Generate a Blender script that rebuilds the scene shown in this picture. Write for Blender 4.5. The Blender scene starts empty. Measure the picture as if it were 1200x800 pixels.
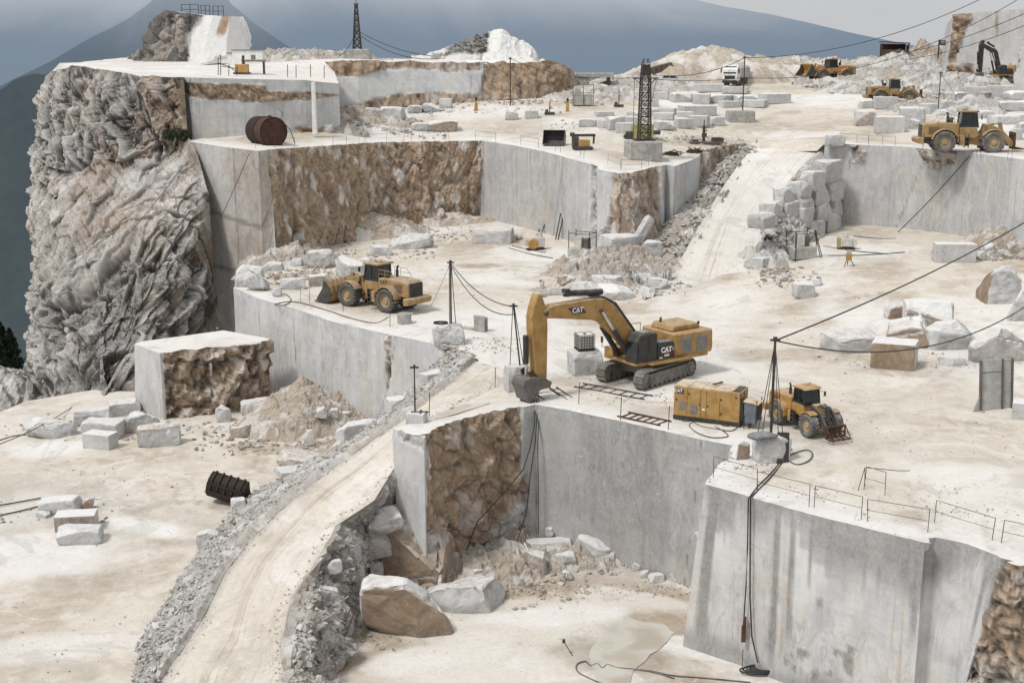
import bpy, bmesh, math, random
import numpy as np
from mathutils import Vector, Matrix, Euler
from mathutils.geometry import delaunay_2d_cdt

random.seed(7)
SC = bpy.context.scene
COL = SC.collection
CAMZ = 22.5
PITCH = math.radians(12.77)
FPX = 1500.0
CP, SP = math.cos(PITCH), math.sin(PITCH)

# ------------------------------------------------------------------ survey helpers
def ray(u, v):
    a = (u - 600.0) / FPX
    b = (400.0 - v) / FPX
    return np.array([a, CP + b * SP, -SP + b * CP])

def Z(u, v, z):                       # survey sighting met with the level z
    d = ray(u, v)
    t = (z - CAMZ) / d[2]
    return np.array([0, 0, CAMZ]) + d * t

def Y(u, v, y):                       # survey sighting met with the northing y
    d = ray(u, v)
    t = y / d[1]
    return np.array([0, 0, CAMZ]) + d * t

def YZ(u, y, z):                      # column u, northing y, level z
    dep = y * CP + (CAMZ - z) * SP
    return np.array([(u - 600.0) / FPX * dep, y, z])

def V3(p):
    return Vector((float(p[0]), float(p[1]), float(p[2])))

# ------------------------------------------------------------------ numpy noise
def _h(ix, iy, iz, s):
    n = (ix.astype(np.int64) * 374761393 + iy.astype(np.int64) * 668265263 +
         iz.astype(np.int64) * 1274126177 + int(s) * 974634777) & 0xFFFFFFFF
    n = (n ^ (n >> 13)) * 1274126177 & 0xFFFFFFFF
    n = (n ^ (n >> 16)) * 2246822519 & 0xFFFFFFFF
    n = n ^ (n >> 15)
    return (n & 0xFFFFFF) / float(0x1000000)

def vnoise(p, f, s=0):
    q = np.asarray(p, float) * np.asarray(f, float) + 0.137
    i = np.floor(q).astype(np.int64)
    w = q - i
    w = w * w * w * (w * (w * 6 - 15) + 10)
    r = 0
    for dx in (0, 1):
        wx = w[:, 0] if dx else 1 - w[:, 0]
        for dy in (0, 1):
            wy = w[:, 1] if dy else 1 - w[:, 1]
            for dz in (0, 1):
                wz = w[:, 2] if dz else 1 - w[:, 2]
                r = r + wx * wy * wz * _h(i[:, 0] + dx, i[:, 1] + dy, i[:, 2] + dz, s)
    return r * 2 - 1

def fbm(p, f, octv=4, s=0, gain=0.5):
    r, a, t = 0, 1.0, 0
    f = np.asarray(f, float)
    for o in range(octv):
        r = r + a * vnoise(p, f, s + o * 17)
        t += a
        a *= gain
        f = f * 2.03
    return r / t

def facet(p, f, s=0, tilt=1.0, jit=0.9, w=1.0):
    """fractured rock: upper envelope of randomly tilted caps, one per cell (continuous); returns height, gap to runner-up, cell id"""
    q = np.asarray(p, float) * np.asarray(f, float)
    i = np.floor(q).astype(np.int64)
    n = len(q)
    b1 = np.full(n, -1e9); b2 = np.full(n, -1e9); cid = np.zeros(n)
    for dx in (-1, 0, 1):
        for dy in (-1, 0, 1):
            for dz in (-1, 0, 1):
                cx, cy, cz = i[:, 0] + dx, i[:, 1] + dy, i[:, 2] + dz
                ex = q[:, 0] - (cx + 0.5 + jit * (_h(cx, cy, cz, s) - 0.5))
                ey = q[:, 1] - (cy + 0.5 + jit * (_h(cx, cy, cz, s + 1) - 0.5))
                ez = q[:, 2] - (cz + 0.5 + jit * (_h(cx, cy, cz, s + 2) - 0.5))
                c = _h(cx, cy, cz, s + 3)
                r = [_h(cx, cy, cz, s + 4 + k) * 1.3 - .65 for k in range(6)]
                mm = np.maximum(np.maximum(np.abs(ex + r[0] * ey + r[1] * ez), np.abs(ey + r[2] * ex + r[3] * ez)), np.abs(ez + r[4] * ex + r[5] * ey))
                h = (c - 0.5) * 0.75 + tilt * .75 * (ex * r[5] + ey * r[1] + ez * r[2]) - w * 1.7 * np.maximum(mm - .36, 0)
                m = h > b1
                b2 = np.where(m, b1, np.maximum(b2, h))
                cid = np.where(m, c, cid)
                b1 = np.where(m, h, b1)
    return b1, b1 - b2, cid

def strata(P, n, th, seed, ln=3.2, warp=.3):
    """bedded, jointed rock: each slab between two bedding planes and two joints stands at its own height"""
    n = np.array(n, float); n /= np.linalg.norm(n)
    u = np.cross(n, [0.1, 1, 0.2]); u /= np.linalg.norm(u)
    s = P @ n / th + warp * vnoise(P, .3 / th, seed + 5) + 300.0
    out = 0
    i = np.floor(s); f = s - i
    e = sstep(.86, 1.0, f)
    z = np.zeros(len(P), np.int64)
    for k, wk in ((0, 1 - e), (1, e)):
        ii = (i + k).astype(np.int64)
        t = P @ u / (th * ln) + 17.3 * _h(ii, z, z, seed + 1) + 300.0
        j = np.floor(t); g = t - j
        ej = sstep(.92, 1.0, g)
        for m, wm in ((0, 1 - ej), (1, ej)):
            jj = (j + m).astype(np.int64)
            hh = _h(ii, jj, z, seed + 2) - .5
            sl = (_h(ii, jj, z, seed + 3) - .3) * (f - .5 if k == 0 else -.5) + (_h(ii, jj, z, seed + 4) - .5) * .6 * (g - .5 if m == 0 else -.5)
            out = out + wk * wm * (hh + .7 * sl)
    return out

def sstep(a, b, x):
    t = np.clip((np.asarray(x, float) - a) / (b - a), 0, 1)
    return t * t * (3 - 2 * t)

def rotz(p, a):
    c, s = math.cos(a), math.sin(a)
    p = np.asarray(p, float)
    return np.stack([p[:, 0] * c - p[:, 1] * s, p[:, 0] * s + p[:, 1] * c, p[:, 2]], 1)

def rotax(p, ax, a):
    R = np.array(Matrix.Rotation(a, 3, ax))
    return np.asarray(p, float) @ R.T

# ------------------------------------------------------------------ object bookkeeping
def tag(o, label=None, cat=None, group=None, kind=None):
    if label: o['label'] = label
    if cat: o['category'] = cat
    if group: o['group'] = group
    if kind: o['kind'] = kind
    return o

def thing(name, label, cat, loc=(0, 0, 0), rz=0.0, group=None, rot=None):
    o = bpy.data.objects.new(name, None)
    o.empty_display_size = 0.3
    COL.objects.link(o)
    o.location = (float(loc[0]), float(loc[1]), float(loc[2]))
    o.rotation_euler = rot if rot else (0, 0, rz)
    return tag(o, label, cat, group)

def link_mesh(name, me, mat, parent=None, smooth=False):
    o = bpy.data.objects.new(name, me)
    COL.objects.link(o)
    if mat is not None:
        me.materials.append(mat)
    if parent is not None:
        o.parent = parent
    me.polygons.foreach_set('use_smooth', np.full(len(me.polygons), smooth))
    return o

def np_mesh(name, verts, faces, mat, col=None, parent=None, smooth=False):
    me = bpy.data.meshes.new(name)
    me.from_pydata([tuple(map(float, p)) for p in verts], [], faces)
    if col is not None:
        a = me.color_attributes.new('Col', 'FLOAT_COLOR', 'POINT')
        c = np.zeros((len(verts), 4)); c[:, :col.shape[1]] = col
        a.data.foreach_set('color', c.astype(np.float32).ravel())
    me.update()
    return link_mesh(name, me, mat, parent, smooth)

def copy_tree(o, parent=None):
    c = o.copy()
    COL.objects.link(c)
    if parent is not None:
        c.parent = parent
    for ch in list(o.children):
        copy_tree(ch, c)
    return c

# ------------------------------------------------------------------ lofted quarry faces
def loft(name, rows, du, dv, disp, col, mat, kind='structure', smooth=False, flip=None, label=None, cat=None, cavity=0.0):
    rows = [[np.asarray(p, float) for p in r] for r in rows]
    m = len(rows[0])
    us = [0.0]
    for k in range(m - 1):
        L = np.mean([np.linalg.norm(r[k + 1] - r[k]) for r in rows])
        n = max(1, int(round(L / du)))
        us += [k + (j + 1) / n for j in range(n)]
    vs = [0.0]
    for k in range(len(rows) - 1):
        L = np.mean([np.linalg.norm(rows[k + 1][j] - rows[k][j]) for j in range(m)])
        n = max(1, int(round(L / dv)))
        vs += [k + (j + 1) / n for j in range(n)]
    us = np.array(us); vs = np.array(vs)
    R = np.array(rows)                                   # rows x m x 3
    ku = np.minimum(us.astype(int), m - 2); fu = (us - ku)[None, :, None]
    A = R[:, ku] * (1 - fu) + R[:, ku + 1] * fu           # rows x nu x 3
    kv = np.minimum(vs.astype(int), len(rows) - 2); fv = (vs - kv)[:, None, None]
    P = A[kv] * (1 - fv) + A[kv + 1] * fv                 # nv x nu x 3
    gu = np.gradient(P, axis=1); gv = np.gradient(P, axis=0)
    N = np.cross(gu, gv)
    N /= np.linalg.norm(N, axis=2, keepdims=True) + 1e-9
    view = np.array([0, 0, CAMZ]) - P
    sgn = np.sign((N * view).sum()) if flip is None else flip
    N = N * sgn
    nv, nu = len(vs), len(us)
    S = np.repeat((us)[None], nv, 0).ravel()
    T = np.repeat((vs / (len(rows) - 1))[:, None], nu, 1).ravel()
    Pf, Nf = P.reshape(-1, 3), N.reshape(-1, 3)
    D = disp(Pf, S, T) if disp else np.zeros(len(Pf))
    if isinstance(D, tuple):
        D, aux = D
    else:
        aux = None
    Q = Pf + Nf * D[:, None]
    C = col(Pf, S, T, D, aux) if col else np.zeros((len(Pf), 4))
    if cavity:                                            # crevice shade painted in with grime: hollows darkened, raised edges lightened
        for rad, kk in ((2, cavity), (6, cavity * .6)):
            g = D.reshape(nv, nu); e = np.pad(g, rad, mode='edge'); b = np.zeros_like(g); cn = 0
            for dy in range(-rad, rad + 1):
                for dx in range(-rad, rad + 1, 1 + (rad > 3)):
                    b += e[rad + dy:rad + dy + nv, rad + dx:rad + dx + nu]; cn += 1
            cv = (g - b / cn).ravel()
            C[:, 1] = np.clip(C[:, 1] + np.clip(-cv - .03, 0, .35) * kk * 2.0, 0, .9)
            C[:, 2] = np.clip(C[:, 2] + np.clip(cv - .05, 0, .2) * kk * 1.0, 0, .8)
    idx = np.arange(nv * nu).reshape(nv, nu)
    a, b, c, d = idx[:-1, :-1].ravel(), idx[:-1, 1:].ravel(), idx[1:, 1:].ravel(), idx[1:, :-1].ravel()
    F = np.stack([a, b, c, d], 1) if sgn < 0 else np.stack([a, d, c, b], 1)
    o = np_mesh(name, Q, F.tolist(), mat, C, None, smooth)
    if kind: o['kind'] = kind
    tag(o, label, cat)
    return o, Q.reshape(nv, nu, 3)

# ------------------------------------------------------------------ terrain sheets
class Sheet:
    def __init__(self, ctrl):
        c = np.array(ctrl, float)
        # drop near duplicates
        keep = []
        for p in c:
            if all((p[0] - q[0]) ** 2 + (p[1] - q[1]) ** 2 > 1.0 for q in keep):
                keep.append(p)
        c = np.array(keep)
        self.c = c
        n = len(c)
        def U(r2): return np.where(r2 > 1e-12, r2 * np.log(r2 + 1e-12), 0)
        self.U = U
        d2 = ((c[:, None, :2] - c[None, :, :2]) ** 2).sum(2)
        K = U(d2) + np.eye(n) * 40.0
        Pm = np.c_[np.ones(n), c[:, :2]]
        M = np.zeros((n + 3, n + 3)); M[:n, :n] = K; M[:n, n:] = Pm; M[n:, :n] = Pm.T
        self.w = np.linalg.solve(M, np.r_[c[:, 2], 0, 0, 0])
    def z(self, x, y):
        x = np.atleast_1d(np.asarray(x, float)); y = np.atleast_1d(np.asarray(y, float))
        d2 = (x[:, None] - self.c[None, :, 0]) ** 2 + (y[:, None] - self.c[None, :, 1]) ** 2
        return self.U(d2) @ self.w[:-3] + self.w[-3] + self.w[-2] * x + self.w[-1] * y
    def at(self, u, v):
        """ground point sighted at u, v"""
        z = float(np.mean(self.c[:, 2]))
        p = Z(u, v, z)
        lo = None
        d = ray(u, v)
        for y in np.arange(40, 340, 0.5):
            q = np.array([0, 0, CAMZ]) + d * (y / d[1])
            if q[2] <= self.z(q[0], q[1])[0]:
                lo = y; break
        if lo is None:
            return p
        a, b = lo - 0.5, lo
        for _ in range(12):
            y = (a + b) / 2
            q = np.array([0, 0, CAMZ]) + d * (y / d[1])
            if q[2] <= self.z(q[0], q[1])[0]: b = y
            else: a = y
        return q

def sheet(name, boundary, extra, step, mat, colf, amp=0.06, kind='structure', surf=None, dens=1.2):
    B = [np.asarray(p, float) for p in boundary]
    ctrl = list(B[::max(1, len(B) // 90)]) + [np.asarray(e, float) for e in extra]
    S = surf or Sheet(ctrl)
    # densify boundary
    BB = []
    for i, p in enumerate(B):
        q = B[(i + 1) % len(B)]
        L = np.linalg.norm(q[:2] - p[:2])
        if L < 0.02: continue
        n = max(1, int(L / dens))
        for j in range(n):
            BB.append(p + (q - p) * j / n)
    BB = np.array(BB)
    x0, y0 = BB[:, :2].min(0); x1, y1 = BB[:, :2].max(0)
    rng = np.random.RandomState(3)
    gx, gy = np.meshgrid(np.arange(x0, x1, step), np.arange(y0, y1, step))
    G = np.c_[gx.ravel(), gy.ravel()] + rng.uniform(-.25, .25, (gx.size, 2)) * step
    # inside test
    inside = np.zeros(len(G), bool)
    X, Yv = G[:, 0], G[:, 1]
    n = len(BB)
    for i in range(n):
        xa, ya = BB[i, :2]; xb, yb = BB[(i + 1) % n, :2]
        if ya == yb: continue
        c = ((ya > Yv) != (yb > Yv)) & (X < (xb - xa) * (Yv - ya) / (yb - ya) + xa)
        inside ^= c
    G = G[inside]
    pts = np.r_[BB[:, :2], G]
    vco, _, faces, ov, _, _ = delaunay_2d_cdt([Vector((float(a), float(b))) for a, b in pts], [],
                                              [list(range(len(BB)))], 1, 1e-5)
    vco = np.array([tuple(v) for v in vco])
    zz = np.zeros(len(vco))
    zz[:] = np.concatenate([S.z(vco[i:i + 20000, 0], vco[i:i + 20000, 1]) for i in range(0, len(vco), 20000)])
    P = np.c_[vco, zz]
    zz += amp * fbm(P * [1, 1, 0], 0.22, 4, 5) + amp * .5 * fbm(P * [1, 1, 0], 0.9, 3, 9)
    for i, o in enumerate(ov):
        o = [k for k in o if k < len(BB)]
        if o: zz[i] = BB[o[0], 2]
    P = np.c_[vco, zz]
    C = colf(P)
    F = []
    for f in faces:
        a, b, c = [P[k] for k in f[:3]]
        if (b[0] - a[0]) * (c[1] - a[1]) - (b[1] - a[1]) * (c[0] - a[0]) < 0:
            f = list(f)[::-1]
        F.append(list(f))
    o = np_mesh(name, P, F, mat, C, None, True)
    if kind: o['kind'] = kind
    return o, S

# ------------------------------------------------------------------ mesh builder for made things
class MB:
    def __init__(self):
        self.v, self.f = [], []
    def add(self, vs, fs, M=None):
        n = len(self.v)
        for p in vs:
            p = Vector(p)
            self.v.append(tuple(M @ p) if M is not None else tuple(p))
        self.f += [[i + n for i in f] for f in fs]
        return self
    def box(self, c, s, rot=None, taper=None):
        x, y, z = s[0] / 2, s[1] / 2, s[2] / 2
        tx, ty = taper or (1, 1)
        vs = [(-x, -y, -z), (x, -y, -z), (x, y, -z), (-x, y, -z),
              (-x * tx, -y * ty, z), (x * tx, -y * ty, z), (x * tx, y * ty, z), (-x * tx, y * ty, z)]
        M = Matrix.Translation(Vector(c))
        if rot: M = M @ Euler(rot).to_matrix().to_4x4()
        return self.add(vs, [(0, 3, 2, 1), (4, 5, 6, 7), (0, 1, 5, 4), (1, 2, 6, 5), (2, 3, 7, 6), (3, 0, 4, 7)], M)
    def prism(self, prof, y0, y1, M=None):
        """profile in x,z extruded along y"""
        n = len(prof)
        a = sum(prof[i][0] * prof[(i + 1) % n][1] - prof[(i + 1) % n][0] * prof[i][1] for i in range(n))
        if a < 0: prof = prof[::-1]
        vs = [(p[0], y0, p[1]) for p in prof] + [(p[0], y1, p[1]) for p in prof]
        fs = [list(range(n)), list(range(2 * n - 1, n - 1, -1))]
        for i in range(n):
            j = (i + 1) % n
            fs.append([j, i, i + n, j + n])
        return self.add(vs, fs, M)
    def cyl(self, p0, p1, r, n=16, r2=None, cap=True):
        p0, p1 = Vector(p0), Vector(p1)
        r2 = r if r2 is None else r2
        d = p1 - p0
        q = d.to_track_quat('Z', 'Y').to_matrix()
        vs, fs = [], []
        for k, (p, rr) in enumerate(((p0, r), (p1, r2))):
            for i in range(n):
                a = 2 * math.pi * i / n
                vs.append(p + q @ Vector((rr * math.cos(a), rr * math.sin(a), 0)))
        for i in range(n):
            j = (i + 1) % n
            fs.append([i, j, j + n, i + n])
        if cap:
            fs.append(list(range(n))[::-1]); fs.append(list(range(n, 2 * n)))
        return self.add(vs, fs)
    def tube(self, pts, r, n=6):
        pts = [Vector(p) for p in pts]
        vs, fs = [], []
        for k, p in enumerate(pts):
            a = pts[max(0, k - 1)]; b = pts[min(len(pts) - 1, k + 1)]
            q = (b - a).to_track_quat('Z', 'Y').to_matrix()
            for i in range(n):
                t = 2 * math.pi * i / n
                vs.append(p + q @ Vector((r * math.cos(t), r * math.sin(t), 0)))
        for k in range(len(pts) - 1):
            for i in range(n):
                j = (i + 1) % n
                fs.append([k * n + i, k * n + j, (k + 1) * n + j, (k + 1) * n + i])
        fs.append(list(range(n))[::-1]); fs.append([(len(pts) - 1) * n + i for i in range(n)])
        return self.add(vs, fs)
    def lathe(self, prof, c, axis='Y', n=24):
        """profile of (radius, offset) turned round an axis through c"""
        vs, fs = [], []
        m = len(prof)
        for i in range(n):
            a = 2 * math.pi * i / n
            for r, h in prof:
                if axis == 'Y': vs.append((c[0] + r * math.cos(a), c[1] + h, c[2] + r * math.sin(a)))
                elif axis == 'X': vs.append((c[0] + h, c[1] + r * math.cos(a), c[2] + r * math.sin(a)))
                else: vs.append((c[0] + r * math.cos(a), c[1] + r * math.sin(a), c[2] + h))
        for i in range(n):
            j = (i + 1) % n
            for k in range(m - 1):
                fs.append([i * m + k, i * m + k + 1, j * m + k + 1, j * m + k])
        return self.add(vs, fs)
    def build(self, name, mat, parent=None, bevel=0.0, smooth=False):
        me = bpy.data.meshes.new(name)
        me.from_pydata(self.v, [], self.f)
        bm = bmesh.new(); bm.from_mesh(me)
        bmesh.ops.recalc_face_normals(bm, faces=bm.faces)
        bm.to_mesh(me); bm.free()
        me.update()
        o = link_mesh(name, me, mat, parent, False)
        if smooth:
            me.polygons.foreach_set('use_smooth', np.full(len(me.polygons), True))
            try:
                me.set_sharp_from_angle(angle=math.radians(38))
            except Exception:
                pass
        if bevel:
            b = o.modifiers.new('bevel', 'BEVEL')
            b.width = bevel; b.segments = 1; b.limit_method = 'ANGLE'; b.angle_limit = math.radians(40)
        return o

def text_part(name, s, size, loc, rot, mat, parent, ext=0.006, bold=0.0, sx=1.0):
    cu = bpy.data.curves.new('lettering', 'FONT')
    cu.body = s; cu.size = size; cu.extrude = ext; cu.offset = bold
    cu.align_x = 'CENTER'; cu.align_y = 'CENTER'
    to = bpy.data.objects.new('lettering', cu)
    COL.objects.link(to)
    dg = bpy.context.evaluated_depsgraph_get()
    me = bpy.data.meshes.new_from_object(to.evaluated_get(dg))
    bpy.data.objects.remove(to)
    me.materials.clear()
    o = link_mesh(name, me, mat, parent)
    o.location = loc; o.rotation_euler = rot; o.scale = (sx, 1, 1)
    return o
# ------------------------------------------------------------------ materials
def nodes(name):
    m = bpy.data.materials.new(name)
    m.use_nodes = True
    nt = m.node_tree
    for n in list(nt.nodes): nt.nodes.remove(n)
    out = nt.nodes.new('ShaderNodeOutputMaterial')
    bs = nt.nodes.new('ShaderNodeBsdfPrincipled')
    nt.links.new(bs.outputs[0], out.inputs[0])
    return m, nt, bs

def nd(nt, t, **kw):
    n = nt.nodes.new(t)
    for k, v in kw.items():
        if hasattr(n, k): setattr(n, k, v)
        else: n.inputs[k].default_value = v
    return n

def mixc(nt, f, a, b, mode='MIX'):
    n = nt.nodes.new('ShaderNodeMix'); n.data_type = 'RGBA'; n.blend_type = mode
    for s, val in ((n.inputs[0], f), (n.inputs[6], a), (n.inputs[7], b)):
        if isinstance(val, bpy.types.NodeSocket): nt.links.new(val, s)
        elif isinstance(val, (int, float)): s.default_value = val
        else: s.default_value = (*val, 1)
    return n.outputs[2]

def math_n(nt, op, a, b=None, c=None, clamp=False):
    n = nt.nodes.new('ShaderNodeMath'); n.operation = op; n.use_clamp = clamp
    for i, val in enumerate((a, b, c)):
        if val is None: continue
        if isinstance(val, bpy.types.NodeSocket): nt.links.new(val, n.inputs[i])
        else: n.inputs[i].default_value = val
    return n.outputs[0]

def mapr(nt, x, a, b, c=0.0, d=1.0):
    n = nt.nodes.new('ShaderNodeMapRange'); n.clamp = True; n.interpolation_type = 'SMOOTHSTEP'
    nt.links.new(x, n.inputs[0])
    for i, val in enumerate((a, b, c, d)): n.inputs[i + 1].default_value = val
    return n.outputs[0]

def noise_n(nt, vec, scale, detail=6, rough=0.6, dist=0.0):
    n = nt.nodes.new('ShaderNodeTexNoise')
    n.inputs['Scale'].default_value = scale; n.inputs['Detail'].default_value = detail
    n.inputs['Roughness'].default_value = rough; n.inputs['Distortion'].default_value = dist
    if vec is not None: nt.links.new(vec, n.inputs['Vector'])
    return n.outputs[0]

def pos_n(nt, scale=(1, 1, 1), rot=(0, 0, 0)):
    g = nt.nodes.new('ShaderNodeNewGeometry')
    mp = nt.nodes.new('ShaderNodeMapping')
    mp.inputs['Scale'].default_value = scale; mp.inputs['Rotation'].default_value = rot
    nt.links.new(g.outputs['Position'], mp.inputs['Vector'])
    return mp.outputs[0]

def stone(name, light, grey, brown=(.235, .16, .105), brown2=(.36, .285, .22), dark=(.075, .068, .06), white=(.74, .735, .72),
          streak=0.0, scale=1.0, bump=0.4, vein=0.3, rough=0.85, fine=1.0, tracks=False, topdust=0.0, saw=False, speck=.30):
    """marble / dust / fractured rock; Col.r = iron stain, Col.g = dark, Col.b = white dust, Col.a = lane position"""
    m, nt, bs = nodes(name)
    at = nt.nodes.new('ShaderNodeAttribute'); at.attribute_name = 'Col'
    sep = nt.nodes.new('ShaderNodeSeparateColor'); nt.links.new(at.outputs['Color'], sep.inputs[0])
    R, G, B = sep.outputs[0], sep.outputs[1], sep.outputs[2]
    P = pos_n(nt)
    n1 = noise_n(nt, P, 0.11 * scale, 8, 0.62, 0.6)
    n2 = noise_n(nt, P, 0.9 * scale, 8, 0.65, 0.3)
    n3 = noise_n(nt, P, 5.0 * fine, 6, 0.7)
    base = mixc(nt, mapr(nt, math_n(nt, 'MULTIPLY_ADD', n2, 0.5, math_n(nt, 'MULTIPLY', n1, 0.6)), 0.38, 0.72), light, grey)
    if streak:
        ps = pos_n(nt, (1, 1, 0.055))
        s1 = noise_n(nt, ps, 0.55, 5, 0.65, 0.15)
        s2 = noise_n(nt, pos_n(nt, (1, 1, 0.03)), 2.4, 5, 0.7)
        sm = mapr(nt, math_n(nt, 'ADD', math_n(nt, 'MULTIPLY', s1, 0.65), math_n(nt, 'MULTIPLY', s2, 0.35)), 0.42, 0.68)
        base = mixc(nt, math_n(nt, 'MULTIPLY', sm, streak), base, tuple(c * 0.55 for c in grey))
        sb = mapr(nt, noise_n(nt, ps, 0.8, 4, 0.6, 0.1), 0.60, 0.74)
        base = mixc(nt, math_n(nt, 'MULTIPLY', sb, 0.30 * min(1, streak * 1.5)), base, (.40, .30, .19))
    if saw:
        # warm / pale clouding, dusty spatter, and the faint arcs and lines the diamond wire leaves
        base = mixc(nt, math_n(nt, 'MULTIPLY', mapr(nt, noise_n(nt, P, .16, 5, .6, .8), .48, .66), .45), base, (.55, .50, .42))
        base = mixc(nt, math_n(nt, 'MULTIPLY', mapr(nt, noise_n(nt, pos_n(nt, (1, 1, .6), (0, .3, 0)), .42, 8, .72, 1.0), .50, .56), .34), base, (.68, .675, .66))
        ln = noise_n(nt, pos_n(nt, (.02, .02, 1), (0.05, .03, 0)), 5.0, 3, .8)
        base = mixc(nt, math_n(nt, 'MULTIPLY', mapr(nt, ln, .50, .62), .10), base, (.30, .30, .305))
        dv = noise_n(nt, pos_n(nt, (1, 1, .28), (.5, .75, 0)), .55, 5, .62, 1.6)
        dvm = mapr(nt, math_n(nt, 'ABSOLUTE', math_n(nt, 'SUBTRACT', dv, .5)), .0, .035, 1, 0)
        base = mixc(nt, math_n(nt, 'MULTIPLY', math_n(nt, 'MULTIPLY', dvm, mapr(nt, n1, .40, .60)), .42), base, (.27, .275, .285))
        rs = noise_n(nt, pos_n(nt, (1, 1, .02)), 1.3, 4, .7)
        base = mixc(nt, math_n(nt, 'MULTIPLY', mapr(nt, rs, .62, .70), .5), base, (.42, .315, .19))
        sc = noise_n(nt, pos_n(nt, (1, 1, .35), (.2, .6, 0)), 1.6, 6, .78, .5)
        base = mixc(nt, math_n(nt, 'MULTIPLY', mapr(nt, sc, .67, .71), .45), base, (.15, .15, .15))
    if vein:
        wv = nt.nodes.new('ShaderNodeTexVoronoi'); wv.feature = 'DISTANCE_TO_EDGE'
        wv.inputs['Scale'].default_value = 0.33 * scale
        vv = nt.nodes.new('ShaderNodeVectorMath'); vv.operation = 'ADD'
        nv = nt.nodes.new('ShaderNodeTexNoise'); nv.inputs['Scale'].default_value = 0.5; nv.inputs['Detail'].default_value = 6
        nt.links.new(P, nv.inputs['Vector'])
        vs = nt.nodes.new('ShaderNodeVectorMath'); vs.operation = 'SCALE'; vs.inputs['Scale'].default_value = 3.2
        nt.links.new(nv.outputs['Color'], vs.inputs[0])
        nt.links.new(pos_n(nt, (1, 1, .55), (.3, .5, 0)), vv.inputs[0]); nt.links.new(vs.outputs[0], vv.inputs[1])
        nt.links.new(vv.outputs[0], wv.inputs['Vector'])
        vm = mapr(nt, wv.outputs['Distance'], 0.0, 0.035, 1.0, 0.0)
        vm = math_n(nt, 'MULTIPLY', vm, mapr(nt, n1, 0.42, 0.6))
        base = mixc(nt, math_n(nt, 'MULTIPLY', vm, vein), base, tuple(c * 0.45 for c in grey))
    # iron-stained rock
    br = mixc(nt, mapr(nt, noise_n(nt, P, 0.8, 8, 0.7, 0.8), 0.35, 0.68), brown, brown2)
    br = mixc(nt, mapr(nt, noise_n(nt, pos_n(nt, (1, 1, .5), (0.4, .3, 0)), 2.6, 6, 0.75, 1.2), 0.60, 0.70, 0, 0.75), br, (.60, .53, .45))
    rm = math_n(nt, 'ADD', R, math_n(nt, 'MULTIPLY', math_n(nt, 'SUBTRACT', n2, 0.5), math_n(nt, 'MULTIPLY', math_n(nt, 'MULTIPLY', R, math_n(nt, 'SUBTRACT', 1.15, R)), 2.6)), None, True)
    c = mixc(nt, mapr(nt, rm, 0.1, 0.9), base, br)
    gm = math_n(nt, 'ADD', G, math_n(nt, 'MULTIPLY', math_n(nt, 'SUBTRACT', n3, 0.5), math_n(nt, 'MULTIPLY', G, 1.1)), None, True)
    c = mixc(nt, gm, c, dark)
    bmn = math_n(nt, 'ADD', B, math_n(nt, 'MULTIPLY', math_n(nt, 'SUBTRACT', n2, 0.5), math_n(nt, 'MULTIPLY', B, 2.0)), None, True)
    c = mixc(nt, bmn, c, white)
    if tracks:
        cx = nt.nodes.new('ShaderNodeCombineXYZ')
        nt.links.new(math_n(nt, 'MULTIPLY', at.outputs['Alpha'], 30.0), cx.inputs[0])
        nt.links.new(math_n(nt, 'MULTIPLY', n1, 2.2), cx.inputs[1])
        tr = noise_n(nt, cx.outputs[0], 1.0, 4, 0.7)
        on = math_n(nt, 'GREATER_THAN', at.outputs['Alpha'], 0.001)
        tm = math_n(nt, 'MULTIPLY', mapr(nt, tr, 0.50, 0.72), on)
        c = mixc(nt, math_n(nt, 'MULTIPLY', tm, 0.55), c, (.36, .31, .25))
        tl = math_n(nt, 'MULTIPLY', mapr(nt, tr, 0.50, 0.30), on)
        c = mixc(nt, math_n(nt, 'MULTIPLY', tl, 0.35), c, (.66, .61, .53))
    if tracks:
        # wandering wheel marks: paired contour lines of a slow noise
        lo = noise_n(nt, pos_n(nt, (1, .55, 0), (0, 0, .6)), .035, 2, .4, .3)
        for mul, ph, wd, st in ((26, 0.0, .15, .42), (26, .22, .15, .42), (17, .4, .10, .34)):
            w_ = math_n(nt, 'PINGPONG', math_n(nt, 'MULTIPLY_ADD', lo, mul, ph), .5)
            lnm = math_n(nt, 'MULTIPLY', mapr(nt, w_, 0.0, wd, 1, 0), mapr(nt, n2, .42, .6))
            lnm = math_n(nt, 'MULTIPLY', lnm, mapr(nt, noise_n(nt, P, .045 + mul * .001, 3, .6), .45, .62))
            c = mixc(nt, math_n(nt, 'MULTIPLY', lnm, st), c, (.33, .285, .225))
        # damp and sludge: crisp-edged darker films
        dm = noise_n(nt, pos_n(nt, (1, 1, 0), (0, 0, .3)), .16, 9, .68, 1.4)
        c = mixc(nt, math_n(nt, 'MULTIPLY', mapr(nt, dm, .555, .59), .30), c, (.40, .375, .33))
        c = mixc(nt, math_n(nt, 'MULTIPLY', mapr(nt, dm, .43, .39), .35), c, (.80, .785, .76))
        # crushed chips
        vc = nt.nodes.new('ShaderNodeTexVoronoi'); vc.inputs['Scale'].default_value = 3.4; nt.links.new(P, vc.inputs['Vector'])
        cm = math_n(nt, 'MULTIPLY', mapr(nt, vc.outputs['Distance'], .22, .14), mapr(nt, noise_n(nt, P, .35, 4, .7), .52, .66))
        sc_ = nt.nodes.new('ShaderNodeSeparateColor'); nt.links.new(vc.outputs['Color'], sc_.inputs[0])
        c = mixc(nt, math_n(nt, 'MULTIPLY', cm, .75), c, mixc(nt, sc_.outputs[0], (.30, .27, .23), (.80, .79, .77)))
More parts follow.
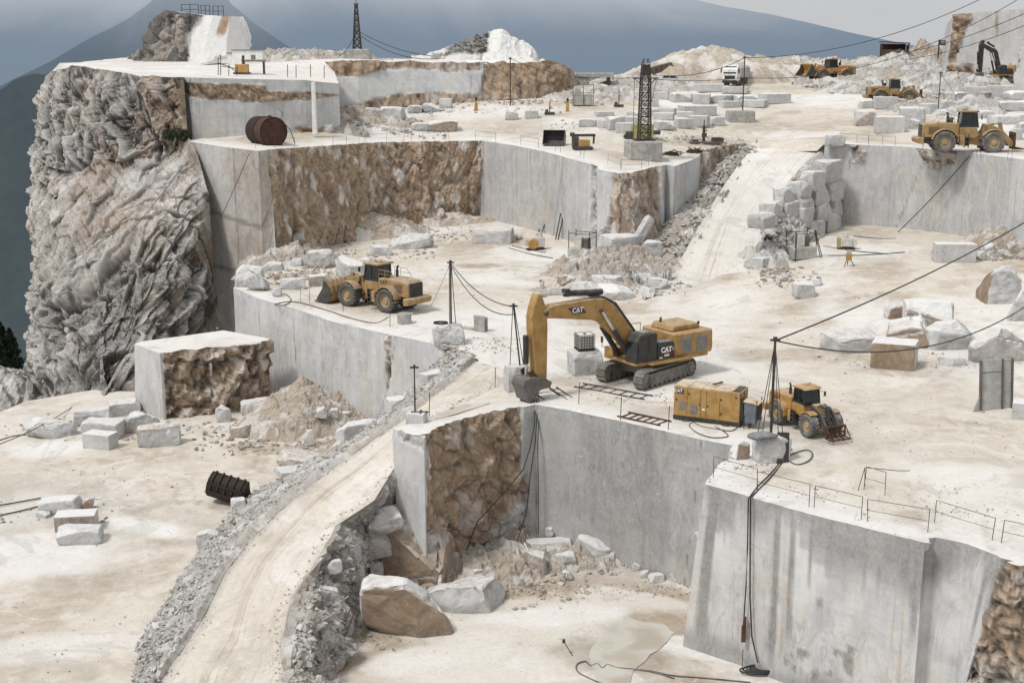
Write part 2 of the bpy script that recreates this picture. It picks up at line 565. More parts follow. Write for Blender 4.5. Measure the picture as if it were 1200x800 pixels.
    # fine speckle
    c = mixc(nt, mapr(nt, n3, 0.30, 0.75, 0.0, speck), c, mixc(nt, 1.0, c, (.62, .60, .58), 'MULTIPLY'))
    if topdust:
        g = nt.nodes.new('ShaderNodeNewGeometry')
        sx = nt.nodes.new('ShaderNodeSeparateXYZ'); nt.links.new(g.outputs['Normal'], sx.inputs[0])
        up = math_n(nt, 'MULTIPLY', mapr(nt, sx.outputs[2], 0.45, 0.9), mapr(nt, n2, 0.25, 0.6))
        c = mixc(nt, math_n(nt, 'MULTIPLY', up, topdust), c, white)
    nt.links.new(c, bs.inputs['Base Color'])
    bs.inputs['Roughness'].default_value = rough
    bs.inputs['Specular IOR Level'].default_value = 0.25
    if bump:
        bp = nt.nodes.new('ShaderNodeBump'); bp.inputs['Strength'].default_value = bump; bp.inputs['Distance'].default_value = 0.12
        h = math_n(nt, 'ADD', n3, math_n(nt, 'MULTIPLY', noise_n(nt, P, 17 * fine, 4, 0.6), 0.45))
        nt.links.new(h, bp.inputs['Height'])
        nt.links.new(bp.outputs[0], bs.inputs['Normal'])
    return m

M = {}
M['ground'] = stone('dusty_marble_ground', (.70, .655, .585), (.59, .535, .455), (.37, .305, .23), (.48, .41, .33), dark=(.25, .24, .22),
                    white=(.80, .79, .775), vein=0, scale=1.0, bump=0.35, tracks=True, fine=.7)
M['cut'] = stone('sawn_marble', (.60, .605, .605), (.475, .48, .485), (.30, .20, .125), (.44, .35, .265), streak=0.34, vein=0.12, bump=0.10, saw=True, speck=.10)
M['rock'] = stone('natural_marble_rock', (.37, .35, .315), (.205, .19, .168), (.25, .175, .12), (.36, .29, .225), dark=(.042, .038, .032), vein=0.25, scale=2.5, bump=0.7, topdust=0.35)
M['block'] = stone('marble_block', (.62, .62, .61), (.46, .46, .455), (.25, .175, .115), (.37, .295, .225), dark=(.16, .155, .15), vein=0.45, scale=2.0, bump=0.35, topdust=0.8, streak=0.15)
M['rubble'] = stone('marble_rubble', (.50, .485, .455), (.36, .345, .32), (.40, .32, .235), (.47, .40, .32), dark=(.13, .12, .11), vein=0.0, scale=3.0, bump=0.9, topdust=0.25)
M['scrub'] = stone('scrubby_dark_rock', (.20, .19, .165), (.10, .095, .08), (.15, .105, .075), (.2, .16, .13), dark=(.03, .034, .022), vein=0, scale=3.0, bump=1.0)

def simple(name, color, rough=0.6, metal=0.0, dust=0.0, dustcol=(.55, .50, .43), var=0.25, rust=0.0, spec=0.4, nscale=1.6):
    m, nt, bs = nodes(name)
    tc = nt.nodes.new('ShaderNodeNewGeometry')
    P = tc.outputs['Position']
    n = noise_n(nt, P, nscale, 7, 0.65, 0.3)
    n2 = noise_n(nt, P, nscale * 7, 5, 0.7)
    c = mixc(nt, mapr(nt, n, 0.3, 0.7), tuple(x * (1 - var) for x in color), tuple(min(1, x * (1 + var * .6)) for x in color))
    if rust:
        c = mixc(nt, math_n(nt, 'MULTIPLY', mapr(nt, n2, 0.50, 0.66), rust), c, (.16, .07, .035))
    if dust:
        sx = nt.nodes.new('ShaderNodeSeparateXYZ'); nt.links.new(tc.outputs['Normal'], sx.inputs[0])
        up = mapr(nt, sx.outputs[2], 0.2, 0.95, 0.25, 1.0)
        k = math_n(nt, 'MULTIPLY', math_n(nt, 'MULTIPLY', up, mapr(nt, math_n(nt, 'ADD', math_n(nt, 'MULTIPLY', n, .6), math_n(nt, 'MULTIPLY', n2, .4)), 0.28, 0.68)), dust)
        c = mixc(nt, k, c, dustcol)
    nt.links.new(c, bs.inputs['Base Color'])
    bs.inputs['Roughness'].default_value = rough; bs.inputs['Metallic'].default_value = metal
    bs.inputs['Specular IOR Level'].default_value = spec
    bp = nt.nodes.new('ShaderNodeBump'); bp.inputs['Strength'].default_value = 0.12; bp.inputs['Distance'].default_value = 0.02
    nt.links.new(n2, bp.inputs['Height']); nt.links.new(bp.outputs[0], bs.inputs['Normal'])
    return m

M['yellow'] = simple('dusty_yellow_paint', (.31, .185, .055), .6, dust=.75, rust=.18)
M['yellow_clean'] = simple('ochre_yellow_paint', (.36, .20, .042), .5, dust=.55, rust=.10)
M['orange'] = simple('orange_yellow_paint', (.42, .225, .045), .55, dust=.6, rust=.1)
M['gen_top'] = simple('dusty_roof_sheet', (.42, .30, .14), .7, dust=.95, dustcol=(.68, .63, .57))
M['black'] = simple('black_paint', (.018, .019, .021), .45, dust=.28)
M['dark_dusty'] = simple('dark_dusty_steel', (.035, .034, .034), .6, dust=.35)
M['steel'] = simple('grey_steel', (.12, .115, .11), .5, .3, dust=.3, rust=.4)
M['rust'] = simple('rusty_iron', (.085, .045, .028), .85, 0, rust=.8, var=.4)
M['rust_red'] = simple('rust_red_plate', (.065, .028, .02), .8, 0, rust=.5, var=.45)
M['tank_dark'] = simple('dark_brown_tank_iron', (.022, .015, .013), .75, 0, rust=.25)
M['tyre'] = simple('dusty_tyre_rubber', (.045, .044, .043), .9, dust=.75, dustcol=(.42, .40, .37))
M['tyre_white'] = simple('dust_caked_tyre', (.075, .074, .072), .9, dust=.9, dustcol=(.5, .49, .47))
M['rim'] = simple('tan_wheel_rim', (.33, .24, .14), .6, dust=.4)
M['track'] = simple('dusty_track_steel', (.16, .15, .135), .8, .1, dust=.6, dustcol=(.48, .45, .40))
M['glass'] = simple('dark_cab_glass', (.012, .017, .019), .12, 0, var=.2, spec=.6)
M['chrome'] = simple('bright_piston_rod', (.62, .62, .60), .25, .8)
M['white'] = simple('white_paint', (.72, .72, .71), .45, dust=.25)
M['white_letter'] = simple('white_lettering', (.82, .82, .78), .6)
M['red'] = simple('red_paint', (.32, .03, .02), .5)
M['greyblue'] = simple('slate_blue_paint', (.10, .125, .155), .55, dust=.45)
M['grille'] = simple('dark_grille_mesh', (.03, .03, .03), .6, dust=.25)
M['lou'] = simple('grey_louvre', (.20, .195, .185), .6, dust=.4)
M['cable'] = simple('black_cable', (.03, .03, .032), .6)
M['cable_dusty'] = simple('dusty_black_cable', (.06, .058, .056), .8, dust=.4)
M['iron'] = simple('dark_iron', (.055, .048, .042), .7, .2, rust=.45)
M['concrete'] = simple('weathered_concrete', (.36, .35, .33), .9, dust=.35, var=.35)
M['grey_box'] = simple('grey_steel_box', (.40, .40, .38), .7, dust=.35, rust=.12)
M['cream_box'] = simple('pale_machine_casing', (.55, .53, .47), .6, dust=.4)
M['greenish'] = simple('yellow_green_machine', (.33, .31, .12), .6, dust=.3)
M['plastic'] = simple('translucent_white_plastic', (.66, .67, .66), .5, var=.12)
M['wood'] = simple('old_grey_boards', (.10, .085, .07), .9, dust=.2, var=.4)
M['tarp'] = simple('blue_grey_tarpaulin', (.13, .14, .165), .7, dust=.4)
M['car'] = simple('silver_white_car_paint', (.60, .60, .59), .35, dust=.3)
M['plaster'] = simple('chalk_white_plaster', (.76, .75, .72), .9, var=.12)

def water_mat():
    m, nt, bs = nodes('milky_puddle_water')
    P = pos_n(nt)
    n = noise_n(nt, P, 0.35, 4, .5, .4)
    c = mixc(nt, mapr(nt, n, .4, .62), (.56, .54, .475), (.44, .395, .325))
    nt.links.new(c, bs.inputs['Base Color']); bs.inputs['Roughness'].default_value = 0.06
    bs.inputs['Specular IOR Level'].default_value = 0.5
    return m
M['water'] = water_mat()

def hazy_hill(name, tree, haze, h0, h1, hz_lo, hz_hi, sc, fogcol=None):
    """distant wooded slope with haze painted in as a glowing tint; amount of haze rises with altitude (world z)"""
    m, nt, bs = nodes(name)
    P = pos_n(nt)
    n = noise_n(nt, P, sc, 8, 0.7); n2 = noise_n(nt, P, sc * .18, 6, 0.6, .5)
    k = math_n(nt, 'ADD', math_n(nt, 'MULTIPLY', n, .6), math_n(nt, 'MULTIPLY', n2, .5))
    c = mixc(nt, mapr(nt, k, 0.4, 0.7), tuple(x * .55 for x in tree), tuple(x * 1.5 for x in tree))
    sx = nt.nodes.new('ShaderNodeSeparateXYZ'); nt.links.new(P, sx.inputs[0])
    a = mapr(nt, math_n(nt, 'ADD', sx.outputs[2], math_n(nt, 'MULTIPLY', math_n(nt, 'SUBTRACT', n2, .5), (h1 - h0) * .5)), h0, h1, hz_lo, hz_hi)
    em = nt.nodes.new('ShaderNodeEmission')  # emission paints the haze into the slope's own surface
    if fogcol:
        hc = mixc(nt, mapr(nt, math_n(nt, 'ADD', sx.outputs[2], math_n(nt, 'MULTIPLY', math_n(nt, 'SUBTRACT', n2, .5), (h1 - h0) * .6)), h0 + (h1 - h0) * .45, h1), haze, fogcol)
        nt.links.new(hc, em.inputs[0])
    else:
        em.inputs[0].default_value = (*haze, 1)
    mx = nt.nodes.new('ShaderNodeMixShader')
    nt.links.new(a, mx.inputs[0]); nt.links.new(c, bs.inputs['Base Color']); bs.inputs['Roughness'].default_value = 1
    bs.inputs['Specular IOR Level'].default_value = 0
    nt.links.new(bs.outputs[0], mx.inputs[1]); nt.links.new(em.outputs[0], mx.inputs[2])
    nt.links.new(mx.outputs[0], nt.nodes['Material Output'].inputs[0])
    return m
# ------------------------------------------------------------------ terrain: shared surface functions
def broken(P, f, amp, seed, an=(1, 1, 1), ra=None):
    """fractured-rock relief in metres plus crack mask"""
    q = P
    if ra: q = rotax(q, ra[0], ra[1])
    q = q * np.array(an)
    q = q + 0.09 / f * np.stack([fbm(P, f * 1.3, 3, seed + 40), fbm(P, f * 1.3, 3, seed + 41), fbm(P, f * 1.3, 3, seed + 42)], 1)
    a, e1, c1 = facet(q, f, seed, 1.5)
    b, e2, c2 = facet(q, f * 2.3, seed + 11, 1.6)
    c, e3, c3 = facet(q, f * 5.5, seed + 23, 1.6)
    st = strata(P, (.75 if seed % 2 else -.7, .25, .6), .30 / f, seed + 60, 2.6)
    st2 = strata(P, (.9, .2, -.35), .13 / f, seed + 61, 3.0)
    d = amp * (0.8 * a + 0.25 * b + 0.10 * c + .55 * st + .26 * st2) + amp * 0.4 * fbm(P, f * .5, 3, seed + 5)
    crack = np.maximum(1 - sstep(0.0, 0.16, e1), 0.7 * (1 - sstep(0.0, 0.18, e2)))
    crack = np.maximum(crack, 0.35 * (1 - sstep(0, .2, e3)))
    return d, np.clip(crack, 0, 1), c1, c2

def sawn_disp(P, S, T):
    """sawn face: faint benches and waviness"""
    st = vnoise(P * [1, 1, 0], 0.45, 3)
    return 0.10 * fbm(P, .12, 3, 2) + 0.05 * np.round(st * 3) / 3 + 0.015 * fbm(P, 1.5, 3, 8)

def face(rough, ramp=0.9, f=0.45, seed=1, inset=0.35, topchip=0.12, an=(1, 1, 1), ra=None, cracks=0.9, dark=0.0, brown=1.0,
         seams=()):
    """make disp + colour functions of a cut face; rough(P,S,T)->0..1 is where the stone broke away"""
    def disp(P, S, T):
        m = rough(P, S, T) if rough else np.zeros(len(P))
        d = sawn_disp(P, S, T)
        b, cr, c1, c2 = broken(P, f, ramp, seed, an, ra)
        mm = sstep(.25, .75, m + .35 * fbm(P, .5, 4, seed + 3) * (m > .02))
        d = d * (1 - mm) + mm * (b - inset)
        chip = np.clip(fbm(P, 1.1, 4, seed + 7), 0, 1)
        d = d - topchip * chip * (1 - sstep(0, .12, T)) * 4 * topchip / .12 * .3
        return d, (mm, cr, c1, c2)
    def col(P, S, T, D, aux):
        mm, cr, c1, c2 = aux
        C = np.zeros((len(P), 4))
        br = brown if not callable(brown) else brown(P, S, T)
        C[:, 0] = np.clip(mm * br * (1.12 + .25 * (c1 - .5) + .45 * fbm(P, .35, 4, seed + 9)), 0, 1)
        C[:, 1] = np.clip(mm * cr * cracks + (dark(P, S, T) if callable(dark) else dark), 0, .95)
        C[:, 2] = np.clip(mm * (.25 * (c2 > .94) + .55 * sstep(.02, .0, np.abs(vnoise(rotax(P, 'Y', .7) * [1, 1, .5], .5, seed + 71)) - .0) * (fbm(P, .3, 2, seed) > -.1)), 0, 1)
        for s0, w, k in seams:
            C[:, 1] = np.maximum(C[:, 1], (.7 * (1 - sstep(0, w, np.abs(S - s0 - k * (T - .5) - .03 * fbm(P, .7, 3, 77))))) * (.55 + .45 * sstep(-.2, .2, vnoise(P, .4, 31))))
        return C
    return disp, col

def band(a0, a1, s=.08):
    return lambda P, S, T: sstep(a0 - s, a0 + s, S) * (1 - sstep(a1 - s, a1 + s, S))

# ------------------------------------------------------------------ quarry faces
# 1. bench below the big wheel loader
t1 = [Z(301, 311, 0), Z(273, 337, 0), Z(302, 349, 0), Z(337, 359, 0), Z(390, 377, 0), Z(452, 391, 0), Z(500, 401, 0), Z(519, 405, 0)]
t1 += [Z(533, 408, 0), Z(556, 424, 0)]
b1 = [p + np.array([0, 0, -9.3]) for p in t1]
b1[8] = t1[8] + np.array([0, .2, -3.]); b1[9] = t1[9] + np.array([0, 0, -.6])
d_, c_ = face(lambda P, S, T: np.maximum(sstep(6.9, 7.3, S), .9 * sstep(.12, 0., np.abs(S - 5.04 + .12 * (T - .3))) * sstep(.75, .3, T)),
              ramp=.8, f=.6, seed=3, brown=.45, seams=((2.02, .02, 0), (3.15, .012, .05), (5.0, .022, -.5), (3.75, .012, 0.03)))
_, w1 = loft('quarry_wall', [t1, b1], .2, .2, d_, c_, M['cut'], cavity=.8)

# 2. pit wall under the excavator, white cheek on the left, brown break in the middle
t2 = [Z(515, 486, -.9), Z(490, 492, -.4), Z(458, 503, 0), Z(497, 513, 0), Z(546, 491, 0), Z(578, 484, 0), Z(611, 478, 0), Z(627, 474, 0), Z(668, 481, 0), Z(720, 492, 0),
      Z(770, 503, 0), Z(815, 513, 0), Z(858, 522, 0)]
b2 = [p * [1, 1, 0] + [0, 0, -10] for p in t2]
b2[2] += [.5, -.2, 0]
def r2(P, S, T):
    m = sstep(3.02, 3.12, S) * (1 - sstep(6.0, 6.25, S + .25 * T))
    m2 = sstep(.35, .6, T) * sstep(3.05, 3.2, S) * (1 - sstep(6.5, 6.9, S))
    top = sstep(2.05, 2.3, S) * (1 - sstep(2.9, 3.0, S)) * sstep(.09, .02, T - .05 * (S - 2)) * .8
    return np.maximum(np.maximum(m, m2), top)
d_, c_ = face(r2, ramp=.62, f=.55, seed=8, inset=.45, an=(1, 1, .45), ra=('Y', .5), cracks=.55,
              brown=lambda P, S, T: np.clip(1.15 - .55 * sstep(5.0, 5.8, S) - .55 * sstep(.55, .8, T) * sstep(3.8, 4.6, S), .2, 1.2) * (S > 2.98) + .3 * (S <= 2.98),
              dark=lambda P, S, T: .20 * sstep(6.2, 6.6, S) * sstep(.5, -.3, vnoise(P * [1, 1, .1], .35, 4)) + .20 * (S > 6.2),
              seams=((7.05, .02, 0), (11.0, .02, -.35), (8.2, .01, .2)))
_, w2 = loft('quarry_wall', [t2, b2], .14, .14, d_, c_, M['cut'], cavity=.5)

# 3. tall front wall at the lower right
t3 = [Z(858, 522, 0), Z(848, 536, 0), Z(838, 549, 0), Z(826, 567, 0), Z(880, 582, 0), Z(933, 598, 0), Z(1000, 615, 0), Z(1084, 636, 0), Z(1089, 631, 0), Z(1097, 630, 0), Z(1133, 637, 0), Z(1170, 651, 0),
      Z(1183, 662, 0), Z(1225, 668, 0), Z(1330, 700, 0)]
b3 = []
for i, p in enumerate(t3):
    off = [0, 0, -10]
    if i < 4: off = [-.9, .3, -10]
    if i >= 11: off = [-1.9, -.4, -10]
    if i >= 12: off = [-1.4, 1.2, -10]
    if i >= 13: off = [-.6, 0, -10]
    b3.append(p + off)
def r3(P, S, T):
    return np.maximum(np.maximum(sstep(11.15, 11.4, S), .55 * sstep(.2, .6, S) * (1 - sstep(2.2, 2.9, S)) * sstep(.9, .1, T)), .75 * sstep(.55, .25, np.abs(S - 7.5)) * sstep(.12, .02, T))
def dk3(P, S, T):
    wet = sstep(.30, .06, T - .16 * np.round(2.5 * vnoise(P * [1, 1, 0], .55, 21)) / 2.5 + .05 * vnoise(P, 1.2, 5))
    st = np.zeros(len(P))
    for s0, w, ln in ((4.62, .13, 1.0), (4.95, .10, .8), (6.9, .1, .6), (3.25, .2, 1.0), (5.3, .06, .45), (10.8, .16, .5), (6.2, .05, .4)):
        st = np.maximum(st, sstep(w * .5 + .02, w * .5 - .01, np.abs(S - s0 + .03 * vnoise(P, .5, 9))) * sstep(ln, ln - .2, T))
    bot = sstep(.78, .9, T + .06 * vnoise(P, .6, 2))
    return np.clip(.50 * np.maximum(np.maximum(wet * .9, st), .8 * bot), 0, .6) * (S > 2.6) * (S < 11.9)
d_, c_ = face(r3, ramp=.8, f=.55, seed=15, inset=.4, dark=dk3, brown=lambda P, S, T: .9 * sstep(10, 11, S) * (1 - .6 * sstep(.25, .6, T)) + .15,
              seams=((5.25, .012, 0.0),))
c3_ = c_
def c3(P, S, T, D, aux):
    C = c3_(P, S, T, D, aux)
    pat = sstep(-.05, .25, fbm(P, .22, 4, 61)) * (S > 3.2) * (S < 11.6)
    C[:, 2] = np.maximum(C[:, 2], .55 * pat * (C[:, 1] < .1))
    ch = sstep(.36, .46, fbm(P * [1, 1, .45] , 1.6, 3, 91)) * sstep(.3, .5, T) * (S > 4.5) * (S < 8)
    C[:, 1] = np.maximum(C[:, 1], .55 * ch * (fbm(P, .25, 2, 3) > .05))
    return C
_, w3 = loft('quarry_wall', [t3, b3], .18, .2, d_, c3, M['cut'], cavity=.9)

# 4. middle terrace: sawn return at the left, long brown face, grey sawn face, broken buttress by the road
t4 = [Y(216, 163, 153), Y(222, 166, 149.6), Y(262, 172, 142.7), Y(303, 177, 139), Y(318, 175, 140.5), Y(360, 172, 146.8), Y(450, 166, 160), Y(520, 165, 164.5), Y(565, 165, 166),
      Y(600, 170, 159), Y(640, 178, 152), Y(690, 192, 142.7), Y(703, 199, 139.8), Y(724, 203, 136.9), Y(746, 201, 137.8), Y(768, 196, 142), Y(781, 193, 145),
      Y(791, 195, 143.5), Y(812, 187, 150), Y(840, 173, 159.5), Y(876, 168, 164)]
zb = [-10, -10, -10, -10, -.5, -.4, 0, .4, .5, .5, .2, -.2, -.2, -.2, -.2, 0, 1.0, 1.5, 4, 7, 9.8]
b4 = [np.array([p[0], p[1], z]) for p, z in zip(t4, zb)]
# broken faces batter outwards at the foot
for i, o in ((4, (.3, -1.5)), (5, (.8, -2.5)), (6, (.8, -3.0)), (7, (.3, -3.0)), (13, (-.5, -2.5)), (14, (0, -3.5)), (15, (1, -2))):
    b4[i] = b4[i] + [o[0], o[1], 0]
def r4(P, S, T):
    a = sstep(3.75, 4.1, S - .35 * (T - .4)) * (1 - sstep(7.93, 8.03, S))
    b = sstep(12.25, 12.7, S - .5 * (.5 - T)) * (1 - sstep(15.3, 15.7, S))
    c = sstep(18.15, 18.5, S)
    d = .8 * sstep(.4, .2, np.abs(S - 11.35 - .15 * T))
    e = .55 * (1 - sstep(.9, 1.3, S))
    return np.maximum.reduce([a, b, c, d, e])
d_, c_ = face(r4, ramp=.66, f=.42, seed=27, inset=.5, an=(1, 1, .42), ra=('Y', -.3), cracks=.5,
              brown=lambda P, S, T: np.where(S < 9, 1.05, np.where(S < 12, .1, .62)),
              dark=lambda P, S, T: .10 * ((S > 8) & (S < 11)) + .5 * sstep(.16, .05, np.abs(S - 1.05 + .2 * (T - .3))) + .12 * (S < 3.9) * sstep(.1, .5, vnoise(P * [1, 1, .08], .5, 4)),
              seams=((3.0, .04, 0), (8.03, .02, 0), (9.6, .015, .12), (10.3, .02, -.25), (2.3, .03, 0.02), (17, .05, 0)))
c4_ = c_
def c4(P, S, T, D, aux):
    C = c4_(P, S, T, D, aux)
    lc = (S < 3.9)                                    # yellowish weathered return with two saw benches
    C[:, 0] = np.maximum(C[:, 0], lc * (.42 + .15 * vnoise(P, .2, 6))); C[:, 1] = np.maximum(C[:, 1], .10 * lc)
    ln = np.maximum(sstep(.016, .006, np.abs(T - .35 - .03 * (S - 2))), sstep(.014, .006, np.abs(T - .62)))
    C[:, 1] = np.maximum(C[:, 1], .55 * ln * lc)
    vein = sstep(.55, .8, np.abs(vnoise(rotax(P, 'Y', -.5) * [1, 1, .25], 1.1, 5))) * (S > 4) * (S < 8.1)
    C[:, 2] = np.maximum(C[:, 2], .55 * vein * (fbm(P, .3, 2, 8) > -.2))
    return C
_, w4 = loft('quarry_wall', [t4, b4], .17, .17, d_, c4, M['cut'], cavity=.45)

# 5. right-hand sawn wall below the yellow loader
t5 = [Y(966, 168, 153.5), Y(972, 168, 150.5), Y(1012, 170, 148.6), Y(1060, 172, 146), Y(1130, 178, 140), Y(1200, 187, 131), Y(1330, 205, 121)]
b5 = [np.array([p[0], p[1], 1.6]) for p in t5]
d_, c_ = face(lambda P, S, T: sstep(.42, .02, T) * sstep(1.35, 1.8, S) * (1 - sstep(3.8, 4.4, S)) * .8 * (fbm(P, .4, 2, 4) > -.05),
              ramp=.5, f=.6, seed=41, inset=.12, brown=.55, dark=.04,
              seams=((1.55, .025, -.25), (3.15, .03, -.55), (2.5, .012, 0)))
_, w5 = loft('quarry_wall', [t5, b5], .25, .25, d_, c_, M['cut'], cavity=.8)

# 6. upper terrace (behind the tank) and the long far face
t6 = [Y(213, 90, 156), Y(222, 91, 153), Y(262, 92, 154), Y(300, 93, 155), Y(357, 94, 157), Y(374, 96, 158), Y(397, 98, 160), Y(392, 84, 182), Y(380, 72, 186)]
b6 = [np.array([p[0], p[1], 11.6]) for p in t6]
b6[0][2] = 11.4
for i in (7, 8): b6[i][2] = 13.6
d_, c_ = face(lambda P, S, T: np.maximum(sstep(.34, .22, T + .1 * vnoise(P, .2, 3)) * sstep(.06, .12, T - .05 * (S > 3.2) * 2) * (S < 6.2), .7 * sstep(.62, .8, T) * sstep(3.2, 4., S)),
              ramp=.5, f=.5, seed=52, inset=.15, brown=1.0, seams=((1.0, .03, 0),))
_, w6 = loft('quarry_wall', [t6, b6], .25, .25, d_, c_, M['cut'])

t7 = [Y(376, 72, 186), Y(420, 71, 188), Y(482, 71, 193), Y(525, 72, 196), Y(566, 72, 199), Y(600, 73, 200), Y(640, 74, 201), Y(664, 76, 203), Y(672, 84, 210), Y(668, 92, 222)]
b7 = [Y(376, 131, 184), Y(420, 128, 185), Y(482, 124, 190), Y(525, 121, 192), Y(566, 119, 195), Y(600, 117, 197), Y(640, 115, 199), Y(664, 113, 202), Y(690, 109, 209), Y(690, 107, 221)]
def r7(P, S, T):
    n = vnoise(P, .09, 3)
    return np.maximum(sstep(4.0, 4.15, S + .2 * T), np.maximum(sstep(.42, .25, T + .35 * n) * (S < 4), .8 * sstep(.75, .9, T + .2 * n)))
d_, c_ = face(r7, ramp=.9, f=.28, seed=63, inset=.3, an=(1, 1, .6), brown=lambda P, S, T: .65 + .2 * vnoise(P, .1, 9),
              cracks=.6, seams=((3.65, .04, 0.05), (4.0, .03, 0), (5.1, .03, .1)))
_, w7 = loft('quarry_wall', [t7, b7], .35, .35, d_, c_, M['cut'])

# ------------------------------------------------------------------ the craggy natural cliff at the left
row0 = [Y(58, 84, 210), Y(66, 80, 190), Y(84, 76, 172), Y(112, 80, 165), Y(160, 87, 158), Y(192, 89, 155), Y(217, 91, 153.5)]
row1 = [Y(34, 140, 200), Y(40, 140, 182), Y(62, 142, 168), Y(105, 140, 161), Y(152, 135, 155), Y(190, 130, 153.5), Y(219, 128, 153)]
row2 = [Y(36, 225, 190), Y(46, 224, 172), Y(60, 210, 162), Y(103, 198, 157), Y(150, 190, 153.5), Y(188, 172, 152), Y(221, 160, 151.5)]
row3 = [Y(36, 260, 180), Y(48, 258, 158), Y(58, 250, 151), Y(105, 236, 149), Y(155, 222, 147), Y(200, 200, 147), Y(232, 180, 147.5)]
row4 = [Y(40, 330, 170), Y(54, 325, 143), Y(78, 318, 138), Y(110, 300, 137), Y(160, 285, 136), Y(205, 255, 139), Y(243, 225, 143)]
row5 = [Y(42, 400, 160), Y(56, 390, 130), Y(82, 380, 125), Y(112, 372, 123), Y(165, 350, 125), Y(212, 330, 131), Y(248, 330, 140.5)]
row6 = [Y(40, 480, 150), Y(52, 470, 122), Y(84, 468, 115), Y(120, 462, 114), Y(172, 452, 118), Y(222, 430, 127), Y(262, 400, 138)]
row7 = [p + np.array([0, -.5, -3.0]) for p in row6]
def cliff_disp(P, S, T):
    tt = T * 7
    d, cr, c1, c2 = broken(P, .15, 1.75, 71, (1, 1, .42), ('Y', .62))
    d2, cr2, e1, e2 = broken(P, .40, .85, 75, (1, 1, .36), ('Y', .75))
    slope = sstep(1.9, 2.3, tt) * (1 - sstep(3.6, 4.2, tt))
    nb = (.58, .25, -.78)
    b1 = strata(P, nb, 2.1, 301, 3.0); b2 = strata(P, nb, .75, 302, 3.4)
    v1 = strata(P, (.93, .2, .3), 2.3, 303, 2.6); v2 = strata(P, (.93, .2, .3), .8, 304, 3.0)
    up = 1 - sstep(1.6, 2.1, tt)
    lay = (1 - up) * (1.5 * b1 + .75 * b2) + up * (1.6 * v1 + .75 * v2 + .4 * b2)
    g = 1.3 * sstep(.12, .0, np.abs(vnoise(rotax(P, 'Y', .55) * [1, 1, .22], .16, 44))) * (1 - .7 * slope)   # deep clefts
    d = .7 * d * (1 - .6 * slope) + .40 * d2 + lay * (1 - .25 * slope) - .55 * fbm(P, .09, 3, 7) * (1 - slope) - g
    edge = sstep(0, .45, tt)
    d = d * (.25 + .75 * edge) - .4
    e6 = sstep(6.0, 5.35, S); d = d * e6 + .25 * (1 - e6)
    under = sstep(5.6, 6.0, tt) * (1 - sstep(2.4, 2.9, S))
    d = d * (1 - .85 * under) - .9 * sstep(5.5, 5.8, tt) * (1 - sstep(2.6, 3.1, S))
    return d, (np.maximum(cr * .5, .35 * cr2), c1, c2, slope, under, d, (g, lay))
def cliff_col(P, S, T, D, aux):
    cr, c1, c2, slope, under, d, (g, lay) = aux
    tt = T * 7
    ll = sstep(.0, -.75, lay)
    C = np.zeros((len(P), 4))
    warm = sstep(4.1, 4.5, S) * (1 - sstep(1.9, 2.2, tt))
    C[:, 0] = np.clip(.22 + .22 * (c1 > .72) + .40 * fbm(P, .12, 4, 5) + warm * (.75 + .4 * fbm(P * [1, 1, .2], .6, 3, 2)) + .45 * slope * sstep(-.05, .2, fbm(P, .1, 3, 18)) + .30 * under
                      + .5 * sstep(1.3, 2., tt) * (1 - sstep(2., 2.3, tt)) * (fbm(P, .2, 3, 3) > 0), 0, 1)
    low = sstep(-.3, -2.0, d + .8 * fbm(P, .3, 3, 6))
    st = sstep(.02, .32, fbm(P * [1, 1, .22], .42, 5, 33)) * (1 - .75 * slope) * (1 - .6 * warm)
    st2 = sstep(.18, .4, fbm(P * [1, 1, .12], .9, 3, 35)) * under
    C[:, 0] = np.clip(C[:, 0] + .35 * ll * (fbm(P, .2, 3, 81) > -.1), 0, 1)
    C[:, 1] = np.clip(.42 * ll + cr * .6 + .6 * low + (.62 + .25 * sstep(4.2, 5, tt)) * st + .4 * st2 + .5 * g + .12 * sstep(4.0, 4.6, tt) + .55 * sstep(4.7, 5.3, S) * sstep(2.2, 3.0, tt) * sstep(-.1, .25, fbm(P * [1, 1, .3], .35, 4, 39)), 0, .95) * (1 - .35 * slope)
    C[:, 2] = np.clip(.20 * slope * (fbm(P, .5, 3, 12) > 0) + .25 * (c2 > .9) * (1 - warm), 0, .8) * (1 - ll)
    return C
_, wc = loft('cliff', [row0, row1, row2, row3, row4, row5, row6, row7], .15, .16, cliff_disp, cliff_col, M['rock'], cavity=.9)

# ------------------------------------------------------------------ ground colour functions
def ground_col(P, dirt=.35, wet=.0, white=.25, seed=0):
    C = np.zeros((len(P), 4))
    Q = P * [1, 1, 0]
    n = fbm(Q + 3.0 * np.stack([fbm(Q, .08, 3, 31), fbm(Q, .08, 3, 32), 0 * Q[:, 0]], 1), .075, 5, seed + 50)
    n2 = fbm(rotz(Q, .5) * [1, .25, 0], .22, 4, seed + 60)
    C[:, 0] = np.clip(sstep(.0, .45, n + .4 * n2) * dirt * 1.7, 0, 1)
    C[:, 2] = np.clip(sstep(.05, .4, -n + .25 * n2) * white * 1.6, 0, 1)
    C[:, 1] = wet
    return C

def near_poly(P, pts, w):
    """distance falloff to a polyline in plan"""
    d = np.full(len(P), 1e9)
    for a, b in zip(pts[:-1], pts[1:]):
        a2, b2 = a[:2], b[:2]
        ab = b2 - a2
        t = np.clip(((P[:, :2] - a2) @ ab) / (ab @ ab + 1e-9), 0, 1)
        d = np.minimum(d, np.linalg.norm(P[:, :2] - a2 - t[:, None] * ab, axis=1))
    return 1 - sstep(0, w, d + .25 * w * fbm(P, .35, 3, 4))

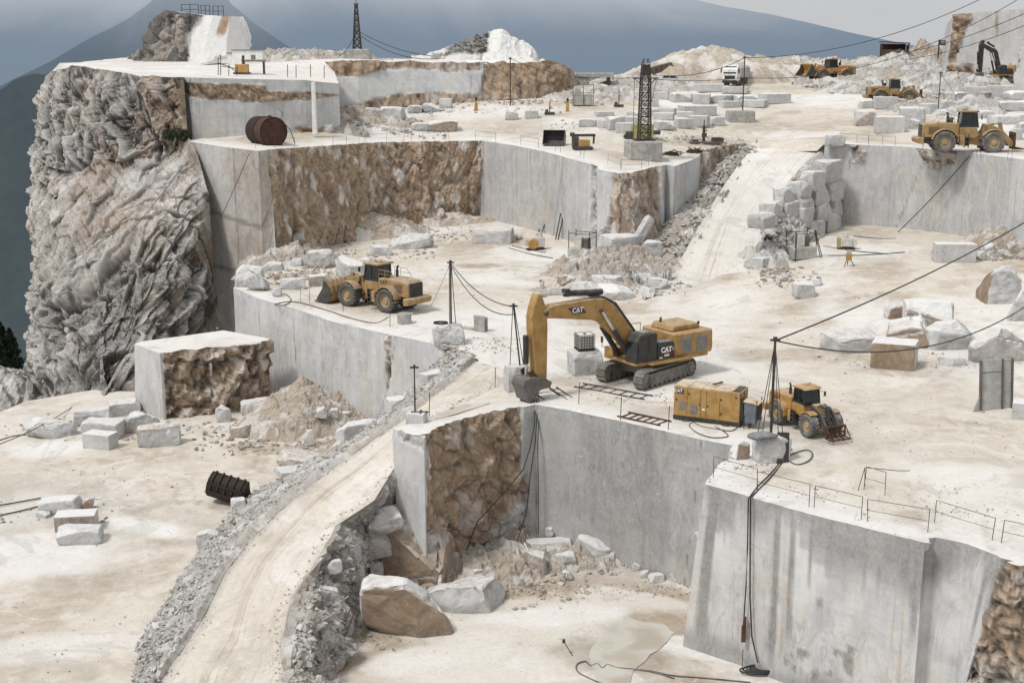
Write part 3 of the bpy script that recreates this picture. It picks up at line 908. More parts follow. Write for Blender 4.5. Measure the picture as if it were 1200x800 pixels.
def blob(P, c, rx, ry, rot=0, wob=.35):
    q = rotz(P - np.array([c[0], c[1], 0]), -rot)
    r = np.sqrt((q[:, 0] / rx) ** 2 + (q[:, 1] / ry) ** 2)
    return 1 - sstep(.55, 1.0, r + wob * fbm(P * [1, 1, 0], .35, 4, 14))

# ---- A: the main working floor
seamL, seamR = Z(556, 424, 0), Z(610, 437, 0)
topw2 = [w2[0, j] for j in range(w2.shape[1])]
topw3 = [w3[0, j] for j in range(w3.shape[1])]
topw1 = [w1[0, j] for j in range(w1.shape[1])]
A_b = [YZ(306, 141.5, 0), YZ(360, 149, 0), YZ(450, 162, .5), YZ(567, 168, 1.0), YZ(641, 154.5, .7), YZ(692, 145.5, .3), YZ(724, 139.5, .2), YZ(768, 144.5, 1.0),
       YZ(800, 150, 2), YZ(860, 150, 2.2), YZ(893, 142, 2.2), YZ(925, 142, 2.3), YZ(960, 149, 2.4), YZ(985, 152.5, 2.5), YZ(1060, 148, 2.5), YZ(1130, 142, 2.5), YZ(1200, 133, 2.6),
       YZ(1340, 123, 2.6), Z(1480, 420, .2), Z(1430, 560, 0), Z(1335, 690, 0)]
A_b += topw3[::-1] + topw2[::-1][1:]
A_b += [Z(575, 457, -.3), seamR, seamL] + topw1[::-1][1:]
A_x = [Z(700, 420, 0), Z(900, 430, 0), Z(1050, 480, 0), Z(1000, 560, 0), Z(820, 360, 0), Z(900, 360, 0.1), Z(560, 360, 0), Z(620, 320, .3), Z(450, 330, .1), Z(1100, 400, .3), Z(1000, 330, 1.5),
       Z(1100, 320, 1.9), Z(960, 310, 1.9), Z(1060, 290, 2.4), Z(1150, 560, 0), Z(380, 340, 0), Z(820, 320, .6), Z(640, 400, 0), Z(740, 520 - 40, 0), Z(900, 500, 0)]
edgeA = [Z(*p, 0) for p in ((273, 337), (302, 349), (390, 377), (452, 391), (519, 405))]
edgeB = [Z(*p, 0) for p in ((458, 503), (497, 513), (546, 491), (611, 478), (627, 474), (770, 503), (858, 522), (826, 567), (933, 598), (1084, 637), (1170, 651))]
def colA(P):
    C = ground_col(P, .34, 0, .38, 1)
    e = np.maximum(near_poly(P, edgeA, 4.0), near_poly(P, edgeB, 4.5))
    C[:, 2] = np.maximum(C[:, 2], .85 * e); C[:, 0] *= 1 - .75 * e
    for u, v, z, rx, ry, ro, ch, a in (
            (700, 445, 0, 6, 3, -.6, 0, .55), (790, 385, 0, 4, 2, .2, 0, .0), (1000, 350, 1, 9, 3, .1, 0, .6), (1120, 430, 0, 9, 4, .2, 0, .55), (1060, 490, 0, 8, 2.0, -.3, 0, .35),
            (1010, 415, 0, 7, 3, .3, 0, .5), (930, 380, 0, 6, 2.5, .2, 0, .45), (560, 312, .3, 5, 2.2, .0, 0, .75), (590, 335, .2, 6, 2.0, -.2, 0, .5), (640, 420, 0, 5, 3, 0, 0, .45),
            (890, 550, 0, 3, 1.6, -.4, 0, .6), (1100, 600, 0, 3.5, 1.3, .4, 0, .65), (1075, 640, 0, 2.5, 1, .4, 0, .7), (760, 480, 0, 5, 2, -.4, 0, .5), (720, 330, .3, 6, 3, .2, 0, .6),
            (360, 325, 0, 7, 3, 0, 0, .65), (480, 355, 0, 4, 3, .3, 0, .3), (1150, 300, 2.4, 6, 2.5, 0, 0, .6), (560, 410, 0, 4, 2, .3, 0, .3),
            (900, 470, 0, 6, 2, -.4, 1, .22), (980, 520, 0, 7, 2.5, .2, 1, .12), (640, 300, .5, 9, 5, -.3, 2, .65), (1000, 292, 2.3, 9, 4.5, -.1, 2, .65), (620, 312, .3, 3.5, 2, -.2, 1, .16),
            (610, 298, .5, 7, 3, -.3, 1, .12), (980, 300, 2.3, 8, 3, -.1, 1, .16), (700, 400, 0, 8, 3, 0, 1, .1), (830, 420, 0, 7, 4, .2, 1, .12)):
        b = blob(P, Z(u, v, z), rx, ry, ro)
        C[:, ch] = np.maximum(C[:, ch], a * b) if ch != 2 else np.maximum(C[:, 2], a * b)
        if ch == 2: C[:, 0] *= 1 - b
    pth = near_poly(P, [Z(*q, 0) for q in ((845, 350), (835, 375), (790, 395), (720, 402), (650, 412), (585, 430))], 6)
    C[:, 2] = np.maximum(C[:, 2], .6 * pth); C[:, 0] *= 1 - .9 * pth
    for u, v, rx, ry in ((735, 360, 5, 4), (955, 365, 7, 4), (900, 415, 9, 3), (690, 375, 5, 3)):
        C[:, 0] = np.maximum(C[:, 0], .55 * blob(P, Z(u, v, 0), rx, ry, .2) * (1 - pth))
    return C
groundA, SA = sheet('quarry_floor', A_b, A_x, .55, M['ground'], colA, .07)

# ---- lower left floor
zL = -8.5
L_b = [Z(-260, 520, zL), Z(-40, 500, zL), Z(30, 470, zL), Z(100, 458, zL), Z(200, 446, zL), Z(262, 430, zL)]
L_b += [np.array([w1[0, j][0], w1[0, j][1] + .8, zL]) for j in range(0, w1.shape[1]) if w1[0, j][0] > Z(302, 349, 0)[0] and w1[0, j][0] < Z(519, 405, 0)[0]][::6]
L_b += [np.array([*(Z(530, 430, -3)[:2]), zL]), np.array([*(Z(470, 520, -3.5)[:2]), zL - .2]), np.array([*(Z(400, 600, -5)[:2]), zL - .2]), np.array([*(Z(330, 690, -6.5)[:2]), zL - .3]),
        Z(285, 760, zL), Z(255, 900, zL), Z(-120, 1000, zL), Z(-500, 800, zL)]
def colL(P):
    C = ground_col(P, .27, 0, .32, 7)
    for u, v, rx, ry, ro, ch, a in ((15, 590, 9, 7, .3, 1, .20), (40, 650, 8, 5, .2, 2, .75), (10, 600, 7, 5, .3, 2, .35), (62, 525, 4, 3, 0, 2, .85), (165, 615, 5, 1.6, -.5, 2, .8), (190, 600, 6, 2, -.4, 1, .16),
                                    (160, 640, 5, 1.4, .5, 0, .55), (180, 585, 5, 2.5, 0, 0, .35), (330, 525, 6, 2.5, 0, 0, .8), (110, 680, 5, 2, .3, 1, .14), (60, 760, 6, 2, .2, 2, .5), (370, 520, 4, 2, 0, 0, .85)):
        b = blob(P, Z(u, v, zL), rx, ry, ro)
        C[:, ch] = np.maximum(C[:, ch], a * b)
    return C
groundL, SL = sheet('quarry_floor', L_b, [Z(200, 600, zL), Z(100, 700, zL), Z(150, 520, zL), Z(300, 540, zL)], .5, M['ground'], colL, .10)

# ---- pit floor
zP = -9.5
P_b = [Z(290, 700, zP), np.array([*(Z(290, 637, -5.6)[:2]), zP]), np.array([*(Z(420, 528, -2.7)[:2]), zP]), np.array([*(Z(460, 500, -1.9)[:2]), zP])]
P_b += [np.array([p[0], p[1] + 1.2, zP]) for p in b2[2:]]
P_b += [np.array([p[0] + .3, p[1] + .6, zP]) for p in b3[1:]]
P_b += [Z(1500, 1000, zP), Z(700, 1150, zP), Z(180, 1000, zP)]
def colP(P):
    C = ground_col(P, .5, 0, .2, 13)
    for u, v, rx, ry, ro, ch, a in ((720, 690, 8, 2.6, -.3, 0, 1.0), (700, 665, 6, 2, -.3, 0, .9), (610, 690, 5, 2, .2, 0, .9), (710, 770, 4.0, 3.5, .2, 0, .75), (800, 735, 2.5, 2.2, -.6, 0, .8), (450, 770, 4, 1.8, .5, 0, .8), (420, 740, 3, 2, 0, 0, .9),
                                    (650, 720, 6, 2, .2, 2, .7), (520, 770, 5, 2, .3, 2, .45), (880, 770, 7, 1.8, -.4, 2, .8), (740, 700, 5, 1.5, -.3, 2, .3), (900, 795, 5, 1.6, -.4, 2, .5), (1190, 770, 5, 6, 0, 0, .9), (735, 765, 4.6, 4.2, .2, 1, .22), (790, 790, 2, 1.5, 0, 1, .18)):
        b = blob(P, Z(u, v, zP), rx, ry, ro)
        C[:, ch] = np.maximum(C[:, ch] * (1 - b * (ch == 2)), a * b)
        if ch == 2: C[:, 0] *= 1 - b
    return C
groundP, SP_ = sheet('pit_floor', P_b, [Z(600, 740, zP), Z(750, 700, zP), Z(800, 780, zP)], .4, M['ground'], colP, .07)

# pool of milky water in the pit
pp = [Z(u, v, zP + .055) for u, v in ((733, 722), (752, 728), (778, 731), (790, 742), (778, 756), (762, 766), (752, 775), (742, 786), (735, 803), (722, 815), (704, 808), (696, 790), (690, 772), (694, 757), (706, 746), (716, 735))]
pu = np.array(pp)
cen = pu.mean(0)
ring = []
for k in range(len(pu)):
    for j in range(5):
        ring.append(pu[k] * (1 - j / 5) + pu[(k + 1) % len(pu)] * j / 5)
ring = np.array(ring); ring[:, :2] += .18 * np.stack([fbm(ring, .9, 3, 1), fbm(ring, .9, 3, 2)], 1)
o = np_mesh('puddle_water', np.r_[ring, [cen]], [[i, (i + 1) % len(ring), len(ring)] for i in range(len(ring))], M['water'])
o['kind'] = 'structure'

# ---- the ramp road down to the lower floor
RL = [(556, 424, 0), (535, 443, -.3), (500, 470, -1.0), (457, 502, -1.9), (420, 528, -2.7), (375, 560, -3.7), (326, 600, -4.8), (290, 637, -5.6), (264, 671, -6.2), (242, 717, -6.9), (217, 756, -7.4), (192, 792, -7.9), (165, 835, -8.2)]
RR = [(610, 437, 0), (575, 457, -.3), (515, 486, -.9), (466, 535, -2.1), (437, 588, -3.6), (400, 615, -4.5), (365, 657, -5.4), (343, 705, -6.2), (332, 760, -7.0), (328, 800, -7.4), (325, 840, -7.8), (325, 880, -8.0), (325, 930, -8.2)]
roadL = [Z(*p) for p in RL]; roadR = [Z(*p) for p in RR]
for k in range(2, 12):
    roadR[k] = roadR[k] + np.array([.35 * math.sin(k * 2.3), .3 * math.cos(k * 1.7), 0])
def road_disp(P, S, T):
    lane = .05 * (np.cos(T * math.pi * 2 * 2.0) * sstep(.05, .2, T) * sstep(.95, .8, T))
    return .05 * fbm(P, .5, 3, 3) + lane + .02 * fbm(P, 2.5, 2, 4)
def road_col(dirt=.3, white=.1):
    def f(P, S, T, D, aux):
        C = ground_col(P, dirt, 0, white, 3); C[:, 2] = np.maximum(C[:, 2], white)
        C[:, 3] = .05 + .9 * T
        rut = np.maximum(sstep(.05, .02, np.abs(T - .34 - .03 * np.sin(S))), .6 * sstep(.06, .02, np.abs(T - .80 + .02 * np.sin(S * 1.3))))
        C[:, 0] = np.maximum(C[:, 0], .55 * rut * (fbm(P, .4, 3, 6) > -.25))
        edge = np.maximum(sstep(.10, .0, T), sstep(.92, 1., T))
        C[:, 1] = np.maximum(C[:, 1], .35 * edge); C[:, 0] = np.maximum(C[:, 0], .4 * edge)
        return C
    return f
_, wrd = loft('road', [roadL, roadR], .35, .3, road_disp, road_col(.22), M['ground'], smooth=True)

# berm on the left side of the ramp, rubble slope on the right side
BL = [(528, 409, -.1), (512, 424, -1.4), (497, 440, -2.7), (456, 481, -6.4), (402, 518, -8.3), (335, 556, -8.55), (285, 585, -8.6), (246, 625, -8.6), (211, 674, -8.6), (180, 726, -8.6), (156, 759, -8.6), (158, 790, -8.6), (135, 840, -8.6)]
bermL = [Z(*p) for p in BL]
def gravel_disp(P, S, T):
    d, cr, c1, c2 = broken(P, 1.1, .30, 91)
    g = .22 * fbm(P, .5, 4, 4) + d * .5 + .07 * fbm(P, 3, 3, 6)
    hump = .3 * sstep(0, .12, T) * (1 - sstep(.2, .75, T))
    e = sstep(0, .08, T) * (1 - sstep(.93, 1, T))
    return (g + hump) * (.2 + .8 * e), (cr, c1)
def gravel_col(brown=.25):
    def f(P, S, T, D, aux):
        cr, c1 = aux
        C = np.zeros((len(P), 4))
        C[:, 0] = np.clip(brown + .6 * fbm(P, .16, 4, 8) + .22 * sstep(.3, .05, T + .12 * fbm(P, .6, 3, 2)), 0, 1)
        C[:, 1] = .35 * cr
        C[:, 2] = .5 * (c1 > .85)
        return C
    return f
bermS = np.linspace(0, 1, 4)
rows = [[a * (1 - t) + b * t + np.array([0, 0, .25 * math.sin(math.pi * t)]) for a, b in zip(roadL, bermL)] for t in (0, .12, .4, .7, 1)]
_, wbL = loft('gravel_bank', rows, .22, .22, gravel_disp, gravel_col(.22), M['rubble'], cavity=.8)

toeR = [Z(*p) for p in ((505, 634, -9.6), (474, 650, -9.6), (442, 668, -9.6), (420, 700, -9.6), (404, 748, -9.6), (388, 785, -9.6), (372, 830, -9.6), (360, 890, -9.6))]
topR = roadR[3:11]
rows = [[a * (1 - t) + b * t + np.array([0, 0, (.35 if t else 0) + .7 * math.sin(math.pi * t)]) * (0 if t in (0, 1) else 1) for a, b in zip(topR, toeR)] for t in (0, .1, .35, .7, 1)]
def rub_disp(P, S, T):
    d, cr, c1, c2 = broken(P, .55, .8, 95)
    d2, cr2, _, _ = broken(P, 1.4, .28, 97)
    e = sstep(0, .25, T)
    return (d * sstep(.15, .5, T) + d2 + .1) * (.15 + .85 * e), (np.maximum(cr, cr2 * .6), c1)
_, wbR = loft('rubble_slope', rows, .2, .2, rub_disp, gravel_col(.35), M['rubble'], cavity=.6)

# ---- upper road between the working floor and the yard
UL = [Z(750, 372, -.25), Z(768, 350, .05), Z(775, 340, .15), Z(787, 320, .6), Z(803, 295, 2.0), Y(825, 255, 142), Y(850, 215, 150.5), Y(868, 190, 157), Y(884, 172, 163), Y(898, 158, 169) + [0, 0, .02], Y(912, 143, 178) - [0, 0, .4]]
UR = [Z(945, 372, -.25), Z(915, 350, .05), Z(906, 340, .3), Z(898, 322, .9), Z(893, 300, 2.0), Y(896, 258, 143), Y(915, 225, 150), Y(944, 191, 155), Y(972, 167, 160), Y(985, 157, 166) + [0, 0, .02], Y(1002, 142, 176) - [0, 0, .4]]
loft('road', [UL, UR], .4, .4, lambda P, S, T: .05 * fbm(P, .4, 3, 3) * sstep(0, .8, S) + .03 + .1 * sstep(7.5, 8, S) * 0, road_col(.10, .45), M['ground'], smooth=True)

# rubble slope left of it (foot of the buttress) and the one right of it (behind the stacked blocks)
sT = [YZ(722, 137.5, .5), YZ(752, 138.0, 1.6), YZ(772, 142.5, 3.2), YZ(792, 144, 4.6), YZ(815, 150, 6.4), YZ(842, 158, 9.0), Y(876, 169, 164.5)]
sB = [Z(742, 352, 0), Z(775, 340, .1), Z(787, 320, .6), Z(803, 295, 2.0), Y(825, 255, 142), Y(850, 215, 150.5), Y(884, 172, 163)]
rows = [[a * (1 - t) + b * t for a, b in zip(sT, sB)] for t in (0, .35, .7, 1)]
sB = [p + np.array([1.0, .2, -.5]) for p in sB]
rows = [[a * (1 - t) + b * t for a, b in zip(sT, sB)] for t in (0, .35, .7, 1)]
_, wsl = loft('rubble_slope', rows, .25, .25, rub_disp, gravel_col(.45), M['rubble'], cavity=.6)
sT = [Z(893, 300, 2.0), Y(896, 258, 143), Y(915, 225, 150), Y(944, 191, 155), Y(970, 168, 159)]
sB = [YZ(906, 129.5, 1.8), YZ(920, 131, 1.9), YZ(936, 135.5, 2.0), YZ(958, 141.5, 2.1), YZ(984, 150.8, 2.2)]
rows = [[a * (1 - t) + b * t + np.array([0, 0, 2.2 * math.sin(math.pi * t)]) * (0 if t in (0, 1) else 1) for a, b in zip(sT, sB)] for t in (0, .15, .45, .75, 1)]
_, wsr = loft('rubble_slope', rows, .25, .25, rub_disp, gravel_col(.12), M['rubble'], cavity=.6)

# ---- B: middle terrace, yard and far right plateau
topw4 = [w4[0, j] for j in range(w4.shape[1])]
topw5 = [w5[0, j] for j in range(w5.shape[1])]
B_b = topw4 + [Y(885, 173, 162) - [0, 0, .5], Y(925, 170, 159.5) - [0, 0, .8], Y(958, 170, 157) - [0, 0, .7]] + topw5
B_b += [Y(1500, 190, 135), Y(1500, 110, 190), Y(1420, 85, 240), Y(1200, 78, 300), Y(1040, 72, 300), Y(900, 71, 300), Y(800, 74, 290), Y(700, 92, 250), Y(670, 104, 224), Y(660, 108, 208), Y(600, 115, 200), Y(500, 120, 194), Y(420, 126, 189), Y(385, 130, 186),
        Y(392, 142, 164), Y(350, 146, 160), Y(290, 155, 157.5), Y(220, 158, 156)]
B_x = [Y(898, 158, 169) - [0, 0, .12], Y(940, 157, 167.5) - [0, 0, .12], Y(985, 157, 166) - [0, 0, .12], Y(905, 150, 173.5), Y(990, 149, 171), Y(480, 150, 175), Y(560, 130, 185), Y(640, 150, 172), Y(800, 120, 200), Y(760, 150, 168), Y(850, 140, 180), Y(880, 100, 215), Y(930, 130, 190), Y(940, 104, 213), Y(975, 95, 225), Y(1050, 121, 195),
       Y(1030, 157, 162), Y(1100, 150, 165), Y(1150, 120, 190), Y(1150, 100, 205), Y(1060, 105, 210), Y(960, 90, 230), Y(1100, 170, 150), Y(1160, 178, 137.5), Y(700, 130, 185), Y(420, 145, 170), Y(330, 168, 150), Y(740, 185, 146),
       Y(920, 84, 240), Y(780, 98, 225), Y(700, 105, 215)]
edgeC = [np.array(p) for p in t4[1:17]]; edgeD = [np.array(p) for p in t5]
def colB(P):
    C = ground_col(P, .30, 0, .45, 19)
    e = np.maximum(near_poly(P, edgeC, 6), near_poly(P, edgeD, 5))
    C[:, 2] = np.maximum(C[:, 2], .8 * e); C[:, 0] *= 1 - .8 * e
    for u, v, rx, ry, ro, ch, a in ((420, 140, 14, 5, 0, 0, .7), (640, 150, 14, 8, 0, 1, .14), (560, 130, 18, 6, 0, 2, .6), (740, 165, 8, 6, 0, 1, .10), (700, 120, 12, 5, 0, 0, .45), (760, 95, 14, 8, 0, 0, .4), (1000, 75, 30, 20, 0, 0, .5), (900, 78, 30, 30, 0, 0, .45),
                                    (1080, 120, 12, 8, 0, 0, .3), (450, 150, 14, 5, 0, 2, .5), (900, 130, 8, 12, 0, 2, .0)):
        b = blob(P, SB0.at(u, v), rx, ry, ro)
        C[:, ch] = np.maximum(C[:, ch], a * b)
    return C
SB0 = Sheet(B_b[::max(1, len(B_b) // 90)] + B_x + B_b[-22:])
groundB, SB = sheet('quarry_floor', B_b, B_x, 1.0, M['ground'], colB, .08, surf=SB0)

# ---- D: the top plateau
topc = [wc[0, j] for j in range(wc.shape[1])]
topw6 = [w6[0, j] for j in range(w6.shape[1])]
topw7 = [w7[0, j] for j in range(w7.shape[1])]
D_b = topc + topw6[2:] + topw7 + [Y(655, 75, 250), Y(640, 72, 280), Y(500, 70, 300), Y(300, 71, 310), Y(150, 72, 300), Y(70, 74, 250)]
def colD(P):
    C = ground_col(P, .12, 0, .9, 23)
    C[:, 2] = np.maximum(C[:, 2], .55)
    return C
groundD, SD = sheet('quarry_floor', D_b, [Y(250, 80, 200), Y(450, 71.5, 230), Y(300, 85, 175)], 1.2, M['ground'], colD, .05)
# ------------------------------------------------------------------ loose stone
def rock_mesh(name, w, d, h, kind, seed, yaw, brown=(), whit=(), res=None):
    rng = random.Random(seed)
    J = {'sawn': .035, 'block': .10, 'rough': .20, 'slab': .13, 'boulder': .26, 'crag': .25}[kind]
    pts = []
    if kind == 'boulder':
        for _ in range(46):
            v = Vector((rng.gauss(0, 1), rng.gauss(0, 1), rng.gauss(0, 1))).normalized()
            m = max(abs(v.x), abs(v.y), abs(v.z))
            v = v * (.62 + .38 * rng.random()) * (.55 + .45 / m) * .72
            pts.append(Vector((v.x * w / 1.35 * 1.1, v.y * d / 1.35 * 1.1, (v.z + .62) * h / 1.22)))
    else:
        for sx in (-1, 1):
            for sy in (-1, 1):
                for sz in (0, 1):
                    c = Vector((sx * w / 2 * (1 - J * rng.random()), sy * d / 2 * (1 - J * rng.random()), h * (sz - (J * rng.random() if sz else 0) * .8)))
                    cut = .05 if kind == 'sawn' else .10 + J * 1.4 * rng.random()
                    n = 1 if (kind == 'sawn' and rng.random() < .75) else 3
                    if n == 1: pts.append(c); continue
                    for ax in range(3):
                        q = c.copy()
                        k = cut * rng.uniform(.3, 1.5)
                        if ax == 0: q.x -= sx * w * k
                        if ax == 1: q.y -= sy * d * k
                        if ax == 2: q.z -= (1 if sz else -1) * h * k
                        pts.append(q)
        if kind in ('rough', 'slab', 'crag') :
            for _ in range(5):
                pts.append(Vector((rng.uniform(-.42, .42) * w, rng.uniform(-.42, .42) * d, h * rng.uniform(.8, 1.08))))
    bm = bmesh.new()
    vs = [bm.verts.new(p) for p in pts]
    r = bmesh.ops.convex_hull(bm, input=vs)
    ncut = {'sawn': 0, 'block': 2, 'rough': 6, 'slab': 4, 'boulder': 9, 'crag': 11}[kind]
    for k in range(ncut):                                 # break corners and faces away along random planes
        a = rng.uniform(0, 6.283); el = rng.uniform(-.25, .9) if kind != 'slab' else rng.uniform(-.2, .35)
        n = Vector((math.cos(a) * math.cos(el) / w, math.sin(a) * math.cos(el) / d, math.sin(el) / h)).normalized()
        c0 = Vector((0, 0, h * .45))
        ext = max((v.co - c0).dot(n) for v in bm.verts)
        bmesh.ops.delete(bm, geom=[v for v in bm.verts if not v.link_faces], context='VERTS')
        bmesh.ops.bisect_plane(bm, geom=list(bm.verts) + list(bm.edges) + list(bm.faces), plane_co=c0 + n * ext * (rng.uniform(.56, .82) if kind == 'crag' else rng.uniform(.60, .84)), plane_no=n, clear_outer=True)
        co = [v.co.copy() for v in bm.verts]
        bm.clear()
        bmesh.ops.convex_hull(bm, input=[bm.verts.new(q) for q in co])
    bmesh.ops.delete(bm, geom=[v for v in bm.verts if not v.link_faces], context='VERTS')
    q = np.array([v.co[:] for v in bm.verts]); lo, hi = q.min(0), q.max(0)
    for v in bm.verts: v.co = Vector(((v.co.x - (lo[0] + hi[0]) / 2) * w / (hi[0] - lo[0]), (v.co.y - (lo[1] + hi[1]) / 2) * d / (hi[1] - lo[1]), (v.co.z - lo[2]) * h / (hi[2] - lo[2])))
    bmesh.ops.dissolve_limit(bm, angle_limit=math.radians(4), verts=bm.verts, edges=bm.edges)
    bv = (.012 if kind == 'sawn' else .035) * min(w, d, h)
    bmesh.ops.bevel(bm, geom=list(bm.edges), offset=bv, segments=1, affect='EDGES', profile=.5)
    bmesh.ops.triangulate(bm, faces=bm.faces)
    L = res or max(.14, max(w, d, h) / 13)
    for _ in range(5):
        e = [x for x in bm.edges if x.calc_length() > L * 1.5]
        if not e: break
        bmesh.ops.subdivide_edges(bm, edges=e, cuts=1)
        bmesh.ops.triangulate(bm, faces=[f for f in bm.faces if len(f.verts) > 3])
    bm.normal_update()
    P = np.array([v.co[:] for v in bm.verts]); N = np.array([v.normal[:] for v in bm.verts])
    o = np.array([seed * 13.7 % 97, seed * 7.3 % 89, seed * 3.1 % 83])
    amp = {'sawn': .010, 'block': .030, 'rough': .05, 'slab': .035, 'boulder': .05, 'crag': .036}[kind] * (min(w, d, h) + .3 * max(w, d, h)) * .8
    f = 2.2 / max(.6, min(w, d, h))
    a, e1, c1 = facet(P + o, f * .8, seed, 1.4)
    b, e2, c2 = facet(P + o, f * 2.4, seed + 5, 1.4)
    D = amp * (1.0 * (a + .25) + .45 * b + .35 * fbm(P + o, f * 3, 3, seed))
    D = np.clip(D, -1.6 * amp, 1.0 * amp)
    P2 = P + N * D[:, None]
    P2[:, 2] = np.maximum(P2[:, 2], -.25 * h)
    c, s = math.cos(yaw), math.sin(yaw)
    W = np.stack([N[:, 0] * c - N[:, 1] * s, N[:, 0] * s + N[:, 1] * c, N[:, 2]], 1)
    C = np.zeros((len(P), 4))
    rough = {'sawn': .25, 'block': .6, 'rough': 1, 'slab': .8, 'boulder': 1, 'crag': .8}[kind]
    C[:, 0] = .10 * rough + .18 * rough * fbm(P + o, f * .5, 3, seed + 2) 
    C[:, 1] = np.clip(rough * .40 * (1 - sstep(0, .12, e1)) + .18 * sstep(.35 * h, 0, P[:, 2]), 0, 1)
    for dr, am in brown:
        dr = np.array(dr, float); dr /= np.linalg.norm(dr)
        k = sstep(.25, .6, W @ dr + .25 * fbm(P + o, f * .7, 3, seed + 8))
        C[:, 0] = np.maximum(C[:, 0], am * k)
    for dr, am in whit:
        dr = np.array(dr, float); dr /= np.linalg.norm(dr)
        C[:, 2] = np.maximum(C[:, 2], am * sstep(.3, .7, W @ dr))
        C[:, 0] *= 1 - am * sstep(.3, .7, W @ dr)
    for v, p in zip(bm.verts, P2): v.co = p
    me = bpy.data.meshes.new(name)
    bm.to_mesh(me); bm.free()
    at = me.color_attributes.new('Col', 'FLOAT_COLOR', 'POINT')
    at.data.foreach_set('color', np.clip(C, 0, 1).astype(np.float32).ravel())
    return me

_rs = [100]
FR, LF, RT, UP = (0, -1, .1), (-1, -.4, 0), (1, -.3, 0), (0, 0, 1)
def rock(u, v, surf, wpx, hpx, label, kind='block', dr=.8, yaw=None, brown=(), whit=(), name=None, cat=None, group=None, seed=None, tilt=(0, 0), sink=.05, mat='block', zoff=0.0):
    _rs[0] += 1
    seed = seed or _rs[0]
    p = surf.at(u, v) if isinstance(surf, Sheet) else Z(u, v, surf)
    dep = p[1] * CP + (CAMZ - p[2]) * SP
    w = wpx * dep / FPX; h = hpx * dep / FPX * 1.03
    if kind == 'crag': w *= 1.14; h *= 1.16
    d = max(w * dr, .3)
    rng = random.Random(seed * 3)
    yaw = rng.uniform(-.35, .35) if yaw is None else yaw
    name = name or {'sawn': 'marble_block', 'block': 'marble_block', 'rough': 'rough_boulder', 'slab': 'stone_slab', 'boulder': 'boulder', 'crag': 'boulder'}[kind]
    we = w / (abs(math.cos(yaw)) + dr * abs(math.sin(yaw)) * .8)
    d = we * dr
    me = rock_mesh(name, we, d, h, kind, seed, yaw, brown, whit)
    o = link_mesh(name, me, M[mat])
    back = (we * abs(math.sin(yaw)) + d * abs(math.cos(yaw))) / 2 * .92
    o.location = (float(p[0] * (1 + back / max(p[1], 1))), float(p[1] + back), float((surf.z(p[0], p[1] + back)[0] if isinstance(surf, Sheet) else surf) - sink * h + zoff))
    if kind in ('rough', 'boulder', 'crag') and tilt == (0, 0) and hpx > 12:
        tilt = (rng.uniform(-.12, .12), rng.uniform(-.2, .2)); o.location.z -= .06 * h
    o.rotation_euler = (tilt[0], tilt[1], yaw)
    return tag(o, label, cat or {'sawn': 'block', 'block': 'block', 'rough': 'boulder', 'slab': 'slab', 'boulder': 'boulder', 'crag': 'boulder'}[kind], group)

def box_px(x0, y0, x1, y1, top=.25):
    """photo extents of a stone -> base centre, width, front height"""
    return (x0 + x1) / 2, y1, x1 - x0, (y1 - y0) * (1 - top)

def rk(x0, y0, x1, y1, surf, label, kind='block', top=.25, **k):
    u, v, w, h = box_px(x0, y0, x1, y1, top)
    return rock(u, v, surf, w, h, label, kind, **k)

# ---- lower left floor
g1 = 'marble blocks lying on the lower left floor'
rk(30, 487, 88, 514, SL, 'long dusty grey block at the foot of the cliff, leftmost in the row', 'rough', .25, dr=.45, yaw=.12, group=g1, brown=((UP, .35),))
rk(87, 475, 130, 499, SL, 'grey block behind and right of the long dusty leftmost block', 'block', .3, dr=.5, yaw=.25, group=g1)
rk(127, 466, 167, 489, SL, 'grey block farthest back against the big brown-faced bench', 'block', .3, dr=.7, yaw=.3, group=g1)
rk(99, 487, 146, 515, SL, 'flat-topped grey block directly behind the small clean white sawn block', 'block', .3, dr=.6, yaw=-.1, group=g1)
rk(99, 503, 138, 528, SL, 'small clean white sawn block standing in front of the lower left row', 'sawn', .25, dr=.55, yaw=-.28, group=g1, whit=((UP, .8),))
rk(148, 476, 188, 508, SL, 'ragged broken white block beside the brown-faced bench corner', 'rough', .2, dr=.7, yaw=.1, group=g1)
rk(162, 493, 213, 524, SL, 'squared block with orange-stained top, rightmost of the lower left row', 'block', .25, dr=.5, yaw=.18, group=g1, brown=(((-.6, -.2, .7), .9),))
rk(47, 579, 98, 604, SL, 'white slab block lying nearest the left edge of the wet floor', 'slab', .35, dr=.55, yaw=.22, group=g1, whit=((UP, .9),))
rk(97, 582, 110, 597, SL, 'small brown stone at the right end of the leftmost white slab', 'rough', .2, brown=((FR, .8), (UP, .8)))
rk(66, 592, 115, 623, SL, 'white-topped block with brown front, lying between two others on the wet floor', 'sawn', .4, dr=.55, yaw=.15, group=g1, brown=((FR, .6),), whit=((UP, .9),))
rk(68, 609, 122, 639, SL, 'cream rough-topped block nearest the camera on the wet floor', 'block', .45, dr=.6, yaw=.16, group=g1, brown=((UP, .35),))
rk(43, 598, 60, 607, SL, 'thin dark slab tilted under the leftmost white slab', 'slab', .3, dr=.8, tilt=(.1, .25))
rk(270, 581, 289, 603, -8.3, 'white block leaning on the right side of the rusty bucket', 'block', .2, dr=.8, yaw=.3)
rk(233, 614, 261, 642, -8.3, 'grey stone sticking out of the gravel bank below the rusty bucket', 'rough', .3, dr=.8)
rk(320, 545, 368, 569, -7.6, 'pale grey slab lying flat on the crest of the gravel bank', 'slab', .68, dr=.8, yaw=.4, tilt=(.05, .1), zoff=.5)
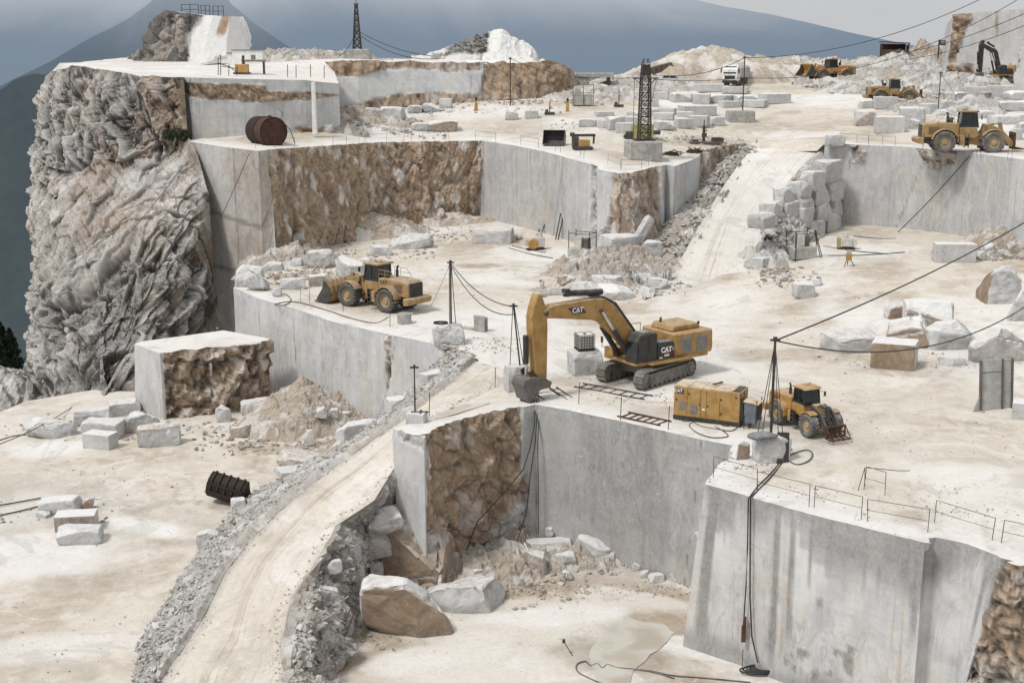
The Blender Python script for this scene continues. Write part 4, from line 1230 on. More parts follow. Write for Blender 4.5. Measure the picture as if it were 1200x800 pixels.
rk(322, 512, 392, 552, -8.5, 'large flat slab with orange stains below the rubble heap', 'slab', .72, dr=.75, yaw=-.25, tilt=(-.04, .12), brown=((UP, .75), (FR, .6)))
rk(395, 490, 449, 524, -6.4, 'long white block lying beside the ramp, lowest of three', 'block', .35, dr=.38, yaw=.62, whit=((UP, .6),), zoff=.2)
rk(387, 518, 412, 538, -6.6, 'rounded brownish boulder at the lower end of the long white block by the ramp', 'boulder', .2, brown=((FR, .5), (UP, .5)), zoff=.3)
rk(451, 457, 489, 488, -4.2, 'white block beside the ramp, middle one of three', 'block', .35, dr=.6, yaw=.5, whit=((UP, .8),))
rk(487, 426, 527, 462, -2.2, 'white block beside the ramp, highest of three', 'block', .35, dr=.5, yaw=.6, whit=((UP, .6),))
rk(252, 469, 272, 495, SL, 'upright white stone with orange top at the foot of the brown bench', 'rough', .2, dr=.8, brown=((UP, .9),))
rk(281, 464, 321, 487, SL, 'grey and white slab block leaning in the heap right of the brown bench', 'slab', .3, dr=.7, yaw=.3)
rk(286, 455, 320, 471, SL, 'flat slab lying on top at the back of the rubble by the brown bench', 'slab', .5, dr=.8, tilt=(0, .25), zoff=1.3)
rk(289, 478, 316, 496, SL, 'pair-like split white slab leaning in front of the rubble by the brown bench', 'slab', .3, dr=.5, tilt=(.5, .3))
rk(270, 494, 301, 513, SL, 'flat brown stone tilted at the left foot of the rubble heap', 'slab', .4, dr=.7, tilt=(-.1, -.25), brown=((UP, .7), (FR, .6)))
rk(303, 478, 322, 490, SL, 'small grey stone beside the split white slab', 'rough', .3)
rk(359, 499, 371, 519, -8.2, 'white triangular splinter standing in the rubble heap', 'rough', .1, dr=.4, whit=((FR, .5),))
rk(370, 473, 384, 489, -7.0, 'pale angular stone high on the right flank of the rubble heap', 'rough', .2)
rk(386, 476, 397, 490, -7.3, 'pale upright chunk between the rubble heap and the bench wall', 'rough', .2)
rk(397, 480, 412, 494, -7.8, 'brownish chunk at the right end of the rubble heap', 'rough', .2, brown=((FR, .6),))
rk(178, 726, 198, 741, -8.2, 'round grey stone low on the gravel bank near the ramp bottom', 'boulder', .3)

# ---- bench with the big loader
g2 = 'stones heaped at the left end of the loader bench'
rk(274, 305, 312, 337, SA, 'big white boulder overhanging the left end of the loader bench', 'rough', .2, dr=.7, yaw=.3, group=g2, whit=((UP, .7),))
rk(291, 314, 320, 342, SA, 'rounded blue-white boulder in front of the big white boulder', 'boulder', .2, dr=.8, group=g2, whit=((UP, .7),))
rk(359, 288, 395, 314, SA, 'cream angular slab against the brown wall foot', 'rough', .15, dr=.5, yaw=-.1, group=g2, brown=((FR, .3),))
rk(389, 297, 427, 326, SA, 'white sloping slab behind the raised loader bucket', 'slab', .3, dr=.6, tilt=(.2, .35), group=g2, whit=((UP, .9),))
rk(361, 316, 390, 336, SA, 'blue-grey block with brown front left of the loader bucket', 'block', .35, dr=.7, group=g2, brown=(((-.6, -.8, -.1), .6),))
rk(328, 320, 359, 340, SA, 'flat blue-grey block left of the brown-fronted block', 'slab', .35, dr=.6, yaw=.12, group=g2)
rk(309, 304, 332, 318, SA, 'grey stone between the big white boulder and the brown wall', 'rough', .3, group=g2)
rk(342, 301, 356, 313, SA, 'small upright pale stone below the brown wall', 'rough', .2, group=g2)
rk(419, 299, 441, 314, SA, 'grey stone behind the loader arms at the wall foot', 'rough', .3, group=g2)
rk(317, 334, 331, 348, SA, 'pale stone on the bench rim in front of the flat blue-grey block', 'boulder', .3, group=g2)
rk(323, 325, 334, 334, SA, 'little white stone between the boulders on the loader bench', 'boulder', .3, group=g2)
rk(459, 270, 509, 292, SA, 'grey wedge-shaped stone alone below the brown wall', 'rough', .2, dr=.45, yaw=.05)
rk(434, 284, 462, 300, SA, 'cream boulder left of the grey wedge-shaped stone', 'rough', .3, dr=.6)
rk(553, 262, 603, 286, SA, 'big block with stained top at the foot of the grey sawn wall', 'block', .28, dr=.5, yaw=-.12, brown=((UP, .55),))
rk(602, 271, 613, 281, SA, 'small grey stone right of the stained block at the wall foot', 'boulder', .3)

# ---- heap below the buttress
g3 = 'fallen stones below the broken buttress'
rk(697, 272, 749, 313, SA, 'big grey squared block fallen against the broken buttress', 'block', .15, dr=.8, yaw=.3, group=g3)
rk(692, 305, 720, 323, SA, 'pale slab stone at the left foot of the big grey squared block', 'slab', .3, dr=.7, yaw=-.3, group=g3)
rk(717, 306, 748, 324, SA, 'cream block lying in front of the big grey squared block', 'block', .25, dr=.5, yaw=.05, group=g3)
rk(735, 317, 747, 325, SA, 'small cream stone at the right end of the cream block', 'boulder', .3, group=g3)
rk(691, 318, 731, 337, SA, 'low grey stone half buried in the middle of the heap', 'slab', .4, dr=.7, group=g3)
rk(699, 330, 746, 352, SA, 'wide white-topped boulder at the front of the heap', 'crag', .35, dr=.6, yaw=.15, group=g3, whit=((UP, .5),))
rk(650, 320, 677, 343, SA, 'pointed boulder with a brown face, leftmost of the heap', 'rough', .1, dr=.7, yaw=.5, group=g3, brown=(((-.6, -.7, .3), 1.0),))
rk(664, 327, 707, 349, SA, 'cream and white boulder behind the excavator boom', 'rough', .2, dr=.6, yaw=-.4, group=g3, brown=((UP, .4),))
rk(757, 321, 782, 340, SA, 'white faceted boulder beside the upper road bend', 'rough', .3, dr=.8, group=g3, whit=((UP, .8), (FR, .3)))
rk(644, 305, 684, 314, SA, 'thin white plate of stone lying flat near the machine cage', 'slab', .75, dr=.8, whit=((UP, .8),))
rk(738, 250, 752, 290, 2.2, 'long slanting splinter of stone on the buttress slope', 'slab', .1, dr=.6, tilt=(.1, .5), group=g3, zoff=.5)
rk(749, 275, 775, 303, 1.6, 'big dusty block half buried in the slope beside the upper road', 'block', .3, dr=.8, yaw=.2, group=g3)
rk(700, 255, 722, 283, 2.3, 'broken chunk wedged on the left flank of the buttress', 'rough', .2, group=g3, brown=((UP, .5),))
rk(716, 250, 748, 285, 2.5, 'large brown chunk hanging on the buttress face', 'crag', .15, group=g3, brown=((FR, .8),))

# ---- right working floor
g4 = 'big raw blocks grouped on the right working floor'
rk(1093, 279, 1141, 308, SA, 'long white squared block in front of the right sawn wall', 'sawn', .25, dr=.4, yaw=-.08, whit=((UP, .9),))
rk(1148, 307, 1197, 357, SA, 'huge grey stone with a brown left end near the right edge', 'rough', .12, dr=.9, yaw=.1, brown=(((-1, .1, 0), .9),))
rk(1176, 330, 1222, 379, SA, 'grey rounded stone cut by the right edge of the photo', 'boulder', .2, dr=.8)
rk(1035, 352, 1058, 374, SA, 'brown stone behind the large brown-faced block', 'rough', .2, group=g4, brown=((FR, .8), (UP, .6)))
rk(1055, 348, 1115, 394, SA, 'large block with dark brown front and white top at the back of the group', 'block', .18, dr=.6, yaw=-.2, group=g4, brown=((FR, 1.0),), whit=((UP, .9), ((-1, -.2, 0), .3)))
rk(1041, 367, 1093, 409, SA, 'white wedge block with a brown left side in the middle of the group', 'crag', .25, dr=.6, yaw=-.55, group=g4, brown=((LF, .9),), whit=((UP, .9),))
rk(1018, 384, 1076, 435, SA, 'block with clean white top and brown split front, nearest of the group', 'sawn', .38, dr=.75, yaw=-.42, group=g4, brown=(((-.35, -1, 0), 1.0),), whit=((UP, 1.0),))
rk(1086, 368, 1150, 413, SA, 'pale grey faceted boulder right of the white-topped block', 'crag', .3, dr=.65, yaw=.35, group=g4, whit=((LF, .3),))
rk(958, 377, 1046, 415, SA, 'very large flat slab with a tan top left of the group', 'slab', .45, dr=.7, yaw=.18, group=g4, brown=((UP, .55),))
rk(1129, 374, 1195, 425, SA, 'beige dusty boulder, rightmost of the group', 'crag', .3, dr=.6, yaw=.12, group=g4, brown=((UP, .5), (FR, .35)))
rk(1100, 412, 1131, 430, SA, 'low grey slab lying before the beige dusty boulder', 'slab', .45, dr=.6, yaw=-.1, group=g4)
rk(1183, 461, 1226, 494, SA, 'white squared block cut by the right edge beside the upright plate', 'sawn', .4, dr=.8, yaw=-.4, whit=((UP, .8),))
rk(929, 324, 953, 350, SA, 'small white block beside the upper road bend, alone on the floor', 'block', .35, dr=.9, whit=((UP, .7),))
rk(951, 325, 963, 336, SA, 'cream stone right behind the small white block at the road bend', 'rough', .3)
rk(912, 320, 925, 330, SA, 'white stone at the tip of the rubble below the stacked wall', 'boulder', .3)
for i, q in enumerate(((1150, 283, 1166, 297), (1164, 276, 1184, 292), (1180, 280, 1200, 298), (1140, 293, 1154, 303), (1168, 290, 1186, 304))):
    rk(*q, SA, ['grey chunk at the left of the brown rubble by the right wall', 'brown chunk at the top of the brown rubble by the right wall', 'brown chunk at the right end of the rubble by the right wall',
                'small stone between the long white block and the brown rubble', 'brown chunk at the front of the rubble by the right wall'][i], 'rough', .25, brown=((FR, .6), (UP, .4)) if i in (1, 2, 4) else ())

# ---- stacked retaining wall beside the upper road
stk = [  # x0, y0, x1, y1, northing of the face
    (904, 268, 921, 287, 128.5), (915, 275, 932, 293, 130), (945, 258, 965, 278, 139.5), (965, 252, 984, 274, 146), (930, 264, 947, 284, 135),
    (903, 251, 918, 272, 129.5), (918, 257, 936, 276, 132.5), (936, 244, 954, 266, 138.5), (955, 235, 973, 260, 144), (973, 231, 986, 254, 149),
    (890, 251, 906, 268, 128), (902, 238, 918, 257, 131.5), (918, 237, 936, 260, 135), (935, 229, 953, 249, 141), (953, 217, 970, 241, 146), (969, 211, 988, 235, 150.2),
    (914, 221, 936, 243, 137.5), (934, 214, 949, 232, 142.5), (948, 202, 965, 224, 147), (963, 189, 988, 214, 150.5), (891, 266, 904, 280, 127)]
names5 = ['lowest', 'lowest', 'lowest', 'lowest', 'lowest', 'second', 'second', 'second', 'second', 'second', 'third', 'third', 'third', 'third', 'third', 'third', 'top', 'top', 'top', 'top', 'end']
from collections import defaultdict
cnt = defaultdict(int)
ords = ['first', 'second', 'third', 'fourth', 'fifth', 'sixth']
order = sorted(range(len(stk)), key=lambda i: (names5[i], stk[i][0]))
low = sorted([SA.at(912, 288), SA.at(923, 293), SA.at(938, 285), SA.at(955, 279), SA.at(974, 272)], key=lambda p: p[0] / p[1])
lu = [900, 912, 923, 938, 955, 974, 990]; lyy = [126.5] + [p[1] for p in low] + [151]
lyy = list(np.maximum.accumulate(lyy))
lvl = {'lowest': 0, 'second': 1, 'third': 2, 'top': 3, 'end': 0}
for i in order:
    x0, y0, x1, y1, yy = stk[i]
    yy = float(np.interp((x0 + x1) / 2, lu, lyy)) + .35 * lvl[names5[i]]
    p = Y((x0 + x1) / 2, y1, yy)
    dep = yy * CP + (CAMZ - p[2]) * SP
    k = cnt[names5[i]]; cnt[names5[i]] += 1
    lab = '%s block from the left in the %s course of the stacked wall below the road' % (ords[k], names5[i]) if names5[i] != 'end' else 'small block at the low outer end of the stacked wall below the road'
    w, h = (x1 - x0) * dep / FPX * 1.75, (y1 - y0) * dep / FPX * 1.03
    if lvl[names5[i]] == 0: p[2] = SA.z(p[0], p[1])[0] - .15
    me = rock_mesh('stacked_block', w, 1.9, h, 'block', 300 + i, .85)
    o = link_mesh('stacked_block', me, M['block'])
    o.location = (float(p[0] - .35), float(p[1] + .8), float(p[2])); o.rotation_euler = (0, 0, .85 + .06 * math.sin(i * 3))
    tag(o, lab, 'block', 'blocks of the stacked retaining wall')

# ---- pit
g6 = 'boulders tumbled into the pit below the ramp'
rk(444, 621, 533, 690, SP_, 'huge angular grey boulder with a brown lower face, topmost in the pit heap', 'crag', .12, dr=.8, yaw=-.3, group=g6, brown=(((.3, -1, .2), .85),), seed=514, zoff=.5)
rk(424, 684, 529, 748, SP_, 'big boulder with brown front and pale broken rim, nearest in the pit heap', 'crag', .10, dr=.42, yaw=-.14, group=g6, brown=(((0, -1, .55), 1.0), ((.4, -1, .1), 1.0)), whit=(((-1, .1, .2), .7),), seed=527, tilt=(.05, .10))
rk(500, 676, 587, 722, SP_, 'blue-grey boulder with tan flat top behind the brown-fronted one', 'crag', .25, dr=.7, yaw=.12, group=g6, brown=((UP, .6),), seed=533)
rk(430, 600, 474, 634, -6.3, 'brown-faced block stacked at the upper end of the ramp slope', 'crag', .35, dr=.7, yaw=.4, group=g6, brown=((FR, .5),), zoff=.45)
rk(424, 629, 459, 664, -8.0, 'tan block under the upper stacked block on the ramp slope', 'crag', .3, dr=.7, yaw=.45, group=g6, brown=((FR, .45),), zoff=.45)
rk(431, 654, 450, 682, -9.3, 'grey block in the shade behind the huge angular boulder', 'block', .2, dr=.8, group=g6)
rk(404, 632, 428, 690, -8.4, 'tall grey plate of rock standing in the ramp slope', 'crag', .15, dr=.55, yaw=.6, group=g6, zoff=.45)
rk(368, 682, 405, 729, -8.2, 'light grey slab leaning on the ramp slope', 'crag', .3, dr=.6, yaw=.5, tilt=(.2, -.4), group=g6, whit=((UP, .4),), zoff=.45)
rk(391, 708, 413, 750, -9.4, 'grey block under the leaning light slab', 'crag', .2, dr=.8, yaw=.4, group=g6, zoff=.45)
rk(364, 739, 393, 768, -9.0, 'grey block at the lowest end of the ramp slope', 'crag', .25, dr=.8, yaw=.5, group=g6, zoff=.45)
rk(349, 727, 368, 744, -7.8, 'small tan stone on the gravel by the ramp bottom', 'rough', .35, group=g6, brown=((UP, .4),))
rk(381, 664, 401, 681, -6.6, 'pointed grey stone near the top of the ramp slope', 'crag', .3, group=g6, zoff=.45)
rk(416, 668, 428, 700, -8.8, 'narrow grey slab wedged between the tall plate and the pit', 'crag', .2, dr=.7, yaw=.8, group=g6, zoff=.45)
rk(607, 639, 643, 674, SP_, 'brown stone at the left of the stones under the grey pit wall', 'rough', .25, dr=.7, brown=((LF, .6), (FR, .5)))
rk(616, 630, 671, 652, SP_, 'long grey slab lying against the grey pit wall', 'slab', .3, dr=.5, yaw=.1)
rk(642, 640, 675, 667, SP_, 'pale angular stone before the long grey slab', 'rough', .25, dr=.7)
rk(669, 626, 711, 659, SP_, 'tilted grey-brown slab under the grey pit wall', 'slab', .2, dr=.6, tilt=(.2, .3), brown=((UP, .3),))
rk(654, 663, 674, 681, SP_, 'rounded pale boulder in front of the stones under the pit wall', 'boulder', .3)
rk(639, 627, 650, 641, SP_, 'small upright stone on the long grey slab', 'rough', .2, zoff=.7)
rk(551, 663, 570, 679, SP_, 'grey stone between the tan-topped boulder and the brown rock face', 'rough', .3)
rk(589, 637, 606, 657, SP_, 'grey stone at the foot of the brown rock face in the pit', 'rough', .3)
rk(576, 668, 592, 682, SP_, 'grey stone right behind the tan-topped boulder', 'rough', .3)
rk(749, 667, 761, 677, SP_, 'white stone in the row along the foot of the pit wall', 'rough', .3)
rk(758, 670, 779, 683, SP_, 'pale flat stone in the row along the foot of the pit wall', 'slab', .4)
rk(739, 657, 751, 669, SP_, 'grey stone leftmost in the row along the foot of the pit wall', 'rough', .3)
rk(784, 668, 797, 682, SP_, 'dark grey stone in the corner of the two big sawn walls', 'rough', .25)
rk(759, 656, 772, 671, SP_, 'brown upright stone against the pit wall above the pale flat one', 'rough', .2, brown=((FR, .5),))

# ---- stone yard behind the lattice mast
yf = [(678, 136, 700, 149), (700, 137, 711, 151), (709, 130, 732, 153), (721, 140, 744, 157), (731, 134, 750, 146), (734, 128, 750, 136), (764, 130, 791, 141), (767, 139, 790, 153), (790, 135, 811, 151), (806, 131, 832, 150),
      (831, 133, 849, 148), (772, 124, 793, 135), (795, 120, 838, 136), (792, 129, 814, 138), (697, 129, 719, 137), (752, 125, 772, 137)]
yb = [(767, 105, 786, 117), (784, 106, 813, 121), (811, 105, 833, 123), (831, 108, 861, 122), (859, 109, 891, 123), (842, 116, 867, 127), (866, 115, 900, 127), (889, 106, 925, 123), (815, 96, 847, 109), (845, 100, 878, 111), (744, 101, 761, 113), (751, 113, 771, 125)]
cnt = defaultdict(int)
o12 = ['leftmost', 'second from left', 'third from left', 'fourth from left', 'fifth from left', 'sixth from left', 'seventh from left', 'eighth from left', 'ninth from left', 'tenth from left', 'eleventh from left', 'twelfth from left', 'thirteenth from left', 'fourteenth from left', 'fifteenth from left', 'rightmost']
for rows_, nm in ((yf, 'front field'), (yb, 'back field')):
    for i, q in enumerate(sorted(rows_)):
        od = 'rightmost' if i == len(rows_) - 1 else o12[i]
        rk(*q, SB, 'white sawn block in the %s of the stone yard, %s' % (nm, od), 'sawn' if i % 3 else 'block', .34, dr=.75, yaw=(-.25, .15, -.4, .3)[i % 4], name='marble_block', group='sawn blocks in the stone yard', whit=((UP, .95),))
# ---- stones on the terrace left of the yard
g7 = 'stones on the upper middle terrace'
for q, lab, kd, br in (((446, 119, 477, 146), 'big rough white block on the terrace below the white far wall', 'block', ()), ((477, 121, 495, 133), 'grey stone right of the big rough white block', 'rough', ()),
                       ((493, 119, 517, 132), 'long white stone below the far wall', 'rough', ()), ((515, 112, 531, 127), 'white block at the foot of the far wall', 'block', ()),
                       ((481, 141, 505, 154), 'white stone on the terrace rim left of the brown one', 'rough', ()), ((503, 139, 537, 155), 'brown stained block on the terrace rim', 'block', ((FR, .7), (UP, .4))),
                       ((404, 121, 423, 136), 'white stone at the left of the terrace rubble', 'rough', ()), ((423, 123, 446, 137), 'flat white stone beside the big rough white block', 'slab', ()),
                       ((615, 126, 631, 140), 'white block near the yard machines', 'block', ()), ((592, 127, 608, 141), 'white slab block leaning near the thin pole', 'slab', ()),
                       ((383, 138, 402, 152), 'grey slab stone beside the white pillar', 'slab', ()), ((375, 145, 392, 156), 'grey stone under the white pillar', 'rough', ()), ((640, 96, 661, 113), 'brown boulder at the right end of the far wall', 'boulder', ((FR, .7),))):
    rk(*q, SB, lab, kd, .3, brown=br, group=g7, whit=((UP, .8),))
# ---- upper right blocks
g8 = 'blocks stacked behind the yellow loader'
ur = [((1024, 129, 1059, 157), 'large squared white block at the front left of the pile behind the yellow loader', 'sawn', ()), ((1023, 109, 1051, 128), 'white block stacked behind the large squared one', 'sawn', ()),
      ((1049, 112, 1061, 127), 'grey block beside the one stacked behind the large squared block', 'block', ()), ((1053, 116, 1081, 151), 'tall block with a brown broken patch', 'block', ((RT, .7),)),
      ((1063, 134, 1078, 152), 'grey rounded block between the tall block and the yellow loader', 'rough', ()), ((1079, 117, 1099, 134), 'white block behind the loader exhaust', 'block', ()),
      ((1096, 125, 1114, 137), 'grey stone behind the loader bonnet', 'rough', ()), ((1103, 113, 1123, 131), 'rough grey boulder behind the loader cab', 'rough', ()),
      ((1111, 105, 1135, 119), 'white-topped slab right of the thin mast', 'slab', ()), ((1133, 99, 1156, 113), 'white block behind the brown leaning slab', 'sawn', ()), ((1155, 97, 1187, 115), 'large white squared block in front of the black excavator', 'sawn', ()),
      ((1148, 102, 1161, 124), 'brown slab leaning on the white blocks', 'slab', ((FR, .8), (LF, .8))), ((1131, 111, 1154, 125), 'cream rounded boulder behind the loader cab roof', 'boulder', ((FR, .3),)),
      ((1175, 104, 1206, 118), 'grey rounded slab under the near grey wall', 'rough', ()), ((1165, 115, 1206, 131), 'wide grey slab with a dark underside', 'slab', ()), ((1149, 121, 1169, 132), 'grey stone left of the wide grey slab', 'rough', ()),
      ((1146, 127, 1165, 139), 'flat white stone right of the loader cab', 'slab', ()), ((1159, 132, 1192, 147), 'white block above the loader arm', 'block', ()), ((1183, 146, 1198, 164), 'cream block behind the loader fork', 'block', ((FR, .2),)),
      ((1189, 132, 1212, 142), 'white block at the right edge above the loader fork', 'block', ()), ((1001, 123, 1025, 148), 'block with a brown lower half, leftmost of the pile', 'block', ((FR, .5),)), ((1006, 115, 1025, 127), 'white block on the leftmost brown-based block', 'block', ()),
      ((1188, 141, 1210, 156), 'greenish grey block at the right edge', 'block', ((FR, .3),))]
for q, lab, kd, br in ur:
    rk(*q, SB, lab, kd, .3, brown=br, group=g8, dr=.8, whit=((UP, .9),))
rk(967, 153, 989, 171, SB, 'weathered grey block at the left corner of the right terrace rim beside the road', 'block', .3, dr=.8, yaw=.1)
# big bench left in front of the loader bench, with a brown front
bt = [Z(164, 400, -2.6), Z(157, 403, -2.6), Z(187, 414, -2.6), Z(215, 411, -2.6), Z(260, 407, -2.6), Z(302, 402, -2.6), Z(318, 397, -2.6)]
bb = [np.array([p[0], p[1], -9.2]) for p in bt]
bb[1] = bb[1] + [-.3, -.2, 0]
d_, c_ = face(lambda P, S, T: sstep(2.05, 2.3, S), ramp=.9, f=.5, seed=88, inset=.3, brown=.85, cracks=.8)
_, w8 = loft('rock_bench', [bt, bb], .2, .2, d_, c_, M['cut'], cavity=.8)
tp = [w8[0, j] for j in range(w8.shape[1])] + [Z(262, 387, -2.6)]
sheet('rock_bench', tp, [], .5, M['ground'], lambda P: np.c_[0 * P[:, 0] + .1, 0 * P[:, 0], .65 + 0 * P[:, 0], 0 * P[:, 0]], .06)

# ---- rubble heaps (terrain)

def heap(name, c, rx, ry, h, rot=0, mat='rubble', brown=.3, seed=1, f=.9, amp=.45, ex=1.3, n=90, skew=(0, 0), surf=None):
    u = np.linspace(-1, 1, n)
    X, Yg = np.meshgrid(u, u)
    r = np.sqrt(X ** 2 + Yg ** 2)
    P = np.c_[X.ravel() * rx, Yg.ravel() * ry, 0 * X.ravel()]
    P = rotz(P, rot) + np.array(c)
    th = np.arctan2(Yg, X).ravel()
    rr = r.ravel() * (1 + .22 * fbm(np.c_[np.cos(th) * 2, np.sin(th) * 2, 0 * th] + seed, 1.0, 3, seed))
    base = np.clip(1 - rr, -.25, 1)
    hz = h * np.sign(base) * np.abs(base) ** ex
    P[:, 2] += hz
    d, cr, c1, c2 = broken(P, f, amp, seed)
    k = sstep(-.02, .3, base)
    P[:, 2] += (d + .25 * amp) * k - .25 * (1 - k)
    if surf is not None:
        P[:, 2] += surf.z(P[:, 0], P[:, 1]) - c[2] + 0.02
        P[:, 2] -= .9 * sstep(.06, -.12, base)
    C = np.zeros((len(P), 4))
    C[:, 0] = np.clip(brown + .45 * fbm(P, .25, 4, seed + 3), 0, 1)
    C[:, 1] = .4 * cr
    C[:, 2] = .5 * (c1 > .85)
    idx = np.arange(n * n).reshape(n, n)
    keep = (rr.reshape(n, n) < 1.25)
    F = []
    for i in range(n - 1):
        for j in range(n - 1):
            if keep[i, j] and keep[i + 1, j] and keep[i, j + 1] and keep[i + 1, j + 1]:
                F.append([idx[i, j], idx[i, j + 1], idx[i + 1, j + 1], idx[i + 1, j]])
    used = np.unique(np.array(F).ravel())
    mp = -np.ones(len(P), int); mp[used] = np.arange(len(used))
    o = np_mesh(name, P[used], mp[np.array(F)].tolist(), M[mat], C[used], None, mat == 'ground')
    o['kind'] = 'structure'
    return o
heap('rubble_heap', Z(352, 505, -8.6) + [0, 2, 0], 6.5, 5.5, 3.9, .2, brown=.75, seed=3, amp=.35, f=1.0, ex=1.1, surf=SL)
heap('rubble_heap', Z(395, 498, -8.6), 4.5, 3.5, 2.0, .2, brown=.7, seed=5, amp=.4, surf=SL)
heap('rubble_heap', Z(400, 285, 0) + [0, 3, 0], 11, 5, 3.4, .0, brown=.9, seed=7, amp=.5, ex=1.0, surf=SA)
heap('rubble_heap', Z(340, 308, 0) + [0, 1, 0], 6, 4, 1.6, .0, brown=.6, seed=9, amp=.5, surf=SA)
heap('rubble_heap', Z(480, 275, 0) + [0, 3, 0], 12, 4, 2.0, .0, brown=.85, seed=8, amp=.4, surf=SA)
heap('rubble_heap', Z(720, 325, .2) + [0, 3, 0], 9, 5, 2.4, .1, brown=.55, seed=11, amp=.6, surf=SA)
heap('rubble_heap', Z(690, 340, 0), 6, 3, .9, .1, brown=.7, seed=12, amp=.4, surf=SA)
heap('rubble_heap', SA.at(898, 314) + [.3, 3.2, 0], 3.2, 4.2, 2.2, .2, brown=.15, seed=14, amp=.6, surf=SA)
heap('rubble_heap', Z(1185, 290, 2.4), 6.5, 4, 2.6, .0, brown=.8, seed=13, amp=.6, surf=SA)
heap('rubble_heap', Z(530, 680, -9.5) + [1, 3, 0], 7, 4.0, .8, .1, brown=.65, seed=15, amp=.6, surf=SP_)
heap('rubble_heap', Z(560, 640, -9.5) + [0, 1, 0], 5, 3, 2.2, .1, brown=.75, seed=16, amp=.7, surf=SP_)
heap('rubble_heap', Z(660, 655, -9.5), 5, 2.4, .7, .0, brown=.6, seed=17, amp=.4, surf=SP_)
heap('rubble_heap', Z(1172, 760, -9.5), 4.5, 6.5, 3.6, .0, brown=.85, seed=19, amp=.7, surf=SP_)
heap('rubble_heap', SB.at(425, 141), 10, 3.2, 1.4, .0, brown=.6, seed=21, amp=.5, surf=SB)
heap('rubble_heap', SB.at(385, 149), 6, 2.2, 1.6, .0, brown=.5, seed=22, amp=.6, surf=SB)
heap('rubble_heap', SB.at(700, 112), 12, 8, 1.6, .0, brown=.35, seed=23, amp=.4, surf=SB)
heap('rubble_heap', SB.at(745, 104), 14, 9, 2.4, .0, brown=.5, seed=25, amp=.4, surf=SB)
sp = SB.at(852, 100)
heap('sand_pile', [sp[0] - 1, sp[1] + 12, sp[2] - .2], 18, 11, 6.6, .0, mat='ground', brown=.55, seed=27, amp=.5, f=.4, ex=.72)
heap('sand_pile', [sp[0] + 9, sp[1] + 20, sp[2] - .5], 18, 12, 5.0, .0, mat='ground', brown=.8, seed=28, amp=.35, f=.5, ex=.9)
for k, (u, v, rx, ry, h, br) in enumerate(((1045, 100, 16, 6, 2.4, .35), (1095, 102, 12, 6, 2.2, .15), (1015, 108, 9, 4, 1.4, .3), (1130, 104, 9, 5, 1.6, .1), (1055, 88, 13, 8, 4.2, .4), (1085, 84, 12, 7, 5.2, .65), (1020, 86, 10, 8, 2.6, .5), (980, 84, 14, 10, 2.0, .5), (930, 78, 16, 10, 1.6, .45), (1150, 130, 10, 6, 1.4, .1), (1080, 128, 8, 4, 1.0, .3))):
    q = SB.at(u, v)
    heap('rubble_heap', q + [0, 2, -.2], rx, ry, h, .1 * k, brown=br, seed=31 + k, amp=.55, f=.7, surf=SB)
for k, (u, rx, h) in enumerate(((300, 9, 1.6), (335, 12, 2.2), (372, 10, 2.2), (408, 8, .9))):
    heap('rubble_heap', Y(u, 72, 235), rx, 5, h, 0, brown=.35, seed=51 + k, amp=.6, f=.6)

# ---- small broken stone, too many to count ----------------------------------
def scatter(name, P, S, brown, mat='rubble', seed=0):
    rng = np.random.RandomState(seed)
    T = []
    for k in range(8):
        bm = bmesh.new()
        for _ in range(12):
            v = rng.normal(size=3); v /= np.linalg.norm(v)
            bm.verts.new(v * rng.uniform(.6, 1.0) * [1, .8, .6])
        bmesh.ops.convex_hull(bm, input=list(bm.verts))
        bmesh.ops.delete(bm, geom=[v for v in bm.verts if not v.link_faces], context='VERTS')
        bmesh.ops.triangulate(bm, faces=bm.faces)
        bm.verts.index_update()
        T.append((np.array([v.co[:] for v in bm.verts]), np.array([[v.index for v in f.verts] for f in bm.faces])))
        bm.free()
    V, F, C, n = [], [], [], 0
    for p, s in zip(P, S):
        v, f = T[rng.randint(8)]
        q = np.array(Euler((rng.uniform(-.5, .5), rng.uniform(-.5, .5), rng.uniform(0, 6.3))).to_matrix())
        V.append((v * s * rng.uniform(.75, 1.3, 3)) @ q.T + p + [0, 0, s * .15])
        F.append(f + n); n += len(v)
        c = np.zeros((len(v), 4)); c[:, 0] = np.clip(brown + rng.uniform(-.3, .35), 0, 1); c[:, 1] = rng.uniform(0, .35) * (rng.rand() < .5); c[:, 2] = .6 * (rng.rand() < .2)
        C.append(c)
    o = np_mesh(name, np.concatenate(V), np.concatenate(F).tolist(), M[mat], np.concatenate(C))
    o['kind'] = 'stuff'
    return tag(o)
def on_grid(g, n, smin, smax, seed, t0=0, t1=1, s0=0, s1=1, pw=3.0):
    rng = np.random.RandomState(seed)
    nv, nu = g.shape[:2]
    i = (rng.uniform(t0, t1, n) * (nv - 1)).astype(int); j = (rng.uniform(s0, s1, n) * (nu - 1)).astype(int)
    return g[i, j] + rng.uniform(-.15, .15, (n, 3)) * [1, 1, .2], smin + (smax - smin) * rng.rand(n) ** pw
def near(S, u, v, n, rx, ry, smin, smax, seed, z=None, pw=3.0):
    rng = np.random.RandomState(seed)
    c = S.at(u, v)
    a = np.clip(rng.normal(size=(n, 2)), -1.9, 1.9) * [rx, ry] * .5
    x, y = c[0] + a[:, 0], c[1] + a[:, 1]
    return np.c_[x, y, S.z(x, y)], smin + (smax - smin) * rng.rand(n) ** pw
def multi(name, parts, brown, seed, label):
    P = np.concatenate([a for a, b in parts]); S = np.concatenate([b for a, b in parts])
    o = scatter(name, P, S, brown, 'rubble', seed)
    tag(o, label, 'rubble')
